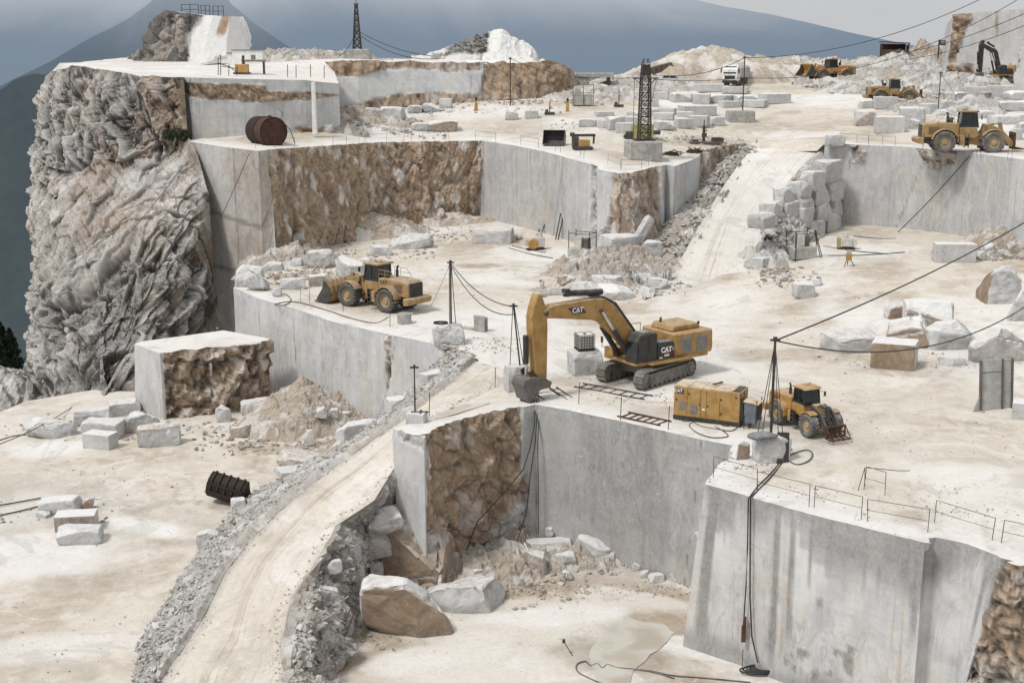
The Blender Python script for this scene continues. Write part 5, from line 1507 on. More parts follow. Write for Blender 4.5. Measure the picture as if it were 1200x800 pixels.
multi('gravel', [on_grid(wbL, 10000, .02, .24, 1, .06, 1, pw=5), ], .12, 1, 'grey gravel covering the bank along the left side of the ramp')
multi('gravel', [on_grid(wrd, 1500, .012, .11, 71, .86, 1, pw=4), on_grid(wrd, 900, .012, .10, 72, 0, .10, pw=4), on_grid(wrd, 500, .01, .05, 73, .1, .86, pw=4)], .5, 11, 'small loose stone along both edges of the ramp road')
multi('gravel', [on_grid(wbR, 5000, .02, .36, 2, .2, 1, pw=4)], .3, 2, 'loose grey stone on the slope between the ramp and the pit')
multi('rubble', [on_grid(wsl, 2000, .05, .5, 3, .0, .8, pw=4), on_grid(wsr, 1500, .05, .4, 4, .25, 1, pw=4)], .3, 3, 'loose stone on the slopes either side of the upper road')
multi('rubble', [near(SL, 345, 520, 500, 8, 3, .06, .45, 5), near(SL, 285, 505, 220, 5, 2.5, .06, .35, 6), near(SL, 170, 500, 160, 10, 4, .05, .3, 7), near(SL, 90, 500, 160, 8, 4, .05, .3, 17), near(SL, 60, 605, 60, 4, 2, .05, .25, 18), near(SL, 250, 560, 160, 14, 6, .03, .16, 19), near(SL, 150, 620, 700, 26, 20, .015, .10, 61, pw=4), near(SL, 60, 720, 500, 16, 10, .015, .08, 62, pw=4)], .55, 4, 'broken stone strewn over the lower left floor')
multi('rubble', [near(SA, 350, 322, 420, 4.2, 4, .06, .5, 8), near(SA, 420, 300, 260, 9, 4, .06, .5, 9), near(SA, 520, 275, 260, 12, 5, .06, .45, 10), near(SA, 480, 285, 150, 8, 3, .06, .35, 27)], .6, 5, 'broken stone along the foot of the brown wall')
multi('rubble', [near(SA, 715, 335, 500, 7, 5, .06, .5, 11), near(SA, 770, 330, 260, 3, 6, .06, .4, 12), near(SA, 1170, 300, 350, 6, 3, .08, .6, 13), near(SA, 920, 325, 160, 3, 4, .06, .4, 14), near(SA, 905, 315, 200, 1.5, 4, .06, .45, 24)], .5, 6, 'broken stone round the foot of the buttress and the right wall')
multi('rubble', [near(SA, 660, 440, 140, 4, 3, .03, .14, 15), near(SA, 1080, 425, 200, 9, 3, .04, .2, 16), near(SA, 880, 545, 160, 2.2, 1.2, .03, .14, 20), near(SA, 760, 465, 160, 4, 2.5, .03, .13, 21), near(SA, 570, 405, 180, 2.5, 3, .04, .2, 22), near(SA, 1100, 600, 90, 4, 1.5, .03, .1, 23), near(SA, 535, 415, 120, 1.2, 1.2, .05, .3, 28), near(SA, 800, 420, 120, 12, 6, .02, .1, 29), near(SA, 1000, 500, 700, 18, 14, .015, .10, 30, pw=4), near(SA, 950, 400, 600, 30, 14, .02, .14, 63, pw=4), near(SA, 600, 350, 500, 26, 14, .02, .14, 64, pw=4), near(SA, 1050, 600, 500, 12, 5, .012, .07, 65, pw=4), near(SA, 960, 575, 300, 9, 2, .012, .09, 66, pw=4)], .5, 7, 'small chips scattered over the main working floor')
multi('rubble', [near(SP_, 560, 690, 420, 7, 3, .05, .4, 31), near(SP_, 690, 665, 320, 6, 1.2, .05, .32, 32), near(SP_, 640, 690, 160, 5, 1.5, .03, .15, 33), near(SP_, 420, 745, 150, 2.5, 2, .04, .25, 34), near(SP_, 700, 745, 220, 2.2, 2.5, .02, .09, 35), near(SP_, 1170, 780, 400, 3, 4, .06, .4, 36), near(SP_, 770, 690, 160, 4, 1.2, .03, .14, 37), near(SP_, 600, 740, 700, 12, 5, .01, .07, 67, pw=4)], .6, 8, 'broken stone and chips over the pit floor')
multi('rubble', [near(SB, 420, 145, 420, 12, 5, .08, .6, 41), near(SB, 500, 130, 260, 20, 4, .08, .5, 42), near(SB, 600, 120, 260, 14, 3, .1, .6, 43), near(SB, 720, 145, 200, 14, 5, .08, .35, 44), near(SB, 820, 165, 260, 6, 3, .08, .4, 45)], .4, 9, 'broken stone strewn over the upper middle terrace')
multi('rubble', [near(SB, 1050, 98, 900, 16, 6, .12, 1.1, 46), near(SB, 1100, 102, 900, 13, 5, .12, 1.1, 47), near(SB, 1020, 106, 400, 8, 4, .1, .9, 48), near(SB, 1130, 110, 400, 10, 4, .1, .9, 49), near(SB, 1040, 85, 400, 18, 8, .12, .9, 50), near(SB, 985, 103, 160, 6, 2, .1, .9, 51)], .3, 10, 'grey broken rock heaped below the upper right wall')
# ------------------------------------------------------------------ machines
def R(a): return math.radians(a)

def wheel_part(root, x, y, r, w, tyre, rim, n=28, lugs=True):
    m = MB()
    s = 1 if y > 0 else -1
    prof = [(r * .58, -w * .42), (r * .72, -w * .5), (r * .93, -w * .5), (r * .985, -w * .40), (r * .985, w * .40), (r * .93, w * .5), (r * .72, w * .5), (r * .58, w * .42)]
    m.lathe(prof, (0, 0, 0), 'Y', n)
    if lugs:
        for i in range(18):
            for sd in (-1, 1):
                a = 2 * math.pi * (i + (.5 if sd > 0 else 0)) / 18
                M4 = Matrix.Rotation(-a, 4, 'Y') @ Matrix.Translation((0, sd * w * .24, r * .985)) @ Matrix.Rotation(sd * .45, 4, 'Z')
                t = MB(); t.box((0, 0, 0), (r * .13, w * .50, r * .09))
                m.add(t.v, t.f, M4)
    o = m.build('wheel', M[tyre], root, 0, False)
    o.location = (x, y, r)
    k = MB()
    k.lathe([(r * .60, -w * .44), (r * .60, w * .36), (r * .52, w * .38), (r * .46, w * .22), (r * .28, w * .22), (r * .25, w * .34), (0.001, w * .34)], (0, 0, 0), 'Y', 24)
    k.lathe([(r * .60, w * .36), (r * .60, -w * .40), (r * .5, -w * .38), (r * .44, -w * .22), (0.001, -w * .22)], (0, 0, 0), 'Y', 24)
    for i in range(10):
        a = 2 * math.pi * i / 10
        k.cyl((r * .38 * math.cos(a), w * .22 * 1, r * .38 * math.sin(a)), (r * .38 * math.cos(a), w * .25, r * .38 * math.sin(a)), r * .03, 6)
    q = k.build('rim', M[rim], o, 0, True)
    if s < 0: q.rotation_euler = (0, 0, math.pi)
    return o

def arc(cx, cz, r, a0, a1, n=12):
    return [(cx + r * math.cos(R(a0 + (a1 - a0) * i / n)), cz + r * math.sin(R(a0 + (a1 - a0) * i / n))) for i in range(n + 1)]

def wheel_loader(name, label, loc, rz, sc=1.0, paint='yellow', tyre='tyre', tool='bucket', group=None, lift=0.0, rail=True, rot=None, stack=True, arm=None):
    root = thing(name, label, 'wheel loader', loc, rz, group, rot)
    root.scale = (sc, sc, sc)
    P = M[paint]; arm = M[arm or paint]
    r, w, xb, yt = 1.0, .86, 2.25, 1.28
    for x in (-xb, xb):
        for y in (-yt, yt):
            wheel_part(root, x, y, r, w, tyre, 'rim')
    # rear frame and engine hood
    MB().prism([(-.5, .8), (-.5, 1.55), (-4.2, 1.55), (-4.2, .85), (-3.2, .7), (-1.2, .65)], -.75, .75).box((-2.25, 0, 1.0), (.5, 1.9, .45)).build('rear_frame', M['dark_dusty'], root, .03)
    hood = MB().prism([(-.9, 1.5), (-.9, 2.72), (-2.6, 2.78), (-4.05, 2.66), (-4.3, 2.45), (-4.3, 1.35)], -.98, .98).build('engine_hood', P, root, .07)
    g = MB().box((-4.32, 0, 2.0), (.06, 1.5, 1.1))
    for i in range(9): g.box((-4.36, 0, 1.52 + i * .12), (.04, 1.46, .03))
    g.build('radiator_grille', M['black'], root)
    for s in (-1, 1):
        l = MB()
        for i in range(6): l.box((-3.2, s * .99, 1.75 + i * .12), (1.0, .02, .05))
        l.build('louvre', M['grille'], hood)
    MB().prism([(-4.15, .75), (-4.15, 1.38), (-4.75, 1.38), (-4.85, 1.2), (-4.75, .85)], -1.45, 1.45).build('bumper', P, root, .05)
    for s in (-1, 1):
        a = arc(-xb, r, 1.22, 25, 170); b = arc(-xb, r, 1.14, 170, 25)
        MB().prism(a + b, s * .86, s * 1.68).box((-1.05, s * 1.27, 1.35), (.08, .8, .7)).build('fender', P, root, .02)
        a = arc(xb, r, 1.20, 60, 150); b = arc(xb, r, 1.13, 150, 60)
        MB().prism(a + b, s * .80, s * 1.62).build('fender', P, root, .02)
        # steps
        t = MB()
        for i in range(4): t.box((-3.1 + i * -.16 + .3, s * 1.35, 1.9 - i * .3), (.3, .55, .05))
        t.box((-2.8, s * 1.08, 1.35), (.5, .05, 1.1)); t.build('steps', P, root)
        lt = MB().box((-.62, s * 1.2, 1.15), (.5, .3, .95)); lt.build('tool_box', P, root, .03)
        l2 = MB()
        for i in range(3): l2.box((-.2, s * 1.25, .65 + i * .38), (.4, .3, .04))
        l2.box((-.38, s * 1.25, 1.1), (.04, .3, 1.3)).box((-.02, s * 1.25, 1.1), (.04, .3, 1.3)).build('ladder', M['dark_dusty'], root)
    # cab
    MB().prism([(-.85, 1.5), (-.85, 2.35), (.75, 2.35), (.95, 1.6), (.6, 1.3)], -.9, .9).build('cab_base', P, root, .04)
    gl = MB().prism([(-.72, 2.36), (-.62, 3.72), (.62, 3.72), (.86, 2.36)], -.82, .82).build('cab_glass', M['glass'], root)
    fr = MB()
    for y in (-.84, .84):
        fr.tube([(-.74, y, 2.3), (-.64, y, 3.75)], .065, 6).tube([(.88, y, 2.3), (.64, y, 3.75)], .06, 6).tube([(.05, y, 2.3), (.02, y, 3.75)], .055, 6)
        fr.box((0, y, 2.42), (1.6, .06, .16)).box((0, y, 3.68), (1.3, .06, .12))
    for x, zz in ((-.70, 2.9), ): fr.box((x, 0, 2.45), (.06, 1.65, .18))
    fr.box((.85, 0, 2.42), (.06, 1.65, .14)).tube([(.87, 0.0, 2.3), (.63, 0.0, 3.75)], .03, 5)
    fr.build('cab_frame', M['black'], root)
    MB().prism([(-.95, 3.74), (-.9, 3.9), (.72, 3.92), (.98, 3.76)], -.98, .98).box((-.3, .1, 3.97), (.5, .4, .12)).build('cab_roof', P, root, .04)
    MB().cyl((-.05, .35, 4.0), (-.05, .35, 4.16), .08, 10).build('beacon', M['orange'], root)
    for s in (-1, 1):
        MB().tube([(.8, s * .85, 3.5), (1.05, s * 1.15, 3.5)], .025, 5).box((1.05, s * 1.2, 3.3), (.06, .22, .42)).build('mirror', M['black'], root)
    if stack:
        MB().cyl((-1.9, -.35, 2.7), (-1.9, -.35, 3.35), .13, 12).tube([(-1.9, -.35, 3.3), (-1.92, -.35, 3.6), (-2.05, -.35, 3.72)], .09, 10).build('exhaust_stack', M['black'], root, 0, True)
        MB().cyl((-1.45, .35, 2.7), (-1.45, .35, 3.05), .2, 14).cyl((-1.45, .35, 3.05), (-1.45, .35, 3.2), .27, 14).build('air_intake', M['black'], root, 0, True)
    if rail:
        for s in (-1, 1):
            MB().tube([(-1.0, s * 1.0, 2.7), (-1.0, s * 1.0, 3.45), (-2.4, s * 1.0, 3.45), (-3.0, s * 1.0, 2.75)], .025, 5).tube([(-1.7, s * 1.0, 2.75), (-1.7, s * 1.0, 3.45)], .02, 5).tube([(-1.0, s, 3.1), (-2.7, s, 3.1)], .018, 5).build('handrail', P, root)
    # front frame
    MB().prism([(.2, .75), (.2, 1.5), (1.2, 1.75), (1.5, 2.65), (1.95, 2.65), (2.5, 1.7), (3.0, 1.2), (3.0, .75), (1.2, .6)], -.48, .48).box((xb, 0, 1.0), (.5, 1.9, .45)).build('front_frame', P, root, .04)
    MB().cyl((.15, 0, .6), (.15, 0, 1.75), .2, 12).box((-.1, 0, 1.1), (.9, .5, .7)).build('hitch', M['dark_dusty'], root)
    # arms
    zt, zb = 2.35, .62 + lift
    for s in (-1, 1):
        m = MB().prism([(1.55, zt + .2), (1.85, zt + .28), (3.0, zt - .12 + lift * .4), (4.05, zb + .45), (4.25, zb + .1), (4.1, zb - .2), (3.85, zb - .15), (3.1, zt - .85 + lift * .4), (1.6, zt - .22)], s * .66 - .09, s * .66 + .09)
        m.build('lift_arm', arm, root, .03)
        MB().cyl((1.1, s * .66, 1.1), (2.2, s * .66, 1.42), .12, 10).build('lift_cylinder', M['dark_dusty'], root)
    MB().prism([(2.85, 2.75 + lift * .4), (3.15, 2.75 + lift * .4), (3.4, 1.8 + lift * .4), (3.25, 1.0 + lift * .6), (3.0, 1.1 + lift * .6), (2.95, 1.9 + lift * .4)], -.12, .12).cyl((3.0, -.6, 1.75 + lift * .4), (3.0, .6, 1.75 + lift * .4), .12, 10).build('bell_crank', arm, root, .02)
    c = MB().cyl((1.75, 0, 2.5), (2.45, 0, 2.62 + lift * .2), .13, 12); c.build('tilt_cylinder', arm, root, 0, True)
    MB().cyl((2.4, 0, 2.62 + lift * .2), (3.0, 0, 2.68 + lift * .4), .065, 10).build('piston_rod', M['chrome'], root, 0, True)
    MB().box((3.5, 0, .95 + lift), (.9, .14, .18)).build('tilt_link', M['dark_dusty'], root)
    z0 = lift
    if tool == 'bucket':
        cur = [(5.75, .10), (4.5, .08), (4.2, .2), (4.02, .5), (4.0, 1.0), (4.15, 1.5), (4.5, 1.95), (4.75, 2.05)]
        inn = [(4.75, 1.97), (4.55, 1.86), (4.23, 1.44), (4.09, 1.0), (4.11, .54), (4.27, .29), (4.52, .17), (5.75, .16)]
        b = MB().prism([(x, z + z0) for x, z in cur + inn], -1.85, 1.85).build('bucket', P, root)
        for s in (-1, 1):
            MB().prism([(x, z + z0) for x, z in cur] + [(4.95, 1.3 + z0), (5.6, .45 + z0)], s * 1.85 - .04, s * 1.85 + .04).build('side_plate', M['dark_dusty'], b)
        ed = MB().prism([(5.7, .08 + z0), (5.95, .08 + z0), (5.7, .2 + z0)], -1.9, 1.9)
        for i in range(8): ed.prism([(5.75, .06 + z0), (6.2, .09 + z0), (5.75, .22 + z0)], -1.75 + i * .5 - .07, -1.75 + i * .5 + .07)
        ed.build('cutting_edge', M['steel'], b)
        rb = MB()
        for i in range(7): rb.prism([(4.0, 1.0 + z0), (4.13, 1.5 + z0), (4.48, 1.98 + z0), (4.72, 2.12 + z0), (4.42, 2.1 + z0), (4.02, 1.6 + z0), (3.9, 1.0 + z0)], -1.6 + i * .533 - .05, -1.6 + i * .533 + .05)
        rb.box((4.02, 0, .6 + z0), (.16, 3.5, .2)).build('bucket_ribs', P, b)
    elif tool == 'fork':
        f = MB().box((4.25, 0, .75 + z0), (.18, 2.2, .3)).box((4.25, 0, 1.6 + z0), (.16, 1.9, .2))
        for y in (-.95, -.35, .35, .95): f.box((4.25, y, 1.1 + z0), (.16, .14, 1.4))
        f.build('fork_carriage', M['rust'], root)
        for y in (-.6, .6): MB().prism([(4.2, .45 + z0), (4.2, .2 + z0), (5.4, .18 + z0), (5.4, .24 + z0), (4.4, .45 + z0)], y - .14, y + .14).build('fork_tine', M['rust'], root)
    else:
        f = MB()
        for z in (.35, .75, 1.3): f.box((4.3, 0, z + z0), (.14, 2.1, .12))
        for y in (-1, -.5, 0, .5, 1): f.box((4.3, y, .8 + z0), (.12, .1, 1.1)).box((4.75, y, .3 + z0), (.9, .09, .1))
        f.tube([(4.3, -1, .35 + z0), (4.3, 1, 1.3 + z0)], .05).tube([(4.3, 1, .35 + z0), (4.3, -1, 1.3 + z0)], .05)
        f.box((5.15, 0, .3 + z0), (.1, 2.1, .1)).tube([(4.35, -1, 1.3 + z0), (5.1, -1, .35 + z0)], .05).tube([(4.35, 1, 1.3 + z0), (5.1, 1, .35 + z0)], .05)
        f.build('tool_frame', M['rust'], root)
        h = MB()
        for y in (-.3, -.1, .15, .35): h.tube([(1.9, y, 2.5), (2.8, y * 1.4, 2.6), (3.6, y * 1.2, 1.7), (4.2, y, 1.1)], .045, 6)
        h.build('hose', M['black'], root)
    return root

# big loader on the bench: rear towards the camera
lw = Z(441, 363, 0)
L1 = wheel_loader('wheel_loader', 'big dusty yellow wheel loader with its bucket lowered, on the bench above the sawn wall', (lw[0] + .1, lw[1] + 1.3, SA.z(lw[0] + .1, lw[1] + 1.3)[0]), R(142), 1.05, tool='bucket')
for s in (-1, 1):
    text_part('lettering', 'CAT', .42, (-1.55, s * .995, 2.42), (R(90), 0, R(180) if s > 0 else 0), M['black'], [c for c in L1.children if c.name.startswith('engine_hood')][0], bold=.012)

rl = Y(1131, 176, 139.8)
zz = SB.z(rl[0], rl[1])[0]
wheel_loader('wheel_loader', 'yellow wheel loader with lifting forks on the terrace above the right sawn wall', (rl[0], rl[1], zz), R(-7), 1.13, paint='yellow', tyre='tyre_white', tool='fork', lift=.1)
fl = SB.at(973, 96)
wheel_loader('wheel_loader', 'far yellow wheel loader carrying a dark bucket at the top of the road', (fl[0], fl[1], fl[2]), R(196), 1.0, paint='orange', tool='bucket', lift=.9, rail=False)
ml = SB.at(1049, 122)
wheel_loader('wheel_loader', 'dark yellow wheel loader half hidden behind stacked white blocks', (ml[0], ml[1] + 1, SB.z(ml[0], ml[1] + 1)[0]), R(-8), .92, paint='yellow', tool='fork', lift=.4, rail=False)
s0 = Z(930, 503, 0)
L2 = wheel_loader('wheel_loader', 'small yellow wheel loader with a dark frame tool beside the tall cable mast', (s0[0] + .75, s0[1] + .3, 0.02), R(-66), .68, paint='orange', tyre='tyre_white', tool='frame', rail=False, arm='dark_dusty')

# ---------------------------------------------------------------- excavators
def excavator(name, label, loc, rz, sc, track_rz, paint='yellow_clean', boompaint=None, boom=None, stick=None, bucket=None, cyl=None, logo=True, cabm='black', grp=None):
    root = thing(name, label, 'excavator', loc, rz, grp); root.scale = (sc, sc, sc)
    P = M[paint]; BP = M[boompaint or paint]
    # undercarriage
    for s in (-1, 1):
        L, rr, wd = 5.2, .58, .78
        per = 2 * L + 2 * math.pi * rr; n = 52
        sh = MB()
        for i in range(n):
            d = per * i / n
            if d < L: x, z, a = -L / 2 + d, 2 * rr, 0
            elif d < L + math.pi * rr:
                t = (d - L) / rr; x, z, a = L / 2 + rr * math.sin(t), rr + rr * math.cos(t), t
            elif d < 2 * L + math.pi * rr: x, z, a = L / 2 - (d - L - math.pi * rr), 0, math.pi
            else:
                t = (d - 2 * L - math.pi * rr) / rr; x, z, a = -L / 2 - rr * math.sin(t), rr - rr * math.cos(t), math.pi + t
            t = MB().box((0, 0, .02), (per / n * .9, wd, .06)).box((-.05, 0, .07), (.05, wd, .08))
            sh.add(t.v, t.f, Matrix.Translation((x, 0, z + .03)) @ Matrix.Rotation(a, 4, 'Y'))
        tr = sh.build('track', M['track'], root)
        tr.rotation_euler = (0, 0, track_rz)
        off = Matrix.Rotation(track_rz, 4, 'Z') @ Vector((0, s * 1.62, 0)); tr.location = off
        fm = MB().prism([(-2.55, .35), (-2.4, .95), (2.4, .95), (2.6, .35), (2.2, .15), (-2.2, .15)], -.3, .3)
        for i in range(8): fm.cyl((-2.0 + i * .57, -.34, .2), (-2.0 + i * .57, .34, .2), .17, 10)
        for i in range(10): fm.box((-2.1 + i * .46, s * .31, .62), (.2, .03, .28))
        fm.build('track_frame', M['track'], tr, .02)
        MB().cyl((-L / 2, -.36, rr), (-L / 2, .36, rr), .50, 20).cyl((-L / 2, s * .36, rr), (-L / 2, s * .44, rr), .3, 14).build('sprocket', M['track'], tr, .02)
        MB().cyl((L / 2, -.3, rr), (L / 2, .3, rr), .50, 20).build('idler', M['track'], tr, .02)
    cb = MB().box((0, 0, .85), (2.6, 2.7, .5)).cyl((0, 0, .9), (0, 0, 1.45), 1.0, 24)
    cb.build('carbody', M['track'], root).rotation_euler = (0, 0, track_rz)
    # upper structure
    MB().prism([(-4.2, 1.42), (-4.3, 1.7), (2.5, 1.7), (2.5, 1.5), (1.8, 1.42)], -1.72, 1.72).build('deck', P, root, .03)
    eh = MB().prism([(-4.55, 1.62), (-4.65, 2.0), (-4.6, 3.2), (-4.45, 3.32), (-1.0, 3.32), (-1.0, 1.72), (-4.2, 1.7)], -1.78, 1.78).build('engine_house', P, root, .09)
    for s in (-1, 1):
        for x in (-3.55, -2.1):
            l = MB().box((x, s * 1.785, 2.45), (1.0, .02, 1.15))
            for i in range(8): l.box((x, s * 1.80, 1.98 + i * .135), (.96, .03, .05), (s * .5, 0, 0))
            l.build('louvre', M['lou'], eh)
    MB().prism([(-4.0, 3.34), (-3.85, 3.72), (-1.5, 3.72), (-1.3, 3.34)], -1.2, 1.1).build('hood_hatch', P, root, .07)
    MB().cyl((-1.7, -.6, 3.7), (-1.75, -.6, 4.05), .09, 10).build('exhaust_pipe', M['dark_dusty'], root)
    for x in (-3.6, -4.3): MB().box((x, 1.3 if x > -4 else -1.2, 3.78 if x > -4 else 3.4), (.16, .08, .2)).build('hinge', M['dark_dusty'], root)
    # tank side (right) and handrails
    MB().prism([(-.95, 1.7), (-.95, 3.0), (.6, 3.0), (1.5, 2.5), (1.5, 1.7)], -1.75, -.75).build('fuel_tank', P, root, .05)
    MB().tube([(-.8, -1.7, 3.0), (-.8, -1.7, 3.6), (.6, -1.7, 3.6), (1.4, -1.7, 2.5)], .03, 5).tube([(1.9, -1.65, 1.7), (1.9, -1.65, 2.6), (1.6, -1.65, 2.6)], .03, 5).build('handrail', M['dark_dusty'], root)
    MB().box((2.1, -1.2, 2.0), (.9, .9, .65)).build('step_box', P, root, .05)
    # black side panel with windows
    sp = MB().prism([(-.98, 1.72), (-.98, 2.72), (-.85, 2.9), (.55, 2.9), (.55, 1.72)], .75, 1.77).build('side_panel', M['black'], root, .05)
    for x in (-.62, -.18, .26): MB().box((x, 1.50, 2.92), (.36, .5, .02)).build('panel_light', M['lou'], sp)
    if logo:
        text_part('lettering', 'CAT', .50, (-.22, 1.785, 2.34), (R(90), 0, R(180)), M['white_letter'], sp, bold=.02, ext=.01)
        MB().prism([(-.40, 2.10), (-.04, 2.10), (-.22, 2.26)], 1.789, 1.799).build('triangle_mark', M['yellow_clean'], sp)
        MB().box((-.25, 1.785, 1.95), (.44, .02, .14)).box((.28, 1.785, 1.83), (.3, .02, .1)).build('pale_plate', M['white_letter'], sp)
        MB().cyl((-.82, 1.77, 2.35), (-.82, 1.80, 2.35), .13, 14).build('round_cap', M['lou'], sp)
        MB().prism([(-1.0, 1.74), (-1.0, 2.0), (-.85, 1.74)], 1.778, 1.79).build('red_mark', M['red'], sp)
    # cab
    cbx = MB().prism([(.6, 1.7), (.6, 3.55), (.8, 3.68), (2.1, 3.68), (2.45, 3.2), (2.55, 1.7)], .62, 1.76).build('cab', M[cabm], root, .05)
    for c_, s_ in (((1.95, 1.77, 2.75), (.75, .02, 1.25)), ((1.05, 1.77, 2.9), (.6, .02, 1.0)), ((1.95, .61, 2.75), (.75, .02, 1.2))): MB().box(c_, s_).build('side_window', M['glass'], cbx)
    MB().add([(2.50, .75, 2.0), (2.50, 1.62, 2.0), (2.475, 1.62, 3.1), (2.475, .75, 3.1)], [(0, 1, 2, 3)]).build('windscreen', M['glass'], cbx)
    MB().box((1.45, 1.18, 3.72), (.75, .8, .06)).build('roof_hatch', M['lou'], cbx)
    MB().tube([(2.3, 1.78, 2.0), (2.3, 1.86, 2.2), (2.3, 1.86, 3.2), (2.3, 1.78, 3.4)], .025, 5).build('grab_rail', M['dark_dusty'], cbx)
    MB().tube([(2.5, -1.0, 2.3), (2.95, -1.4, 2.4), (2.95, -1.4, 3.0)], .03, 5).box((2.95, -1.4, 2.9), (.06, .2, .42)).build('mirror', M['dark_dusty'], root)
    MB().box((-.35, 2.0, 1.55), (3.6, .5, .07)).box((-.35, 2.24, 1.6), (3.6, .04, .14)).build('catwalk', P, root)
    # boom
    MB().prism(boom, -.42, .42).build('boom', BP, root, .05)
    bo = [c for c in root.children if c.name.startswith('boom')][0]
    if logo:
        MB().prism([(5.8, 5.42), (6.9, 5.46), (7.4, 5.92), (6.2, 5.88)], .425, .435).build('logo_plate', M['black'], bo)
        text_part('lettering', 'CAT', .46, (6.55, .445, 5.68), (R(90), 0, R(180)), M['white_letter'], bo, bold=.016, ext=.006)
        MB().prism([(6.38, 5.50), (6.75, 5.50), (6.56, 5.62)], .437, .446).build('triangle_mark', M['yellow_clean'], bo)
    for x, z in cyl['bolt']: MB().cyl((x, -.52, z), (x, .52, z), .15, 12).build('boom_pin', M['dark_dusty'], bo)
    for s in (-1, 1):
        (a, b, t) = cyl['lift']
        mid = (a[0] + (b[0] - a[0]) * t, a[1] + (b[1] - a[1]) * t)
        MB().cyl((a[0], s * .62, a[1]), (mid[0], s * .62, mid[1]), .2, 14).build('lift_cylinder', M['black'], root, 0, True)
        MB().cyl((mid[0], s * .62, mid[1]), (b[0], s * .58, b[1]), .10, 12).build('piston_rod', M['chrome'], root, 0, True)
    (a, b, t) = cyl['stick']; mid = (a[0] + (b[0] - a[0]) * t, a[1] + (b[1] - a[1]) * t)
    MB().cyl((a[0], 0, a[1]), (mid[0], 0, mid[1]), .21, 14).box((mid[0] - .15, 0, mid[1] + .1), (.4, .4, .4)).build('stick_cylinder', M['black'], root, 0, True)
    MB().cyl((mid[0], 0, mid[1]), (b[0], 0, b[1]), .10, 12).build('piston_rod', M['chrome'], root, 0, True)
    if cyl.get('hose'):
        h = MB()
        for y in (-.3, -.1, .12, .32): h.tube([(q[0], y, q[1]) for q in cyl['hose']], .045, 6)
        h.build('hose', M['black'], root)
    MB().prism(stick, -.36, .36).build('stick', BP, root, .05)
    (a, b, t) = cyl['bucket']; mid = (a[0] + (b[0] - a[0]) * t, a[1] + (b[1] - a[1]) * t)
    MB().cyl((a[0], 0, a[1]), (mid[0], 0, mid[1]), .19, 14).build('bucket_cylinder', M['black'], root, 0, True)
    MB().cyl((mid[0], 0, mid[1]), (b[0], 0, b[1]), .1, 12).build('piston_rod', M['chrome'], root, 0, True)
    for s in (-1, 1):
        q = cyl['link']
        MB().prism(q, s * .45 - .05, s * .45 + .05).build('bucket_link', M['rust'], root, .02)
    bk = MB().prism(bucket, -.7, .7).build('bucket', M['steel'], root, .04)
    t = MB(); tip = cyl['tip']; dr = Vector((tip[1][0], 0, tip[1][1])).normalized()
    for y in (-.58, -.2, .2, .58):
        p = Vector((tip[0][0], y, tip[0][1])); t.cyl(p - dr * .15, p + dr * .55, .15, 4, .05)
    t.build('bucket_teeth', M['steel'], bk)
    return root

e0 = Z(755, 447, 0)
ec = e0 + np.array([.25, 1.0, 0])
excavator('excavator', 'large yellow excavator with black cab and its bucket resting near the pit edge', (ec[0], ec[1], .02), R(215), 1.0, R(13),
          boom=[(.8, 2.0), (.7, 2.5), (1.3, 3.3), (3.4, 5.7), (4.2, 6.2), (5.0, 6.3), (8.6, 6.22), (9.25, 5.95), (9.3, 5.6), (9.0, 5.4), (8.5, 5.35), (5.2, 4.85), (4.3, 4.5), (1.7, 2.1)],
          stick=[(9.45, 7.05), (9.75, 7.12), (10.1, 6.2), (10.25, 5.6), (10.2, 4.5), (9.85, 1.4), (9.6, 1.05), (9.0, 1.2), (8.95, 4.8), (9.0, 5.6), (9.2, 6.4)],
          bucket=[(8.8, 1.15), (9.4, 1.5), (10.3, 1.7), (11.0, 1.6), (11.2, 1.2), (10.95, .75), (10.75, .1), (10.45, .0), (10.15, .5), (9.7, .75), (8.95, .8)],
          cyl=dict(bolt=((1.1, 2.4), (9.15, 5.75), (4.55, 5.4)), lift=((2.1, 1.9), (4.55, 5.35), .62), stick=((4.2, 6.62), (9.5, 6.98), .60), hose=[(1.3, 3.5), (3.2, 5.8), (4.3, 6.35), (5.2, 6.42)],
                   bucket=((10.5, 4.4), (10.45, 1.75), .72), link=[(9.55, 1.35), (10.3, 2.15), (10.6, 2.0), (10.4, 1.5), (9.9, 1.1)], tip=((10.45, .1), (-.25, -1.0))))
b0 = SB.at(1183, 99)
excavator('excavator', 'black and yellow excavator with black boom below the grey wall at the top right', (b0[0], b0[1] + 2.5, SB.z(b0[0], b0[1] + 2.5)[0] + .1), R(193), .72, R(-10), paint='orange', boompaint='black', logo=False,
          boom=[(.8, 2.0), (.7, 2.5), (1.5, 4.2), (2.3, 6.6), (3.0, 7.2), (3.8, 7.4), (5.9, 8.3), (6.2, 8.0), (6.0, 7.7), (4.0, 6.6), (3.3, 6.2), (2.6, 4.6), (1.7, 2.1)],
          stick=[(5.8, 9.0), (6.2, 9.0), (6.7, 8.0), (6.6, 5.5), (6.2, 2.0), (5.7, 2.0), (5.7, 6.5), (5.6, 8.0)],
          bucket=[(5.4, 2.1), (6.3, 2.2), (6.9, 1.9), (7.0, 1.3), (6.4, .3), (6.1, .2), (5.9, .9), (5.5, 1.5)],
          cyl=dict(bolt=((1.1, 2.4), (6.0, 8.0)), lift=((2.1, 1.9), (3.6, 6.4), .6), stick=((3.0, 7.6), (5.9, 8.95), .6), bucket=((6.95, 6.5), (6.6, 2.7), .7), link=[(5.9, 2.2), (6.5, 2.9), (6.8, 2.8), (6.6, 2.2), (6.2, 1.9)], tip=((6.25, .3), (-.3, -1))))

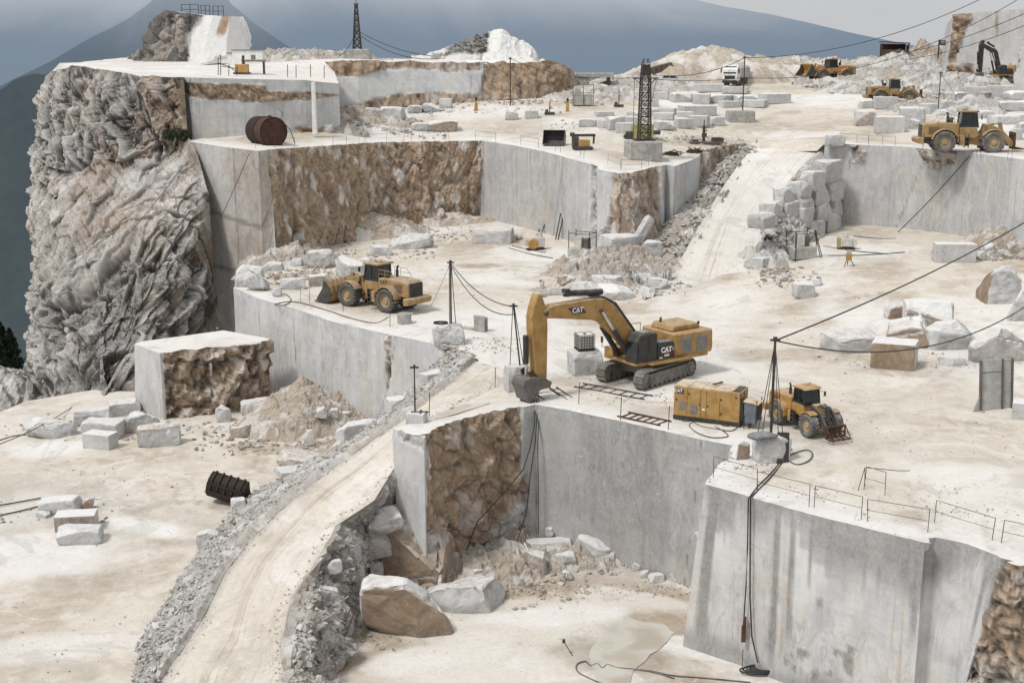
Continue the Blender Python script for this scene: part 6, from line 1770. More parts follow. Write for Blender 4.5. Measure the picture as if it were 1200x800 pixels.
# ---------------------------------------------------------------- generator set
ga, gb = Z(789, 490, .05), Z(866, 500, .05)
gl = float(np.linalg.norm((gb - ga)[:2])); gz = math.atan2(*(gb - ga)[1::-1])
root = thing('generator_set', 'ochre yellow generator container with pale roof at the rim of the pit wall', 'generator', (ga[0], ga[1], .02), gz)
H, D = 2.15, 1.75
MB().box((gl / 2, D / 2, .14), (gl + .05, D, .26)).box((gl * .2, .1, .03), (.4, .5, .1)).box((gl * .8, .1, .03), (.4, .5, .1)).build('skid_base', M['black'], root)
bd = MB().box((gl / 2, D / 2, .27 + (H - .27) / 2), (gl, D, H - .27)).build('canopy', M['yellow_clean'], root, .03)
MB().box((gl / 2 - .25, D / 2, H + .025), (gl - .55, D * .98, .05)).build('roof_sheet', M['gen_top'], root)
for x in (gl * .22, gl * .43, gl * .60): MB().box((x, D / 2, H + .06), (.04, D * .97, .03)).build('roof_seam', M['gen_top'], bd)
vt = MB()
for i in range(3): vt.box((gl - .42 + i * .14, D / 2, H + .04), (.08, D * .8, .06))
vt.build('roof_vent', M['black'], root)
for x in (gl * .205, gl * .41, gl * .50, gl * .70): MB().box((x, -.004, 1.2), (.022, .012, H - .45)).build('door_seam', M['dark_dusty'], bd)
for x, z in ((gl * .13, .95), (gl * .31, .80)):
    lv = MB().box((x, -.01, z), (.42, .03, .55))
    for i in range(5): lv.box((x, -.03, z - .2 + i * .1), (.4, .03, .04))
    lv.build('louvre', M['lou'], bd)
for x, z in ((gl * .23, 1.75), (gl * .40, 1.15), (gl * .52, 1.1), (gl * .72, 1.6), (gl * .72, .7), (gl * .04, 1.3), (gl * .94, 1.85)): MB().box((x, -.02, z), (.1, .05, .1)).build('latch', M['black'], bd)
MB().box((gl * .46, -.012, .85), (.2, .02, .09)).build('pale_plate', M['white_letter'], bd)
bdg = MB().box((gl * .085, -.012, 1.86), (.52, .025, .30)).build('logo_plate', M['black'], bd)
text_part('lettering', 'CAT', .27, (gl * .07, -.03, 1.87), (R(90), 0, 0), M['white_letter'], bdg, bold=.008, ext=.006)
MB().box((gl + .012, D / 2, 1.2), (.02, .05, H - .4)).box((gl + .02, .06, 1.2), (.06, .1, H - .3)).build('end_post', M['black'], root)
bd2 = MB().box((gl + .012, D * .28, 1.65), (.02, .3, .22)).build('logo_plate', M['black'], bd)
MB().tube([(gl * .5, D * .7, H + .05), (gl * .56, D * .6, H + .15), (gl * .63, D * .85, H + .2)], .05, 6).build('roof_pipe', M['rust_red'], root)
cx = (Matrix.Rotation(gz, 4, 'Z') @ Vector((gl + .1, 0, 0)))
rt = thing('electric_cabinet', 'slate blue electric cabinet standing at the right end of the generator', 'cabinet', (ga[0] + cx.x, ga[1] + cx.y, .02), gz)
MB().box((.55, .55, .95), (.75, 1.1, 1.25)).build('casing', M['greyblue'], rt, .03)
MB().box((.6, .55, 1.62), (.95, 1.25, .07), (0, .12, 0)).build('lid', M['gen_top'], rt)
for x_, y_, z_, h_ in ((.95, 0, 1.05, 1.5), (.95, 1.1, 1.05, 1.5), (.2, 0, .4, .8), (.2, 1.1, .4, .8)): MB().box((x_, y_, z_), (.06, .06, h_)).build('leg', M['black'], rt)
MB().box((.96, .55, 1.0), (.05, .9, .8)).build('rear_door', M['black'], rt)
for y in (.2, .45, .7): MB().cyl((.5, y, .35), (.45, y - .1, .05), .07, 8).build('cable_gland', M['black'], rt)

# ---------------------------------------------------------------- dump truck, car
tk = SB.at(866, 103)
root = thing('dump_truck', 'white tipper lorry parked nose-on behind the stone yard', 'lorry', (tk[0], tk[1] + 3.0, SB.z(tk[0], tk[1] + 3)[0]), R(-114))
for x in (3.0, 1.3, -1.9, -3.2):
    for y in (-1.0, 1.0): wheel_part(root, x, y, .52, .36, 'tyre', 'rim', 20, False)
MB().box((-.2, 0, .85), (8.2, .9, .3)).build('chassis', M['dark_dusty'], root)
cab = MB().prism([(2.3, 1.0), (2.3, 3.35), (3.6, 3.35), (4.15, 2.6), (4.25, 1.0), (4.2, .75), (2.5, .75)], -1.23, 1.23).build('cab', M['white'], root, .08)
MB().add([(4.215, -1.05, 1.95), (4.215, 1.05, 1.95), (3.82, 1.02, 3.08), (3.82, -1.02, 3.08)], [(0, 1, 2, 3)]).build('windscreen', M['glass'], cab)
for v in cab.children:
    v.location = (.035, 0, .02)
for s in (-1, 1):
    MB().box((3.35, s * 1.235, 2.35), (.8, .02, .75)).build('side_window', M['glass'], cab)
    MB().tube([(3.9, s * 1.2, 2.8), (4.1, s * 1.45, 2.75)], .03, 5).box((4.1, s * 1.48, 2.4), (.08, .2, .7)).build('mirror', M['black'], cab)
    MB().box((4.27, s * .9, .95), (.05, .35, .2)).build('headlight', M['chrome'], cab)
gr = MB().box((4.25, 0, 1.35), (.05, 1.7, .55))
for i in range(4): gr.box((4.28, 0, 1.15 + i * .13), (.04, 1.6, .04))
gr.build('grille', M['black'], cab)
MB().box((4.28, 0, .7), (.16, 2.4, .42)).build('bumper', M['black'], root, .04)
bdy = MB().prism([(1.95, 1.3), (1.95, 2.9), (2.1, 3.2), (-4.1, 3.0), (-4.4, 1.5), (-4.2, 1.25)], -1.24, 1.24).build('tipper_body', M['white'], root, .04)
rb = MB()
for i in range(8):
    for s in (-1, 1): rb.box((1.5 - i * .75, s * 1.26, 2.1), (.1, .08, 1.5))
rb.build('body_ribs', M['lou'], bdy)
MB().box((-1.2, 0, 3.11), (5.8, 2.1, .06)).build('load_bed', M['dark_dusty'], bdy)

def car(name, label, loc, rz, paint):
    root = thing(name, label, 'car', loc, rz)
    for x in (1.35, -1.35):
        for y in (-.78, .78): wheel_part(root, x, y, .34, .22, 'tyre', 'rim', 18, False)
    MB().prism([(2.15, .35), (2.2, .7), (2.05, .9), (1.1, 1.0), (-2.1, 1.05), (-2.2, .8), (-2.15, .35)], -.88, .88).build('body', M[paint], root, .07)
    cb = MB().prism([(1.15, 1.0), (.4, 1.55), (-1.6, 1.6), (-2.05, 1.05)], -.76, .76).build('cabin', M[paint], root, .06)
    for s in (-1, 1):
        MB().prism([(.9, 1.08), (.33, 1.48), (-.45, 1.5), (-.45, 1.08)], s * .765, s * .775).build('side_window', M['glass'], cb)
        MB().prism([(-.55, 1.08), (-.55, 1.5), (-1.45, 1.5), (-1.7, 1.1)], s * .765, s * .775).build('side_window', M['glass'], cb)
        MB().box((2.14, s * .62, .72), (.1, .3, .14)).build('headlight', M['chrome'], root)
    MB().add([(1.13, -.66, 1.04), (1.13, .66, 1.04), (.46, .62, 1.53), (.46, -.62, 1.53)], [(0, 1, 2, 3)]).build('windscreen', M['glass'], cb)
    return root
cp = SB.at(788, 103)
car('parked_car', 'silver white car parked behind the stone yard blocks', (cp[0], cp[1] + 2, SB.z(cp[0], cp[1] + 2)[0] + .35), R(8), 'car')
# ------------------------------------------------------------------ remaining rock masses
# rock peak on the top plateau
pt = [Y(188, 20, 278), Y(193, 12, 266), Y(218, 16, 262), Y(250, 19, 261), Y(270, 19, 262), Y(284, 20, 266), Y(287, 24, 278)]
pm = [Y(168, 50, 282), Y(180, 46, 267), Y(214, 46, 260), Y(242, 45, 259.5), Y(266, 45, 260), Y(287, 46, 264), Y(292, 46, 278)]
pb = [Y(150, 80, 284), Y(162, 80, 269), Y(212, 80, 258), Y(236, 80, 257.5), Y(264, 79, 258), Y(291, 79, 263), Y(298, 79, 278)]
def pk_disp(P, S, T):
    d, cr, c1, c2 = broken(P, .22, 1.8, 131, (1, 1, .6))
    u = S + .25 * vnoise(P, .1, 4)
    dark = np.maximum(sstep(2.35, 2.15, u - .9 * (.5 - T) * (T < .55)), sstep(.18, .05, T - .02 * S) * sstep(3.6, 3.2, S) * .0)
    br = sstep(.35, .2, np.abs(S - 3.75 + .25 * T)) * sstep(.55, .35, T)
    e = sstep(0, .1, T)
    return d * (.12 + .88 * np.maximum(dark, .6 * sstep(4.7, 5, S))) * (.3 + .7 * e), (dark, br, cr)
def pk_col(P, S, T, D, aux):
    dark, br, cr = aux
    C = np.zeros((len(P), 4))
    n = fbm(P, .25, 4, 3)
    C[:, 0] = np.clip(.9 * br + .5 * dark * (n > .15) + .5 * sstep(4.8, 5.1, S) * sstep(.1, .3, T), 0, 1)
    C[:, 1] = np.clip(dark * (.86 - .5 * (n > .2)) + .3 * cr * dark, 0, .95)
    C[:, 2] = np.clip((1 - dark) * (1 - br) * .95, 0, 1)
    return C
_, wpk = loft('rock_peak', [pt, pm, pb], .35, .35, pk_disp, pk_col, M['cut'])
sheet('rock_peak', [wpk[0, j] for j in range(wpk.shape[1])], [], 1.0, M['ground'], lambda P: np.c_[0 * P[:, 0], 0 * P[:, 0], .8 + 0 * P[:, 0], 0 * P[:, 0]], .05)

# big cut wall at the top right and the nearer one at the frame edge
qt = [Y(1108, 31, 240), Y(1117, 19, 222), Y(1128, 16, 221), Y(1146, 15, 220.5), Y(1165, 13.5, 220), Y(1205, 10, 219), Y(1320, 3, 217)]
qb = [Y(1096, 99, 240), Y(1106, 99, 221), Y(1122, 99, 220), Y(1146, 99, 219.5), Y(1165, 99, 219), Y(1205, 99, 218), Y(1320, 99, 216)]
d_, c_ = face(lambda P, S, T: np.maximum(sstep(1.0, 1.12, S) * sstep(.0, .12, 1.25 - .62 * (S - 1) - T - .15), .8 * sstep(1.05, 1.2, S) * (1 - sstep(2.6, 3.1, S)) * sstep(.62, .8, T + .25 * (3 - S) * 0)),
              ramp=1.2, f=.35, seed=141, inset=.4, brown=.75, an=(1, 1, .7), ra=('Y', .6), cracks=.7, dark=.03, seams=((4.1, .03, .1),))
_, wq = loft('quarry_wall', [qt, qb], .4, .4, d_, c_, M['cut'])
sheet('quarry_floor', [wq[0, j] for j in range(wq.shape[1])] + [Y(1320, 6, 250), Y(1125, 20, 255)], [], 2.0, M['ground'], lambda P: np.c_[.2 + 0 * P[:, 0], 0 * P[:, 0], .5 + 0 * P[:, 0], 0 * P[:, 0]], .1)
nt_ = [Y(1199, 62, 203), Y(1197, 58, 199), Y(1204, 44, 196), Y(1310, 30, 190)]
nb_ = [Y(1188, 108, 203), Y(1185, 108, 197), Y(1200, 108, 194), Y(1310, 112, 188)]
d_, c_ = face(lambda P, S, T: .6 * (1 - sstep(1.0, 1.4, S)), ramp=.8, f=.5, seed=151, brown=.2)
loft('quarry_wall', [nt_, nb_], .35, .35, d_, c_, M['cut'])

# distant cut hill beyond the far face
hs_ = [(486, 74), (500, 68), (514, 60), (527, 53), (545, 48), (560, 42), (575, 38), (588, 38), (598, 46), (607, 52), (622, 56), (628, 70), (640, 76)]
ht = [Y(u, v, 470) for u, v in hs_]
hm = [Y(u + (2 if i > 8 else -2), v + (78 - v) * .5, 455) for i, (u, v) in enumerate(hs_)]
hb = [Y(u + (4 if i > 8 else -5), 82, 440) for i, (u, v) in enumerate(hs_)]
def fh_disp(P, S, T):
    d, cr, c1, c2 = broken(P, .10, 3.2, 161)
    trees = sstep(2.5, 3.2, S) * (1 - sstep(5.7, 6.1, S)) * sstep(.60, .5, T) 
    st = .8 * np.round(3 * vnoise(P * [.5, .5, 1], .13, 8)) / 3
    return d * .5 + st * (1 - trees) + trees * 1.5 * fbm(P, .5, 3, 4), (trees, cr)
def fh_col(P, S, T, D, aux):
    trees, cr = aux
    C = np.zeros((len(P), 4))
    n = fbm(P, .12, 4, 9)
    dk = np.maximum(trees, .8 * (n > .14) * (S < 5.6)) 
    C[:, 1] = np.clip(.92 * dk + .3 * cr * (S > 5.6), 0, .95)
    C[:, 2] = np.clip((.9 - dk) * (S > 5.5) + .7 * (1 - dk) * (n < .02), 0, 1)
    C[:, 0] = .25 * (1 - dk)
    return C
loft('hill', [ht, hm, hb], .6, .6, fh_disp, fh_col, M['rock'])

# boulder slope beyond the left floor, below the forest
heap('rubble_slope', Y(-8, 500, 150), 13, 14, 7, 0, brown=.1, seed=61, amp=.9, f=.5, ex=.8)

# ------------------------------------------------------------------ vegetation
def leaves(mb, c, r, n, seed, size):
    rng = np.random.RandomState(seed)
    for _ in range(n):
        v = rng.normal(size=3); v /= np.linalg.norm(v)
        p = np.array(c) + v * np.array(r) * rng.uniform(.35, 1.0) ** .6
        e = Euler((rng.uniform(0, 6), rng.uniform(0, 6), rng.uniform(0, 6))).to_matrix().to_4x4()
        s = size * rng.uniform(.6, 1.4)
        mb.add([(-s, -s * .5, 0), (s, -s * .5, 0), (s * .6, s * .6, .1 * s), (-s * .6, s * .6, 0)], [(0, 1, 2, 3)], Matrix.Translation(tuple(p)) @ e)
M['leaf'] = simple('dark_scrub_leaves', (.045, .058, .028), .8, var=.6, nscale=4)
M['pine'] = simple('dark_pine_needles', (.022, .036, .022), .9, var=.6, nscale=2)
M['bark'] = simple('dark_bark', (.05, .04, .03), .9)
bp_ = Y(207, 163, 151.0)
rt = thing('bush', 'dark green bush growing at the foot of the orange cliff wall beside the sawn face', 'bush', bp_)
m = MB()
for k, (dx, dz, rr) in enumerate(((-.9, .5, .9), (.2, .6, 1.0), (1.1, .35, .7))): leaves(m, (dx, 0, dz), (rr, .8, .7), 420, 300 + k, .11)
m.build('foliage', M['leaf'], rt)
MB().tube([(0, 0, -.5), (.1, 0, .3), (.3, 0, .8)], .06).tube([(0, 0, 0), (-.5, 0, .6)], .05).build('stem', M['bark'], rt)
def tree(u, v, y, h, seed, label, cr=.3):
    p = Y(u, v, y)
    rt = thing('pine_tree', label, 'tree', p, 0, 'pines below the cliff')
    MB().cyl((0, 0, -2), (0, 0, h * .95), h * .025, 8, h * .005).build('trunk', M['bark'], rt)
    m = MB(); rng = random.Random(seed)
    for k in range(22):
        t = .15 + .85 * k / 21
        rr = h * cr * (1 - t) ** .8 + .2
        for q in range(5):
            a = rng.uniform(0, 6.28)
            leaves(m, (rr * .6 * math.cos(a), rr * .6 * math.sin(a), h * t), (rr * .5, rr * .5, h * .04), 26, seed * 31 + k * 7 + q, h * .022)
    m.build('crown', M['pine'], rt)
for i, (u, v, y, h) in enumerate(((-8, 452, 175, 10), (6, 448, 178, 8.5), (16, 446, 180, 7.5))):
    tree(u, v, y, h, 5 + i, ['dark pine cut by the left edge of the photo below the cliff', 'dark pine in the middle of the three below the cliff', 'dark pine closest to the cliff foot at the left edge'][i])

# ------------------------------------------------------------------ cables, poles, rails
def cable(p0, p1, sag, label, r=.035, name='overhead_cable', n=26, mat='cable', group=None):
    p0, p1 = V3(p0), V3(p1)
    pts = [p0.lerp(p1, i / n) - Vector((0, 0, sag * 4 * (i / n) * (1 - i / n))) for i in range(n + 1)]
    o = MB().tube(pts, r, 6).build(name, M[mat], None, 0, True)
    return tag(o, label, 'cable', group)
def on(S, pts, lift=.05, sub=6):
    """smooth run of points lying on a surface, from sighted positions"""
    P = [Vector(tuple(S.at(u, v))) for u, v in pts]
    out = []
    for i in range(len(P) - 1):
        a, b, c, d = P[max(0, i - 1)], P[i], P[i + 1], P[min(len(P) - 1, i + 2)]
        for j in range(sub):
            t = j / sub
            q = .5 * ((2 * b) + (c - a) * t + (2 * a - 5 * b + 4 * c - d) * t * t + (3 * b - a - 3 * c + d) * t ** 3)
            q.z = S.z(q.x, q.y)[0] + lift
            out.append(q)
    out.append(P[-1] + Vector((0, 0, lift)))
    return out
def lying(S, pts, label, r=.035, name='hose', mat='cable_dusty', group=None):
    o = MB().tube(on(S, pts, r), r, 6).build(name, M[mat], None, 0, True)
    return tag(o, label, 'hose' if name == 'hose' else 'cable', group)
def top_z(p, v):
    return float(Y(600, v, p[1])[2])

def railing(S, segs, vh, label, edge=None, group=None, r=.015, two=True, name='safety_rail', mat='iron'):
    """segs: sighted post feet; vh: post height in metres"""
    P = [Vector(tuple(S.at(u, v))) for u, v in segs]
    rt = thing(name, label, 'railing', P[0], 0, group)
    L = [p - P[0] for p in P]
    rng = random.Random(len(label))
    tops = []
    for q in L:
        t = q + Vector((rng.uniform(-.08, .08), rng.uniform(-.06, .06), vh * rng.uniform(.94, 1.05)))
        MB().cyl(q - Vector((0, 0, .3)), t, r * 1.25, 6).build('post', M[mat], rt)
        tops.append(t)
    for k in range(len(L) - 1):
        MB().cyl(tops[k], tops[k + 1], r, 6).build('rail', M[mat], rt)
        if two: MB().cyl(L[k].lerp(tops[k], .5), L[k + 1].lerp(tops[k + 1], .5), r * .8, 6).build('rail', M[mat], rt)
    return rt
gR = 'thin safety rails along the quarry edges'
for s, l in ((((836, 559), (887, 574)), 'thin iron rail on the front terrace rim left of the hanging cable'), (((888, 576), (948, 593)), 'thin iron rail on the front terrace rim right of the hanging cable'),
             (((954, 594), (1009, 608)), 'thin iron rail at the middle of the front terrace rim'), (((1017, 610), (1087, 624)), 'thin iron rail on the front terrace rim up to the notch'),
             (((1095, 612), (1162, 633)), 'thin iron rail on the front terrace rim right of the notch'), (((1173, 636), (1230, 650)), 'thin iron rail at the right end of the front terrace rim')):
    railing(SA, s, 1.15, l, group=gR)
rt = railing(SA, ((1012, 573), (1037, 580)), 1.25, 'low iron trestle standing alone on the front terrace', name='trestle')
MB().tube([(.0, 0, 1.2), (-.35, -.2, 0)], .02).tube([(0, 0, 1.2), (.2, .5, 0)], .02).build('brace', M['iron'], rt)
MB().tube([(0, 0, 1.2), (1.6, -.6, 1.22), (2.2, -.5, 1.2)], .02).build('bar', M['iron'], rt)
for s, l, h in ((((300, 174), (322, 173), (345, 172)), 'rail on the middle terrace rim below the rusty tank', 1.0), (((390, 171), (406, 169), (421, 168)), 'rail on the middle terrace rim right of the rusty tank', 1.1),
             (((428, 168), (453, 167), (473, 166), (482, 165)), 'rail on the middle terrace rim above the brown face', 1.1), (((495, 165), (521, 164), (526, 163)), 'rail on the middle terrace rim where the brown face ends', 1.1),
             (((557, 165), (581, 167)), 'rail on the middle terrace rim at the corner of the grey wall', 1.2), (((610, 170), (631, 174)), 'rail on the middle terrace rim before the black bucket', 1.2),
             (((651, 177), (657, 178)), 'twin posts on the rim below the black bucket', 1.1), (((680, 185), (684, 186)), 'twin posts on the rim below the drill rig', 1.1), (((712, 193), (728, 198)), 'rail on the rim left of the lattice mast block', 1.1),
             (((727, 200), (752, 198), (760, 195)), 'rail on the rim below the lattice mast block', 1.1)):
    railing(SB, s, h, l, group=gR)
for s, l in ((((986, 166), (1004, 167), (1018, 168)), 'rail at the left end of the right terrace rim'), (((1018, 169), (1034, 170), (1049, 171)), 'rail on the right terrace rim left of the yellow loader'),
             (((1081, 173), (1082, 173)), 'lone post on the right terrace rim behind the loader'), (((1109, 177), (1114, 177)), 'twin posts on the right terrace rim under the rear wheel'),
             (((1145, 182), (1149, 182)), 'twin posts on the right terrace rim under the front wheel'), (((1181, 185), (1186, 186)), 'twin posts on the right terrace rim at the fork')):
    railing(SB, s, 1.0, l, group=gR)
for s, l in ((((402, 361), (402.5, 361)), None), (((352, 352), (363, 356)), 'thin rail on the loader bench rim left of the loader'),):
    if l: railing(SA, s, 1.3, l, group=gR)
for (u, v, l) in ((402, 365, 'thin lone post on the loader bench rim before the front wheel'), (457, 383, 'thin lone post on the loader bench rim below the rear wheel'), (678, 474, 'thin lone post on the pit rim near the lying ladders'),
                  (727, 492, 'thin lone post on the pit rim left of the generator'), (783, 503, 'thin post on the pit rim just before the generator'), (580, 455, 'rusty stake beside the ramp near the excavator bucket'), (503, 485, 'rusty stake beside the ramp at the pit corner')):
    p = SA.at(u, v)
    o = MB().cyl((0, 0, -.2), (.04, 0, 1.5), .028, 6).build('stake', M['rust'])
    o.location = p; tag(o, l, 'stake')

# --- masts
def mast(name, label, S, u, v, vtop, r, mat='iron', lean=(0, 0), base=0.0, foot=None, cat='mast'):
    p = S.at(u, v) if isinstance(S, Sheet) else np.array(S, float)
    rt = thing(name, label, cat, (p[0], p[1], p[2] + base))
    h = top_z(p, vtop) - p[2] - base
    MB().cyl((0, 0, 0), (lean[0], lean[1], h), r, 10, r * .85).build('pole', M[mat], rt)
    MB().box((lean[0], lean[1], h + .03), (.55, .12, .1)).cyl((lean[0], lean[1], h), (lean[0], lean[1], h + .2), r * 1.5, 10).build('head', M[mat], rt)
    return rt, Vector((p[0] + lean[0], p[1] + lean[1], p[2] + base + h)), Vector((p[0], p[1], p[2] + base))
# mast 1 on the block between loader and excavator
B1 = rk(508, 373, 547, 406, SA, 'grey marble block carrying the thin cable mast right of the big loader', 'rough', .2, dr=.75, yaw=.2)
mp1 = np.array(B1.location); mb1 = B1.dimensions.z
m1, t1_, f1 = mast('cable_mast', 'thin dark twin-rod cable mast on the block right of the big loader', (mp1[0] + .1, mp1[1], mp1[2] + mb1 * .92), 529, 375, 308, .07)
MB().tube([(.35, .2, -.1), (.05, 0, t1_.z - f1.z)], .03).tube([(-.12, 0, -.1), (-.1, 0, t1_.z - f1.z)], .035).build('guy_rod', M['iron'], m1)
cl = MB()
for k in range(3): cl.tube([Vector((.55 * math.cos(a) - .4, .4 * math.sin(a), .0 + .04 * k)) for a in np.linspace(0, 6.2, 16)], .035)
o = cl.build('cable_coil', M['cable']); o.location = (mp1[0] - .3, mp1[1] - .4, mp1[2] + mb1 * .98); tag(o, 'loose coil of black cable on the mast block right of the big loader', 'cable')
# mast 2 beside the excavator bucket
B2 = rk(590, 421, 622, 460, SA, 'pale grey block behind the excavator bucket', 'block', .2, dr=.8, yaw=.3)
p2 = np.array(B2.location); h2 = B2.dimensions.z
m2, t2_, f2 = mast('cable_mast', 'thin leaning cable mast on the block behind the excavator bucket', (p2[0] + .2, p2[1] - .2, p2[2] + h2 * .9), 613, 425, 359, .06, lean=(-.45, 0))
MB().tube([(-.7, 0, -.1), (-.5, 0, t2_.z - f2.z)], .03).tube([(.25, .1, 0), (-.4, 0, t2_.z - f2.z)], .03).build('guy_rod', M['iron'], m2)
for k, s in enumerate((.75, 1.15)):
    cable(t1_ + Vector((0, 0, -.15 * k)), t2_ + Vector((0, 0, -.55 * k)), s, ['upper black cable between the two thin masts left of the excavator', 'lower black cable between the two thin masts left of the excavator'][k])
cable(t1_, Vector(tuple(SA.at(505, 358))), .1, 'thin stay running from the mast head down to the loader bench', .018, 'stay_wire')
# mast 3 beside the small loader
B3 = rk(875, 497, 925, 545, SA, 'big grey block carrying the tall cable mast beside the small loader', 'rough', .22, dr=.75, yaw=.35, seed=733)
p3 = np.array(B3.location); h3 = B3.dimensions.z
m3, t3_, f3 = mast('cable_mast', 'tall dark cable mast standing on the grey block at the pit rim', (p3[0] + .1, p3[1] + .1, p3[2] + h3 * .9), 903, 490, 399, .085)
gr_ = MB()
for q in ((-.85, -.2), (.75, .2), (.35, -.5), (-.4, .5)): gr_.tube([(q[0], q[1], -.4), (0, 0, t3_.z - f3.z - .1)], .022)
gr_.build('guy_wire', M['iron'], m3)
cable(t3_, Y(1330, 175, 118), 1.2, 'long black cable rising from the tall mast to the upper right edge', .045)
cable(t3_, Y(1235, 335, 108), 2.6, 'black sagging cable from the tall mast over the grouped blocks to the right edge', .045)
tp_ = MB(); 
rngt = random.Random(4)
bm = bmesh.new(); bmesh.ops.create_icosphere(bm, subdivisions=3, radius=1)
tv = np.array([v.co[:] for v in bm.verts]); tf = [[v.index for v in f.verts] for f in bm.faces]; bm.free()
tv = tv * [.85, .5, .22]; tv += .10 * np.stack([fbm(tv, 2.2, 3, 1), fbm(tv, 2.2, 3, 2), fbm(tv, 2.6, 3, 3)], 1)
o = np_mesh('tarpaulin', tv, tf, M['tarp']); o.location = (p3[0] - .55, p3[1] - .75, p3[2] + h3 * .95); tag(o, 'crumpled blue grey tarpaulin on the block of the tall mast', 'tarpaulin')
rk(861, 514, 878, 539, SA, 'two upright brown stone slabs leaning on the left of the mast block', 'rough', .1, dr=.5, yaw=.2, brown=((FR, .7), (UP, .4)))
o = MB().box((0, 0, .95), (.75, .12, 1.9)).build('steel_plate', M['iron'], None, .02); q = SA.at(917, 543); o.location = (q[0], q[1], q[2] - .15); o.rotation_euler = (R(-14), R(8), R(20)); tag(o, 'dark plate leaning against the front of the tall mast block', 'plate')
# pole with a cross foot on a small block by the ramp
B4 = rk(476, 478, 501, 497, SA, 'small pale block with an upright rod at the pit corner', 'block', .3, dr=.8)
p4 = np.array(B4.location)
m4, t4_, f4 = mast('marker_pole', 'upright dark rod with crossed feet on the small block at the pit corner', (p4[0] - .1, p4[1], p4[2] + B4.dimensions.z * .92), 484, 480, 431, .05, cat='pole')
MB().box((.3, 0, .04), (1.1, .1, .08)).box((.35, 0, .05), (.1, .7, .08)).build('cross_foot', M['iron'], m4)

# --- lattice mast on its concrete block
q = SB.at(757, 189)
rt = thing('concrete_block', 'weathered concrete block under the lattice mast', 'block', (q[0], q[1], q[2] - .1), R(8))
MB().box((0, 1.5, 1.15), (3.9, 3.0, 2.3), None, (.97, .97)).build('block_body', M['concrete'], rt, .12)
lz = q[2] + 2.2; ly = q[1] + 1.6
rt = thing('lattice_mast', 'dark lattice steel mast with a small crossarm on the concrete block above the buttress', 'mast', (q[0] - .1, ly, lz), R(10))
h = top_z((0, ly), 71) - lz
def lattice(rt, h, w0, w1, n, r, mat='iron'):
    w = lambda t: w0 + (w1 - w0) * t
    for sx in (-1, 1):
        for sy in (-1, 1):
            MB().cyl((sx * w0 / 2, sy * w0 / 2, 0), (sx * w1 / 2, sy * w1 / 2, h), r, 6).build('corner_post', M[mat], rt)
    b = MB()
    for k in range(n):
        t0, t1 = k / n, (k + 1) / n
        for a, c in (((-1, -1), (1, -1)), ((1, -1), (1, 1)), ((1, 1), (-1, 1)), ((-1, 1), (-1, -1))):
            b.cyl((a[0] * w(t0) / 2, a[1] * w(t0) / 2, h * t0), (c[0] * w(t1) / 2, c[1] * w(t1) / 2, h * t1), r * .6, 5)
            b.cyl((c[0] * w(t0) / 2, c[1] * w(t0) / 2, h * t0), (a[0] * w(t1) / 2, a[1] * w(t1) / 2, h * t1), r * .6, 5)
            b.cyl((a[0] * w(t1) / 2, a[1] * w(t1) / 2, h * t1), (c[0] * w(t1) / 2, c[1] * w(t1) / 2, h * t1), r * .6, 5)
    b.build('bracing', M[mat], rt)
lattice(rt, h * .80, 1.25, .95, 8, .075)
u_ = MB()
for sx in (-1, 1):
    for sy in (-1, 1): u_.cyl((sx * .45, sy * .45, h * .8), (sx * .38, sy * .38, h * .95), .06, 6).cyl((sx * .38, sy * .38, h * .95), (sx * .2, sy * .2, h * 1.02), .05, 6)
u_.box((0, 0, h * .88), (.8, .8, h * .14)).build('head_frame', M['iron'], rt)
ca = MB().box((0, 0, h * .78), (2.8, .12, .12)).box((0, .5, h * .78), (2.8, .1, .1)).box((0, -.5, h * .78), (2.8, .1, .1))
ca.tube([(-1.3, 0, h * .78), (-.5, 0, h * .70)], .05).tube([(1.3, 0, h * .78), (.5, 0, h * .70)], .05).build('crossarm', M['iron'], rt)
g_ = MB().tube([(-1.3, 0, h * .78), (-1.35, -.2, .0)], .03).tube([(1.3, 0, h * .78), (.7, .2, h * .42)], .03).build('drop_cable', M['cable'], rt)
LT = Vector((q[0] - .1, ly, lz + h * .79))
MB().box((0, 0, .1), (2.2, 1.6, .2)).build('base_plate', M['iron'], rt)
b_ = MB().box((0, 0, .9), (2.6, 1.4, 1.8)).build('casing', M['greenish']) ; bq = SB.at(754, 166)
rt = thing('machine_box', 'pale yellow-grey machine housing behind the lattice mast block', 'machine', (bq[0], bq[1] + 1.5, SB.z(bq[0], bq[1] + 1.5)[0]), R(6)); b_.parent = rt
MB().box((-1.7, 0, .5), (.7, .9, .9)).cyl((-2.0, -.4, .3), (-2.0, .4, .3), .35, 12).build('motor', M['dark_dusty'], rt)
MB().box((1.7, -.3, .8), (.9, .8, .5)).build('winch', M['dark_dusty'], rt)
# scrap on the rim right of it
for k, (u, v, l) in enumerate(((785, 183, 'heap of dark scrap frames on the rim right of the lattice mast'), (812, 180, 'dark coiled pipes lying on the rim near the small drill carriage'))):
    q = SB.at(u, v); rt = thing('scrap_heap', l, 'scrap', (q[0], q[1] + .6, q[2]), R(5))
    rng = random.Random(k + 9); a_ = MB(); b_ = MB()
    for i in range(12):
        x, y, z = rng.uniform(-1.6, 1.6), rng.uniform(-.6, .6), rng.uniform(.05, .5)
        a_.cyl((x, y, z), (x + rng.uniform(-1.2, 1.2), y + rng.uniform(-.5, .5), z + rng.uniform(-.1, .5)), .06, 6)
    for i in range(4): b_.tube([(1.0 * math.cos(t) * (1 - .1 * i) + .2, .6 * math.sin(t), .1 + i * .1) for t in np.linspace(0, 6.28, 18)], .05)
    a_.build('bars', M['iron'], rt); b_.build('pipe_coil', M['cable'], rt)

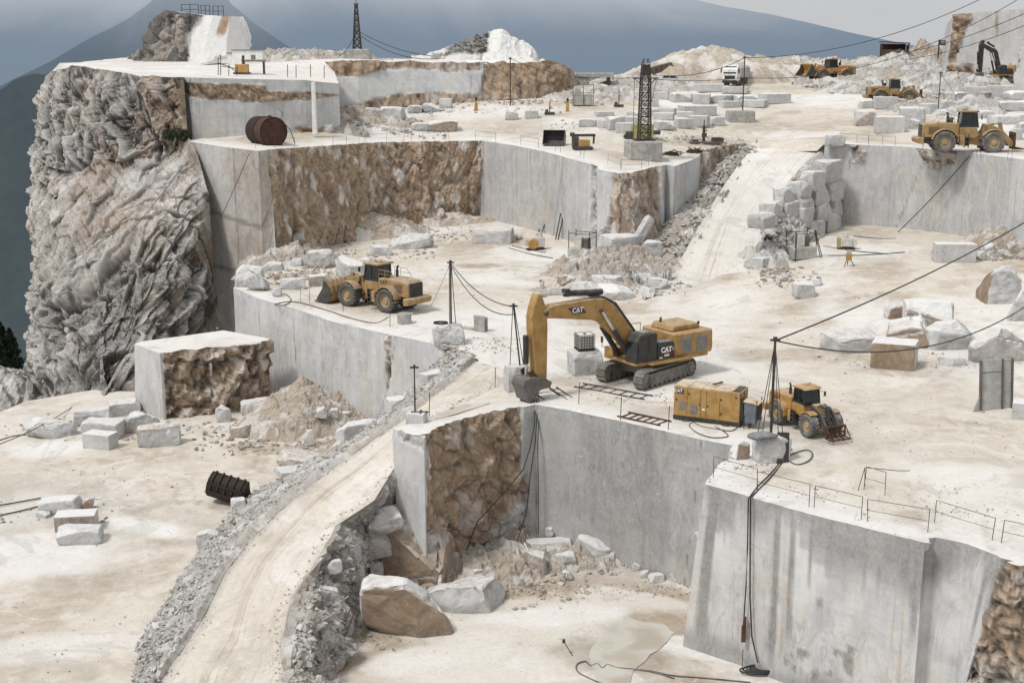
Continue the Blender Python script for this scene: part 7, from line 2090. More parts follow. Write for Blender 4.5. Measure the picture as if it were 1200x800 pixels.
# --- far pylon
q = SD.at(419, 72) if False else Y(419, 73, 226)
rt = thing('stone_plinth', 'square stone plinth under the far pylon on the top plateau', 'plinth', (q[0], q[1], q[2] - .3)); MB().box((0, 0, 1.25), (4.8, 3.5, 2.5), None, (.96, .96)).build('plinth_body', M['concrete'], rt, .15)
pz = q[2] + 2.2
rt = thing('lattice_pylon', 'slim dark pylon on the stone plinth of the top plateau', 'pylon', (q[0], q[1], pz))
hp = top_z(q, 5) - pz
lattice(rt, hp, 1.3, .35, 7, .11)
MB().box((0, 0, hp), (.9, .15, .15)).cyl((0, 0, hp), (0, 0, hp + .7), .06, 6).build('crossarm', M['iron'], rt)
PT = Vector((q[0], q[1], pz + hp * .42))
cable(PT, Y(508, 66, 215), .8, 'upper cable from the far pylon down to the right along the plateau', .06)
cable(PT - Vector((0, 0, .5)), Y(522, 68, 215), 1.6, 'lower cable from the far pylon down to the right along the plateau', .06)
cable(PT, Y(397, 66, 222), .8, 'cable from the far pylon down to the left', .05)

# --- poles
rt = thing('pole_plinth', 'square concrete base of the tall pole beside the road and the stone yard', 'base', SB.at(870, 144) - np.array([0, 0, .1]), R(5))
MB().box((0, 1.3, .85), (3.6, 2.6, 1.7), None, (.98, .98)).build('base_body', M['concrete'], rt, .1)
pb_ = np.array(rt.location) + [0.2, 1.3, 1.6]
m6, t6_, f6 = mast('cable_pole', 'rusty pole on the concrete base beside the stone yard', pb_, 0, 0, 68, .09, 'rust', cat='pole')
m7, t7_, f7 = mast('cable_pole', 'thin rusty pole before the far brown face', SB, 598, 124, 69, .09, 'rust', cat='pole')
m8, t8_, f8 = mast('cable_pole', 'thin dark pole behind the yellow loader among the blocks', SB, 1099, 133, 86, .08, 'iron', cat='pole')
cable(LT + Vector((.9, 0, .3)), t6_, .9, 'cable from the lattice mast across to the rusty yard pole', .04)
cable(LT + Vector((.9, 0, -.2)), t6_ - Vector((0, 0, 2.6)), .3, 'lower cable from the lattice mast to the rusty yard pole', .04)
cable(t6_, Y(1160, -6, 176), 2.0, 'black cable from the rusty yard pole up over the road to the top right', .05)
cable(t6_ - Vector((0, 0, 2.6)), Y(1215, -14, 165), 3.4, 'second black cable crossing the road up to the top right corner', .045)
cable(Y(1058, 62, 230), Y(1230, 3, 150), .8, 'cable from behind the rusty shed up over the grey wall', .045)
cable(Y(1060, 70, 228), Y(1230, 18, 150), .8, 'lowest cable passing in front of the top right grey wall', .045)
cable(t7_, LT - Vector((.9, 0, 0)), 1.0, 'thin cable from the far rusty pole to the lattice mast', .035)
cable(t8_, Vector(tuple(SB.at(1122, 124))) + Vector((0, 0, 1)), .1, 'stay of the thin dark pole among the blocks', .03, 'stay_wire')
cable(Y(292, 180, 139.5), Y(236, 300, 128), .3, 'slanting black cable in front of the weathered return wall', .04)
cable(Y(226, 178, 150), Y(150, 275, 134), .3, 'thin slanting cable in front of the cliff slope', .03)
cable(Y(1140, 178, 139), Y(1050, 274, 143), .3, 'black cable hanging slantwise down the right sawn wall', .05)
cable(Y(0, 520, 90), Y(90, 473, 112), .25, 'black cable crossing low in front of the cliff foot at the left edge', .035)

# --- cables hanging over the rims
def hang(pts, label, r=.035):
    o = MB().tube([Vector(tuple(p)) for p in pts], r, 6).build('hanging_cable', M['cable'], None, 0, True)
    return tag(o, label, 'cable')
def frontw(u, v, off=.35):
    """a point just proud of the front wall"""
    a, b = np.array(t3[4]), np.array(t3[6])
    n = np.array([b[1] - a[1], -(b[0] - a[0])]); n = n / np.linalg.norm(n)
    if n[1] > 0: n = -n
    d = ray(u, v)
    den = d[0] * n[0] + d[1] * n[1]
    t = ((a[:2] + n * off) @ n) / den
    return np.array([0, 0, CAMZ]) + d * t
def hangrun(uvs, S0, lab, r=.04):
    g = on(S0, uvs[0], r)
    w = [frontw(u, v) for u, v in uvs[1]]
    return hang(list(g) + w, lab, r)
hangrun((((921, 537), (906, 556), (893, 570), (883, 580)), ((879.5, 583), (879, 640), (879, 700), (881, 745), (888, 776))), SA, 'right one of two black cables hanging down the front wall', .04)
hangrun((((916, 540), (902, 556), (890, 568), (881, 579)), ((877, 584), (876, 640), (874, 690), (871, 735))), SA, 'left one of two black cables hanging down the front wall', .035)
o = MB().box((0, 0, 0), (.22, .2, .9)).cyl((0, 0, -.9), (0, 0, -2.6), .02, 6).box((.03, 0, .7), (.14, .14, .5)).build('cable_connector', M['rust']); q = frontw(871.5, 742, .4); o.location = q; tag(o, 'rusty connector at the end of the left hanging cable on the front wall', 'connector')
cl = MB()
for k in range(5): cl.tube([Vector((1.0 * (1 - .08 * k) * math.cos(a) + .1 * k, .45 * math.sin(a), .05 + .05 * k)) for a in np.linspace(0, 6.3, 20)], .045)
o = cl.build('cable_coil', M['cable']); q = Z(889, 786, -9.4); o.location = q; tag(o, 'black cable coil on the pit floor under the hanging cables', 'cable')
P0 = [Z(623, 452, 0) + [0, 0, .1], Z(626, 470, 0) + [0, -.1, .05], Z(627, 478, -.35) + [0, -.3, 0]]
wl = lambda u, v, y: Y(u, v, y)
hang(P0 + [wl(626, 500, 79.9), wl(621, 525, 79.6), wl(613, 550, 79), wl(590, 578, 78), wl(560, 610, 76.5), wl(546, 645, 75.6)], 'longest black cable draped diagonally over the brown pit face', .04)
hang([p + np.array([.15, 0, 0]) for p in P0] + [wl(627, 520, 79.8), wl(621, 560, 79.5), wl(617, 600, 79.2), wl(606, 634, 78.5)], 'middle black cable hanging at the corner of the pit walls', .035)
hang([p + np.array([.3, 0, 0]) for p in P0] + [wl(630, 520, 80.0), wl(631, 570, 79.9), wl(631, 625, 79.8)], 'straight thin cable hanging down the grey pit wall', .025)

# hoses and cables on the ground
lying(SA, ((921, 537), (930, 532), (945, 528), (952, 532), (948, 540), (935, 545), (925, 541), (920, 533), (928, 527)), 'looped black hose on the ground beside the tall mast block', .045)
lying(SA, ((868, 497), (858, 505), (840, 503), (822, 500), (812, 495), (808, 500), (818, 508), (835, 513), (852, 512), (850, 507), (838, 500)), 'dusty hose looped in front of the generator', .035)
lying(SA, ((322, 347), (334, 345), (341, 352), (333, 358), (322, 357), (345, 354), (380, 363), (410, 373), (440, 379), (455, 372)), 'black cable lying along the loader bench rim', .045)
lying(SP_, ((790, 795), (760, 787), (725, 783), (712, 779), (706, 783), (700, 778), (692, 780), (686, 775), (676, 779), (678, 788), (695, 797), (710, 803)), 'thin black hose curling at the edge of the puddle', .04)
lying(SP_, ((725, 783), (760, 786), (790, 792), (830, 795), (880, 800)), 'thin black hose running right from the puddle', .04)
lying(SL, ((-20, 596), (20, 589), (48, 582 + 2)), 'upper of two dark rods lying on the wet floor at the left edge', .05, 'steel_rod', 'iron')
lying(SL, ((-20, 608), (20, 600), (52, 592)), 'lower of two dark rods lying on the wet floor at the left edge', .05, 'steel_rod', 'iron')
lying(SL, ((-10, 520), (15, 512), (40, 509)), 'dark pipe lying at the left end of the lower floor', .06, 'steel_rod', 'iron')
lying(SA, ((510, 492), (540, 484), (574, 473)), 'long thin dark rod lying along the pit rim corner', .03, 'steel_rod', 'iron')
for k, (u0, v0, u1, v1, l) in enumerate(((600, 288, 640, 296, 'dark cable strand on the white wet floor under the grey wall'), (596, 291, 648, 303, 'second dark strand on the white wet floor under the grey wall'), (965, 289, 1040, 298, 'dark strand across the wet floor before the stacked wall'),
                                         (970, 300, 1060, 296, 'second dark strand across the wet floor before the stacked wall'), (1000, 277, 1050, 280, 'long dark bar at the foot of the right sawn wall'))):
    lying(SA, ((u0, v0), ((u0 + u1) / 2, (v0 + v1) / 2 + 1.2), (u1, v1)), l, .05, 'cable_strand' if k < 4 else 'steel_rod', 'cable_dusty')
for k, (x0, y0, x1, y1, yy) in enumerate(((533, 274, 541, 251, 163.5), (537, 275, 544, 252, 163.2), (652, 279, 655, 250, 148.5), (655, 279, 661, 249, 148.3))):
    pass
for k, (u0, v0, u1, v1, l) in enumerate(((631, 272, 640, 251, 'left of two rods leaning on the grey wall near the white cutting machine'), (634, 274, 643, 252, 'right of two rods leaning on the grey wall near the white cutting machine'),
                                         (651, 281, 657, 250, 'left of two rods leaning on the grey wall left of the machine cage'), (654, 281, 661, 250, 'right of two rods leaning on the grey wall left of the machine cage'))):
    a = SA.at(u0, v0); b = Y(u1, v1, a[1] + .6)
    o = MB().cyl(tuple(a), tuple(b), .07, 6).build('leaning_rod', M['iron']); tag(o, l, 'rod')

# ------------------------------------------------------------------ small plant and gear
# water cube on its block
B5 = rk(663, 409, 706, 441, SA, 'dark grey squared block carrying the caged water cube', 'block', .12, dr=.85, yaw=.3, seed=912)
p5 = np.array(B5.location)
rt = thing('water_cube', 'white plastic tank in a wire cage on top of the dark grey block', 'tank', (p5[0], p5[1], p5[2] + B5.dimensions.z * .97), R(16))
MB().box((0, 0, .62), (1.12, 1.0, 1.0)).build('plastic_tank', M['plastic'], rt, .06)
cg = MB()
for i in range(7):
    x = -.59 + i * 1.18 / 6
    for y in (-.53, .53): cg.cyl((x, y, .12), (x, y, 1.14), .018, 5)
for i in range(6):
    y = -.53 + i * 1.06 / 5
    for x in (-.59, .59): cg.cyl((x, y, .12), (x, y, 1.14), .018, 5)
for k in range(6):
    z = .14 + k * .2
    for y in (-.53, .53): cg.cyl((-.59, y, z), (.59, y, z), .018, 5)
    for x in (-.59, .59): cg.cyl((x, -.53, z), (x, .53, z), .018, 5)
cg.build('wire_cage', M['iron'], rt)
MB().box((0, 0, .05), (1.22, 1.1, .1)).build('pallet', M['iron'], rt); MB().cyl((0, 0, 1.12), (0, 0, 1.18), .12, 14).build('cap', M['iron'], rt)
# lying ladders / frames near the excavator
def ladder(label, S, pts, w, n, z=.06, mat='iron', name='steel_ladder'):
    a, b = Vector(tuple(S.at(*pts[0]))), Vector(tuple(S.at(*pts[1])))
    d = b - a; L = d.length
    rt = thing(name, label, 'ladder', a + Vector((0, 0, z)), math.atan2(d.y, d.x))
    for y in (-w / 2, w / 2): MB().box((L / 2, y, 0), (L, .09, .09)).build('side_rail', M[mat], rt)
    for i in range(n): MB().box((L * (i + .5) / n, 0, 0), (.07, w, .05)).build('rung', M[mat], rt)
    return rt
ladder('short steel frame lying left, nearest the excavator bucket', SA, ((634, 458), (657, 473)), 1.3, 3)
ladder('narrow steel frame lying between the short frame and the tracks', SA, ((648, 455), (672, 470)), .5, 4)
ladder('long steel frame lying in front of the excavator tracks', SA, ((678, 452), (760, 466)), 1.1, 7)
ladder('rusty frame lying on the pit rim left of the generator', SA, ((730, 486), (780, 497)), 1.2, 6, .06, 'rust')
# iron ladder in the pit
a = Z(391, 768, -9.5)
rt = thing('iron_ladder', 'rusty ladder leaning on the stones at the lowest end of the ramp slope', 'ladder', a, R(40), None, (R(-28), 0, R(-55)))
for x in (-.25, .25): MB().cyl((x, 0, 0), (x, 0, 2.6), .03, 6).build('side_rail', M['rust'], rt)
for i in range(8): MB().cyl((-.25, 0, .25 + i * .3), (.25, 0, .25 + i * .3), .02, 6).build('rung', M['rust'], rt)
# concrete drum, upright slabs by the mast
q = SA.at(474, 379)
rt = thing('concrete_drum', 'round pale concrete drum behind the big loader on the bench', 'drum', q); MB().lathe([(0.001, 0), (.6, 0), (.6, .85), (.52, .9), (0.001, .9)], (0, 0, 0), 'Z', 28).build('drum_body', M['concrete'], rt, .02)
q = SA.at(562, 388)
rt = thing('stone_post', 'pair of dark upright stone slabs standing right of the thin mast', 'post', q, R(-35)); MB().box((0, 0, .65), (1.1, .2, 1.3)).build('slab', M['concrete'], rt, .04); MB().box((.1, .3, .6), (1.0, .16, 1.2)).build('slab', M['concrete'], rt, .04)
MB().box((-1.1, .1, .1), (1.4, .35, .2)).build('footing', M['concrete'], rt, .03)
# upright steel plate at the right
q = SA.at(1148, 481)
rt = thing('upright_barrier', 'upright grey ribbed steel panel leaning below the beige boulder', 'panel', q, R(16), None, (R(-6), 0, R(16)))
MB().box((.8, 0, 1.6), (1.55, .1, 3.2)).build('panel_sheet', M['grey_box'], rt, .01)
MB().box((2.0, .04, 1.6), (.62, .1, 3.2)).build('side_sheet', M['grey_box'], rt, .01)
for x in (0, 1.6, 2.34): MB().box((x, -.06, 1.6), (.09, .2, 3.3)).build('rib', M['steel'], rt)
MB().box((.8, -.06, 2.45), (1.5, .03, .04)).build('seam', M['steel'], rt)
MB().box((.0, -.1, -.02), (.2, .6, .1)).prism([(-.5, 0), (0, 0), (0, 1.0)], -.05, .05).build('foot_brace', M['grey_box'], rt)

# rusty tank
q = SB.at(318, 171)
rt = thing('rusty_tank', 'big rusty cylindrical tank lying on the middle terrace rim', 'tank', (q[0] + .3, q[1] + .2, q[2] + 1.55), R(126))
MB().lathe([(1.58, 0), (1.62, .05), (1.62, 1.95)], (0, 0, 0), 'X', 40).build('shell', M['rust_red'], rt, 0, True)
MB().lathe([(1.615, 1.95), (1.615, 4.1), (1.4, 4.25), (0.001, 4.3)], (0, 0, 0), 'X', 40).build('shell', M['tank_dark'], rt, 0, True)
MB().lathe([(0.001, -.12), (.9, -.1), (1.4, -.03), (1.58, 0)], (0, 0, 0), 'X', 40).build('end_cap', M['rust_red'], rt, 0, True)
for x in (.02, 1.95): MB().lathe([(1.62, -.05), (1.68, -.05), (1.68, .05), (1.62, .05)], (x, 0, 0), 'X', 40).build('rim_band', M['tank_dark'], rt)
MB().cyl((.9, 0, 1.5), (.9, 0, 1.78), .22, 14).build('manhole', M['rust_red'], rt)
MB().tube([(-.05, -.9, 1.3), (.2, -1.3, 2.1), (.9, -1.2, 2.5)], .04).tube([(-.05, -1.0, 1.2), (-.3, -1.9, .2), (-.4, -2.4, -1.4)], .05).build('pipe', M['iron'], rt)
for x in (.6, 3.4): MB().box((x, 0, -1.5), (.3, 2.4, .3)).build('cradle', M['tank_dark'], rt)

# loose buckets
def loose_bucket(name, label, loc, rz, w, s, mat, ribs=True, rx=0):
    rt = thing(name, label, 'bucket', loc, rz, None, (rx, 0, rz))
    cur = [(1.9, .0), (.9, -.02), (.45, .1), (.15, .45), (.1, .95), (.3, 1.45), (.7, 1.75), (1.0, 1.8)]
    inn = [(1.0, 1.73), (.74, 1.68), (.37, 1.4), (.18, .95), (.22, .48), (.5, .17), (.92, .06), (1.9, .07)]
    MB().prism([(x * s, z * s) for x, z in cur + inn], -w / 2, w / 2).build('shell', M[mat], rt)
    for sd in (-1, 1): MB().prism([(x * s, z * s) for x, z in cur] + [(1.3 * s, 1.1 * s), (1.85 * s, .3 * s)], sd * w / 2 - .04, sd * w / 2 + .04).build('side_plate', M[mat], rt)
    if ribs:
        for i in range(5):
            y = -w / 2 + w * (i + .5) / 5
            MB().prism([(.05 * s, .45 * s), (.0, .95 * s), (.2 * s, 1.5 * s), (.65 * s, 1.85 * s), (1.0 * s, 1.9 * s), (1.0 * s, 1.78 * s), (.68 * s, 1.74 * s), (.3 * s, 1.44 * s), (.12 * s, .95 * s)], y - .07, y + .07).build('rib', M[mat], rt)
        MB().box((.08 * s, 0, .62 * s), (.16, w * 1.0, .2)).box((.12 * s, 0, 1.2 * s), (.16, w, .16)).build('cross_bar', M[mat], rt)
    MB().prism([(1.85 * s, -.03), (2.15 * s, .0), (1.85 * s, .1)], -w / 2, w / 2).build('cutting_edge', M[mat], rt)
    return rt
q = SL.at(258, 600)
loose_bucket('loader_bucket', 'black ribbed loader bucket lying on its lip on the lower left floor', (q[0] - .1, q[1] + .9, q[2] + .25), R(76), 2.7, 1.0, 'tank_dark', True, R(12))
q = SB.at(651, 170)
loose_bucket('loader_bucket', 'black smooth loader bucket tipped over on the middle terrace', (q[0], q[1] + .9, q[2] + .1), R(-100), 2.6, .95, 'black', False, 0)

# drill rigs
q = SB.at(683, 176)
rt = thing('drill_rig', 'small yellow drill rig with a dark mast beside the black bucket', 'drill rig', (q[0], q[1] + .5, q[2]), R(10))
MB().box((.1, 0, .75), (1.4, 1.0, .9)).build('motor_box', M['orange'], rt, .05)
MB().box((-.9, 0, .9), (.7, .9, 1.3)).build('control_unit', M['dark_dusty'], rt, .04)
for s in (-1, 1): MB().prism(arc(.9, .22, .22, -90, 90, 8) + arc(-.9, .22, .22, 90, 270, 8), s * .55 - .16, s * .55 + .16).build('track', M['dark_dusty'], rt)
MB().box((0, -.1, 1.72), (3.0, .3, .3)).box((-1.3, -.1, 1.85), (.5, .4, .4)).build('drill_mast', M['dark_dusty'], rt); MB().cyl((1.35, -.1, 1.7), (1.3, -.1, .7), .12, 8).build('drill_head', M['iron'], rt)
q = SB.at(828, 170)
rt = thing('drill_carriage', 'dark drill carriage with an upright mast on a long skid near the rim', 'drill rig', (q[0], q[1] + .6, q[2]), R(6))
MB().box((0, 0, .25), (4.2, .9, .3)).build('skid', M['steel'], rt, .03); MB().box((1.3, 0, .65), (1.1, .7, .5)).cyl((2.0, -.3, .6), (2.0, .3, .6), .25, 10).build('motor', M['dark_dusty'], rt)
MB().box((-.3, 0, 1.3), (.3, .3, 2.2)).box((-.3, -.2, 1.2), (.6, .3, .5)).cyl((-.3, 0, 2.3), (-.3, 0, 3.1), .07, 8).build('drill_mast', M['dark_dusty'], rt); MB().box((-1.4, 0, .5), (.7, .6, .3)).build('gearbox', M['dark_dusty'], rt)

# wire-saw machines
def cage_machine(label, S, u, v, rz, h=2.3, box='grey_box'):
    q = S.at(u, v)
    rt = thing('wire_saw_machine', label, 'wire saw', (q[0], q[1] + 1.2, S.z(q[0], q[1] + 1.2)[0]), rz)
    MB().box((0, 0, .65), (2.6, 2.0, 1.2)).build('base_tank', M[box], rt, .04)
    MB().box((-.3, -.2, 1.85), (.8, .7, 1.2)).build('cabinet', M['cream_box'], rt, .03); MB().box((.5, .1, 1.8), (.5, .8, 1.1)).build('panel', M['steel'], rt, .02)
    for x, y in ((-1.2, -.9), (1.2, -.9), (-1.2, .9), (1.2, .9)): MB().cyl((x, y, 1.2), (x, y, h + .9), .05, 6).build('post', M['iron'], rt)
    MB().tube([(-1.2, -.9, h + .6), (1.2, -.9, h + .6), (1.2, .9, h + .6), (-1.2, .9, h + .6)], .04).build('rail', M['iron'], rt)
    return rt
cage_machine('grey machine tank with a white cabinet and corner posts below the grey wall and buttress', SA, 683, 307, R(-28))
w_ = cage_machine('grey machine tank with leaning rods at the foot of the stacked wall', SA, 941, 305, R(18), 2.0)
for a_, b_ in (((1.3, -.4, 2.9), (2.1, -.9, -.2)), ((1.1, -.6, 2.9), (1.7, -1.2, -.2)), ((-1.0, -.8, 2.6), (-1.3, -1.2, -.2))): MB().tube([a_, b_], .05).build('leaning_rod', M['iron'], w_)
q = SA.at(993, 293)
rt = thing('cutting_machine', 'cream cutting machine with a green-yellow side on the wet floor before the right wall', 'cutting machine', (q[0], q[1] + .6, q[2]), R(-12))
MB().box((.1, 0, .75), (1.1, .9, .9)).build('casing', M['cream_box'], rt, .08); MB().box((-.75, 0, .7), (.4, .9, 1.1)).build('side_guard', M['greenish'], rt, .05); MB().cyl((-.1, 0, 1.2), (-.1, 0, 1.75), .28, 12).build('motor', M['cream_box'], rt, .03); MB().cyl((.75, -.3, .7), (.75, .3, .7), .4, 16).build('drive_wheel', M['cream_box'], rt); MB().box((0, 0, .12), (1.8, .9, .14)).build('rail_carriage', M['iron'], rt)
q = SA.at(628, 294)
rt = thing('cutting_machine', 'white cutting machine with an orange wheel at the foot of the grey sawn wall', 'cutting machine', (q[0], q[1] + .6, q[2]), R(15))
MB().box((.4, 0, .9), (1.1, .9, 1.1)).build('casing', M['cream_box'], rt, .08); MB().lathe([(.001, -.08), (.55, -.08), (.62, 0), (.55, .08), (.001, .08)], (-.4, -.4, .75), 'Y', 24).build('drive_wheel', M['orange'], rt); MB().cyl((.5, 0, 1.4), (.5, 0, 2.0), .25, 12).build('motor', M['cream_box'], rt); MB().box((0, 0, .15), (2.0, .9, .16)).build('rail_carriage', M['iron'], rt); MB().box((-1.15, 0, .9), (.5, .5, .7)).build('control_box', M['cream_box'], rt, .04)
q = SA.at(995, 313)
rt = thing('tripod_drill', 'small orange machine on tripod legs in front of the cream cutting machine', 'drill', (q[0], q[1] + .3, q[2]), 0)
MB().box((0, 0, .95), (.5, .45, .7)).build('body', M['orange'], rt, .05); MB().box((0, 0, 1.45), (.42, .4, .35)).build('motor', M['grey_box'], rt, .04)
for x, y in ((-.5, -.3), (.5, -.3), (0, .5)): MB().cyl((x * .4, y * .4, .7), (x, y, 0), .04, 6).build('leg', M['iron'], rt)
q = Z(688, 312, .2); o = MB().box((0, 0, .1), (.5, .3, .25)).box((.2, 0, .3), (.08, .08, .3)).build('pump', M['dark_dusty']); q = SA.at(672, 310); o.location = (q[0], q[1], q[2] + .1); tag(o, 'small dark pump on the thin white stone plate', 'pump')
q = SP_.at(671, 768); o = MB().cyl((0, 0, 0), (-.45, .1, .75), .025, 6).box((-.48, .1, .82), (.16, .12, .2)).build('marker_rod', M['iron']); o.location = q; tag(o, 'short leaning rod with a dark head beside the puddle', 'rod')

# yard machines and huts
q = SB.at(683, 125)
rt = thing('machine_cage', 'grey steel cage with two cabinets behind the front stone field', 'cage', (q[0], q[1] + 1, q[2]), R(3))
for x in (-1.5, 0, 1.5): MB().box((x, -.9, 1.5), (.1, .1, 3.4)).build('post', M['steel'], rt)
MB().box((-.75, 0, 1.0), (1.3, 1.5, 1.6)).build('cabinet', M['grey_box'], rt, .03); MB().box((.75, 0, .95), (1.3, 1.5, 1.5)).build('cabinet', M['grey_box'], rt, .03); MB().box((-.8, -.2, 2.4), (.9, .8, 1.0)).build('cabinet', M['cream_box'], rt, .03); MB().box((0, -.9, 3.1), (3.1, .08, .08)).box((0, -.9, 2.0), (3.1, .06, .06)).build('rail', M['steel'], rt)
q = SB.at(688, 108)
rt = thing('concrete_shelter', 'low grey shelter with a thick slab roof beyond the machine cage', 'shelter', (q[0], q[1] + 3, q[2] - .3), R(-4))
MB().box((-1.2, 0, 1.3), (3.4, 3.0, 2.6)).build('wall', M['concrete'], rt, .08); MB().box((.4, 0, 2.9), (8.2, 3.4, .7)).build('roof', M['concrete'], rt, .08); MB().box((3.6, 0, 1.3), (.6, 2.6, 2.6)).build('pillar', M['dark_dusty'], rt)
q = SB.at(775, 101)
rt = thing('loading_hopper', 'dark tilted steel hopper raised behind the lattice mast', 'hopper', (q[0], q[1] + 2, q[2]), R(6))
MB().prism([(-2.4, 1.2), (-2.0, 3.0), (1.7, 3.9), (2.0, 2.2), (1.2, 1.6)], -1.1, 1.1).build('trough', M['wood'], rt, .05)
for x in (-1.9, 1.95): MB().box((x, -1.0, 1.6 if x > 0 else .8), (.22, .22, 3.6 if x > 0 else 1.6)).box((x, 1.0, 1.6 if x > 0 else .8), (.22, .22, 3.6 if x > 0 else 1.6)).build('support', M['iron'], rt)
fr = MB()
for i in range(5): fr.box((-1.9 + i * .9, -1.13, 2.2 + i * .22), (.08, .06, 1.3))
fr.build('ribs', M['iron'], rt)
q = Y(1047, 68, 232)
rt = thing('rusty_shed', 'rusty open shed with a sloping roof on the rubble ridge', 'shed', (q[0], q[1], q[2] - .5), R(-6))
MB().box((0, 1.2, 1.6), (4.4, .1, 2.6)).build('back_wall', M['rust_red'], rt); MB().prism([(-2.5, 3.2), (2.5, 2.95), (2.5, 3.1), (-2.5, 3.35)], -1.4, 1.4).build('roof', M['rust'], rt)
for x in (-2.3, 2.3): MB().box((x, -1.2, 1.4), (.2, .2, 3.2)).build('post', M['iron'], rt)
bb_ = MB()
for i in range(7): bb_.box((0, -1.1, .5 + i * .22), (4.4, .08, .16))
bb_.build('board_front', M['wood'], rt); MB().box((2.4, .3, 1.4), (.1, 2.2, 2.6)).build('side_wall', M['rust'], rt)
q = Y(1102, 62, 229)
rt = thing('lookout_box', 'small dark box cabin on a post beside the big grey wall top', 'cabin', q, 0)
MB().box((-.35, 0, .6), (.2, .2, 3.2)).build('post', M['iron'], rt); MB().box((.15, 0, 1.7), (1.0, .9, .9)).build('box_frame', M['iron'], rt, .04); MB().box((.15, -.46, 1.8), (.7, .02, .5)).build('window', M['lou'], rt)
for u, v, l in ((558, 130, 'small yellow marker post below the far wall'), (665, 131, 'small yellow machine post left of the machine cage')):
    q = SB.at(u, v); rt = thing('marker_post', l, 'post', q); MB().box((0, 0, .7), (.55, .4, 1.4), None, (.6, .7)).build('body', M['orange'], rt, .04); MB().box((0, 0, 1.65), (.3, .25, .5)).build('head', M['iron'], rt, .03)
for u, v, l in ((644, 135, 'dark upright drill stand left of the machine cage'), (725, 126, 'dark upright drill stand among the front yard stones')):
    q = SB.at(u, v); rt = thing('drill_stand', l, 'drill', q, R(10)); MB().cyl((0, 0, 0), (.05, 0, 1.9), .07, 8).build('column', M['iron'], rt); MB().box((0, 0, .25), (1.4, .5, .35)).box((-.4, 0, .6), (.4, .4, .4)).build('motor', M['dark_dusty'], rt, .03)

# top plateau gear
q = Y(284, 89, 170)
q[2] = SD.z(q[0], q[1])[0]
rt = thing('yellow_compressor', 'small yellow machine standing at the rim of the top plateau', 'machine', (q[0], q[1], q[2]), R(5))
MB().box((0, 0, .75), (1.7, 1.2, 1.1)).build('casing', M['orange'], rt, .06); MB().box((0, 0, .15), (2.2, 1.2, .2)).build('skid', M['dark_dusty'], rt); MB().cyl((.1, 0, 1.3), (.3, 0, 2.3), .12, 8).box((.2, 0, 2.1), (.3, .3, .6)).build('drill_arm', M['dark_dusty'], rt)
q2 = Y(270, 90, 165); q2[2] = SD.z(q2[0], q2[1])[0]
rt = thing('pipe_rack', 'dark tangle of poles left of the yellow machine on the plateau rim', 'rack', q2, R(8))
for x, h in ((-1.5, 2.3), (-1.2, 2.6), (-.2, 1.4), (.8, 1.2)): MB().cyl((x, 0, 0), (x + .1, .1, h), .05, 6).build('pole', M['iron'], rt)
MB().tube([(-1.5, 0, 1.6), (.0, 0, 1.1), (1.0, 0, .3)], .06).tube([(-1.2, 0, 1.2), (.8, .2, .9)], .05).build('pipes', M['iron'], rt)
for u, w, hgt, y, l in ((291, 4.6, 2.3, 205, 'longest pale cabin on the top plateau behind the yellow machine'), (274, 1.7, 2.0, 212, 'small pale cabin left of the long one on the top plateau')):
    q = Y(u, 70, y); q[2] = SD.z(q[0], q[1])[0]
    rt = thing('site_cabin', l, 'cabin', q, R(4)); MB().box((0, 0, hgt / 2), (w, 2.2, hgt)).build('wall', M['plaster'], rt, .04); MB().box((0, 0, hgt + .06), (w + .3, 2.5, .12)).build('roof', M['lou'], rt); MB().box((w * .2, -1.11, hgt * .55), (.7, .03, .7)).build('window', M['lou'], rt)
q = Y(298, 88, 172); q[2] = SD.z(q[0], q[1])[0]
rt = thing('work_platform', 'pale table-like platform on legs right of the yellow machine', 'platform', q, R(3)); MB().box((0, 0, 1.7), (3.0, 1.4, .25)).build('deck', M['lou'], rt)
for x in (-1.3, 1.3): MB().box((x, 0, .8), (.15, 1.2, 1.6)).build('leg', M['iron'], rt)
for k, (u0, u1, v, y) in enumerate(((213, 233, 18, 264), (236, 246, 19, 264), (250, 262, 20, 264))):
    a, b = Y(u0, v, y), Y(u1, v, y)
    rt = thing('safety_rail', ['left dark rail on top of the rock peak', 'middle dark rail on top of the rock peak', 'right dark rail on top of the rock peak'][k], 'railing', a, 0, gR)
    d = Vector(tuple(b - a))
    for t in (0, .5, 1): MB().cyl(d * t - Vector((0, 0, .6)), d * t + Vector((0, 0, 2.1)), .07, 6).build('post', M['iron'], rt)
    for z in (1.1, 2.05): MB().cyl(Vector((0, 0, z)), d + Vector((0, 0, z)), .06, 6).build('rail', M['iron'], rt)
for k, (u, v, y) in enumerate(((337, 91, 168), (347, 92, 167), (364, 93, 170), (380, 95, 168))):
    q = Y(u, v, y); q[2] = SD.z(q[0], q[1])[0]
    o = MB().cyl((0, 0, -.2), (.05, 0, 1.6), .05, 6).build('stake', M['iron']); o.location = q; tag(o, ['first thin stake from the left on the right half of the top plateau rim', 'second thin stake from the left on the right half of the top plateau rim', 'third thin stake from the left on the right half of the top plateau rim', 'last thin stake at the right end of the near plateau rim'][k], 'stake')
q = Y(369, 152, 155.5)
o = MB().box((0, 0, 2.5), (.55, .5, 6.2), None, (.8, .8)).build('stone_pillar', M['plaster'], None, .05); o.location = q; tag(o, 'narrow white stone pillar left standing at the right end of the upper terrace', 'pillar')
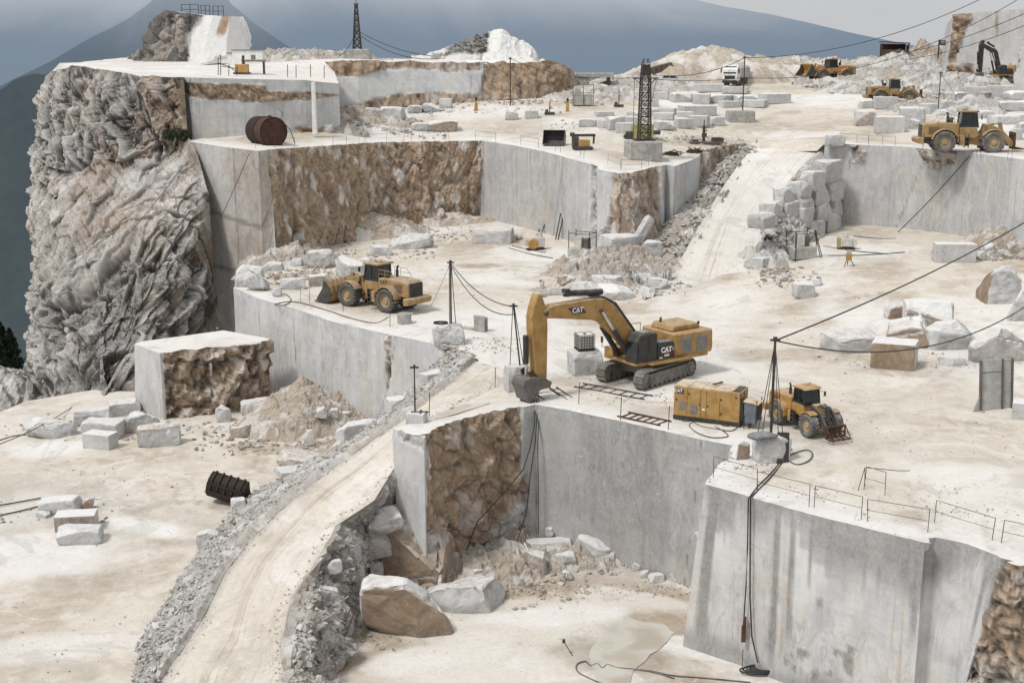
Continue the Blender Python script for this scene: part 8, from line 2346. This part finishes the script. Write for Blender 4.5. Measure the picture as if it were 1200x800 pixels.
# ------------------------------------------------------------------ distant hills
def hill(name, pts, y, depth, mat, base=-700, seed=1, bump=10, nx=160, ny=40, f=.004):
    """ridge whose skyline runs through the sighted points at northing y, sloping down towards the quarry"""
    us = np.array([p[0] for p in pts], float); vs = np.array([p[1] for p in pts], float)
    U = np.linspace(us[0], us[-1], nx); Vv = np.interp(U, us, vs)
    top = np.array([Y(u, v, y) for u, v in zip(U, Vv)])
    t = np.linspace(0, 1, ny)
    P = np.zeros((ny, nx, 3))
    for j, tt in enumerate(t):
        P[j, :, 0] = top[:, 0] * (1 - .25 * tt)
        P[j, :, 1] = y - depth * tt
        P[j, :, 2] = top[:, 2] + (base - top[:, 2]) * (tt ** 1.0)
    Q = P.reshape(-1, 3)
    rid = np.abs(fbm(Q * [1, .35, .35], f, 5, seed))
    Q[:, 2] += (rid - .3) * bump * 4 * np.repeat(np.clip(t * 5, .08, 1), nx)
    idx = np.arange(nx * ny).reshape(ny, nx)
    a, b, c, d = idx[:-1, :-1].ravel(), idx[:-1, 1:].ravel(), idx[1:, 1:].ravel(), idx[1:, :-1].ravel()
    o = np_mesh(name, Q, np.stack([a, d, c, b], 1).tolist(), mat, None, None, True)
    o['kind'] = 'structure'
    return o

FOG = (.50, .53, .57)
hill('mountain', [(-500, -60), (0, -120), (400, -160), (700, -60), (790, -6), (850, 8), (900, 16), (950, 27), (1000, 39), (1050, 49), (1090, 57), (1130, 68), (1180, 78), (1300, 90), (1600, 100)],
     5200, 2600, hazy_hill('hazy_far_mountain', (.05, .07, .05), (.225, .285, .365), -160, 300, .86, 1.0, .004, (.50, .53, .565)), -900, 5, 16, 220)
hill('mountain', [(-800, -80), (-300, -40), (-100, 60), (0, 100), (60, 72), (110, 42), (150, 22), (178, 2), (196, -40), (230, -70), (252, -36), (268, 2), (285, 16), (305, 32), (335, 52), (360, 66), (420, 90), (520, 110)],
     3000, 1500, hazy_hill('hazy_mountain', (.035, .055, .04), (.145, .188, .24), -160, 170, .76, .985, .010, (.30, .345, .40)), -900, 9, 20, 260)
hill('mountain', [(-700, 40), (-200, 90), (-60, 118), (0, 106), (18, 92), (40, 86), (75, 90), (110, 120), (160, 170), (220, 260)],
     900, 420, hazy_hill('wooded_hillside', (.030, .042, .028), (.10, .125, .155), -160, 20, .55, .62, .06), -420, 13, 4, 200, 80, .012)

# sky
w = bpy.data.worlds.new('World'); SC.world = w; w.use_nodes = True
nt = w.node_tree
for n in list(nt.nodes): nt.nodes.remove(n)
out = nt.nodes.new('ShaderNodeOutputWorld'); bg = nt.nodes.new('ShaderNodeBackground')
sky = nt.nodes.new('ShaderNodeTexSky'); sky.sky_type = 'NISHITA'; sky.sun_disc = False
SUN_EL, SUN_AZ = math.radians(55), math.radians(-125)      # azimuth clockwise from +Y (into the view)
sky.sun_elevation = SUN_EL; sky.sun_rotation = SUN_AZ
sky.air_density = 1.2; sky.dust_density = 4.0; sky.ozone_density = 1.0
hs = nt.nodes.new('ShaderNodeHueSaturation'); hs.inputs['Saturation'].default_value = .14; hs.inputs['Value'].default_value = 1.0
nt.links.new(sky.outputs[0], hs.inputs['Color'])
tc = nt.nodes.new('ShaderNodeTexCoord')
cn = nt.nodes.new('ShaderNodeTexNoise'); cn.inputs['Scale'].default_value = 2.2; cn.inputs['Detail'].default_value = 6
mp = nt.nodes.new('ShaderNodeMapping'); mp.inputs['Scale'].default_value = (1, 1, 2.4)
nt.links.new(tc.outputs['Generated'], mp.inputs[0]); nt.links.new(mp.outputs[0], cn.inputs['Vector'])
cr = nt.nodes.new('ShaderNodeMapRange'); cr.inputs[1].default_value = .3; cr.inputs[2].default_value = .7; cr.inputs[3].default_value = .88; cr.inputs[4].default_value = 1.1
nt.links.new(cn.outputs[0], cr.inputs[0])
mx = nt.nodes.new('ShaderNodeVectorMath'); mx.operation = 'SCALE'
# even cloud cover: blend the clear sky towards a grey overcast veil of similar brightness
veil = nt.nodes.new('ShaderNodeMix'); veil.data_type = 'RGBA'; veil.inputs[0].default_value = .72
veil.inputs[7].default_value = (7.6, 7.75, 8.0, 1)
nt.links.new(hs.outputs[0], veil.inputs[6])
nt.links.new(veil.outputs[2], mx.inputs[0]); nt.links.new(cr.outputs[0], mx.inputs['Scale'])
nt.links.new(mx.outputs[0], bg.inputs[0]); bg.inputs[1].default_value = .10
nt.links.new(bg.outputs[0], out.inputs[0])

sl = bpy.data.lights.new('sun', 'SUN'); sl.energy = 2.2; sl.angle = math.radians(10); sl.color = (1, .965, .92)
so = bpy.data.objects.new('sun', sl); COL.objects.link(so)
dirv = Vector((math.sin(SUN_AZ) * math.cos(SUN_EL), math.cos(SUN_AZ) * math.cos(SUN_EL), math.sin(SUN_EL)))
so.rotation_euler = dirv.to_track_quat('Z', 'Y').to_euler()

# camera
cd = bpy.data.cameras.new('camera'); cam = bpy.data.objects.new('camera', cd); COL.objects.link(cam)
cam.location = (0, 0, CAMZ); cam.rotation_euler = (math.pi / 2 - PITCH, 0, 0)
cd.sensor_width = 36; cd.lens = 36 * FPX / 1200; cd.clip_start = .5; cd.clip_end = 20000
SC.camera = cam
SC.view_settings.view_transform = 'Standard'; SC.view_settings.look = 'None'; SC.view_settings.exposure = 0
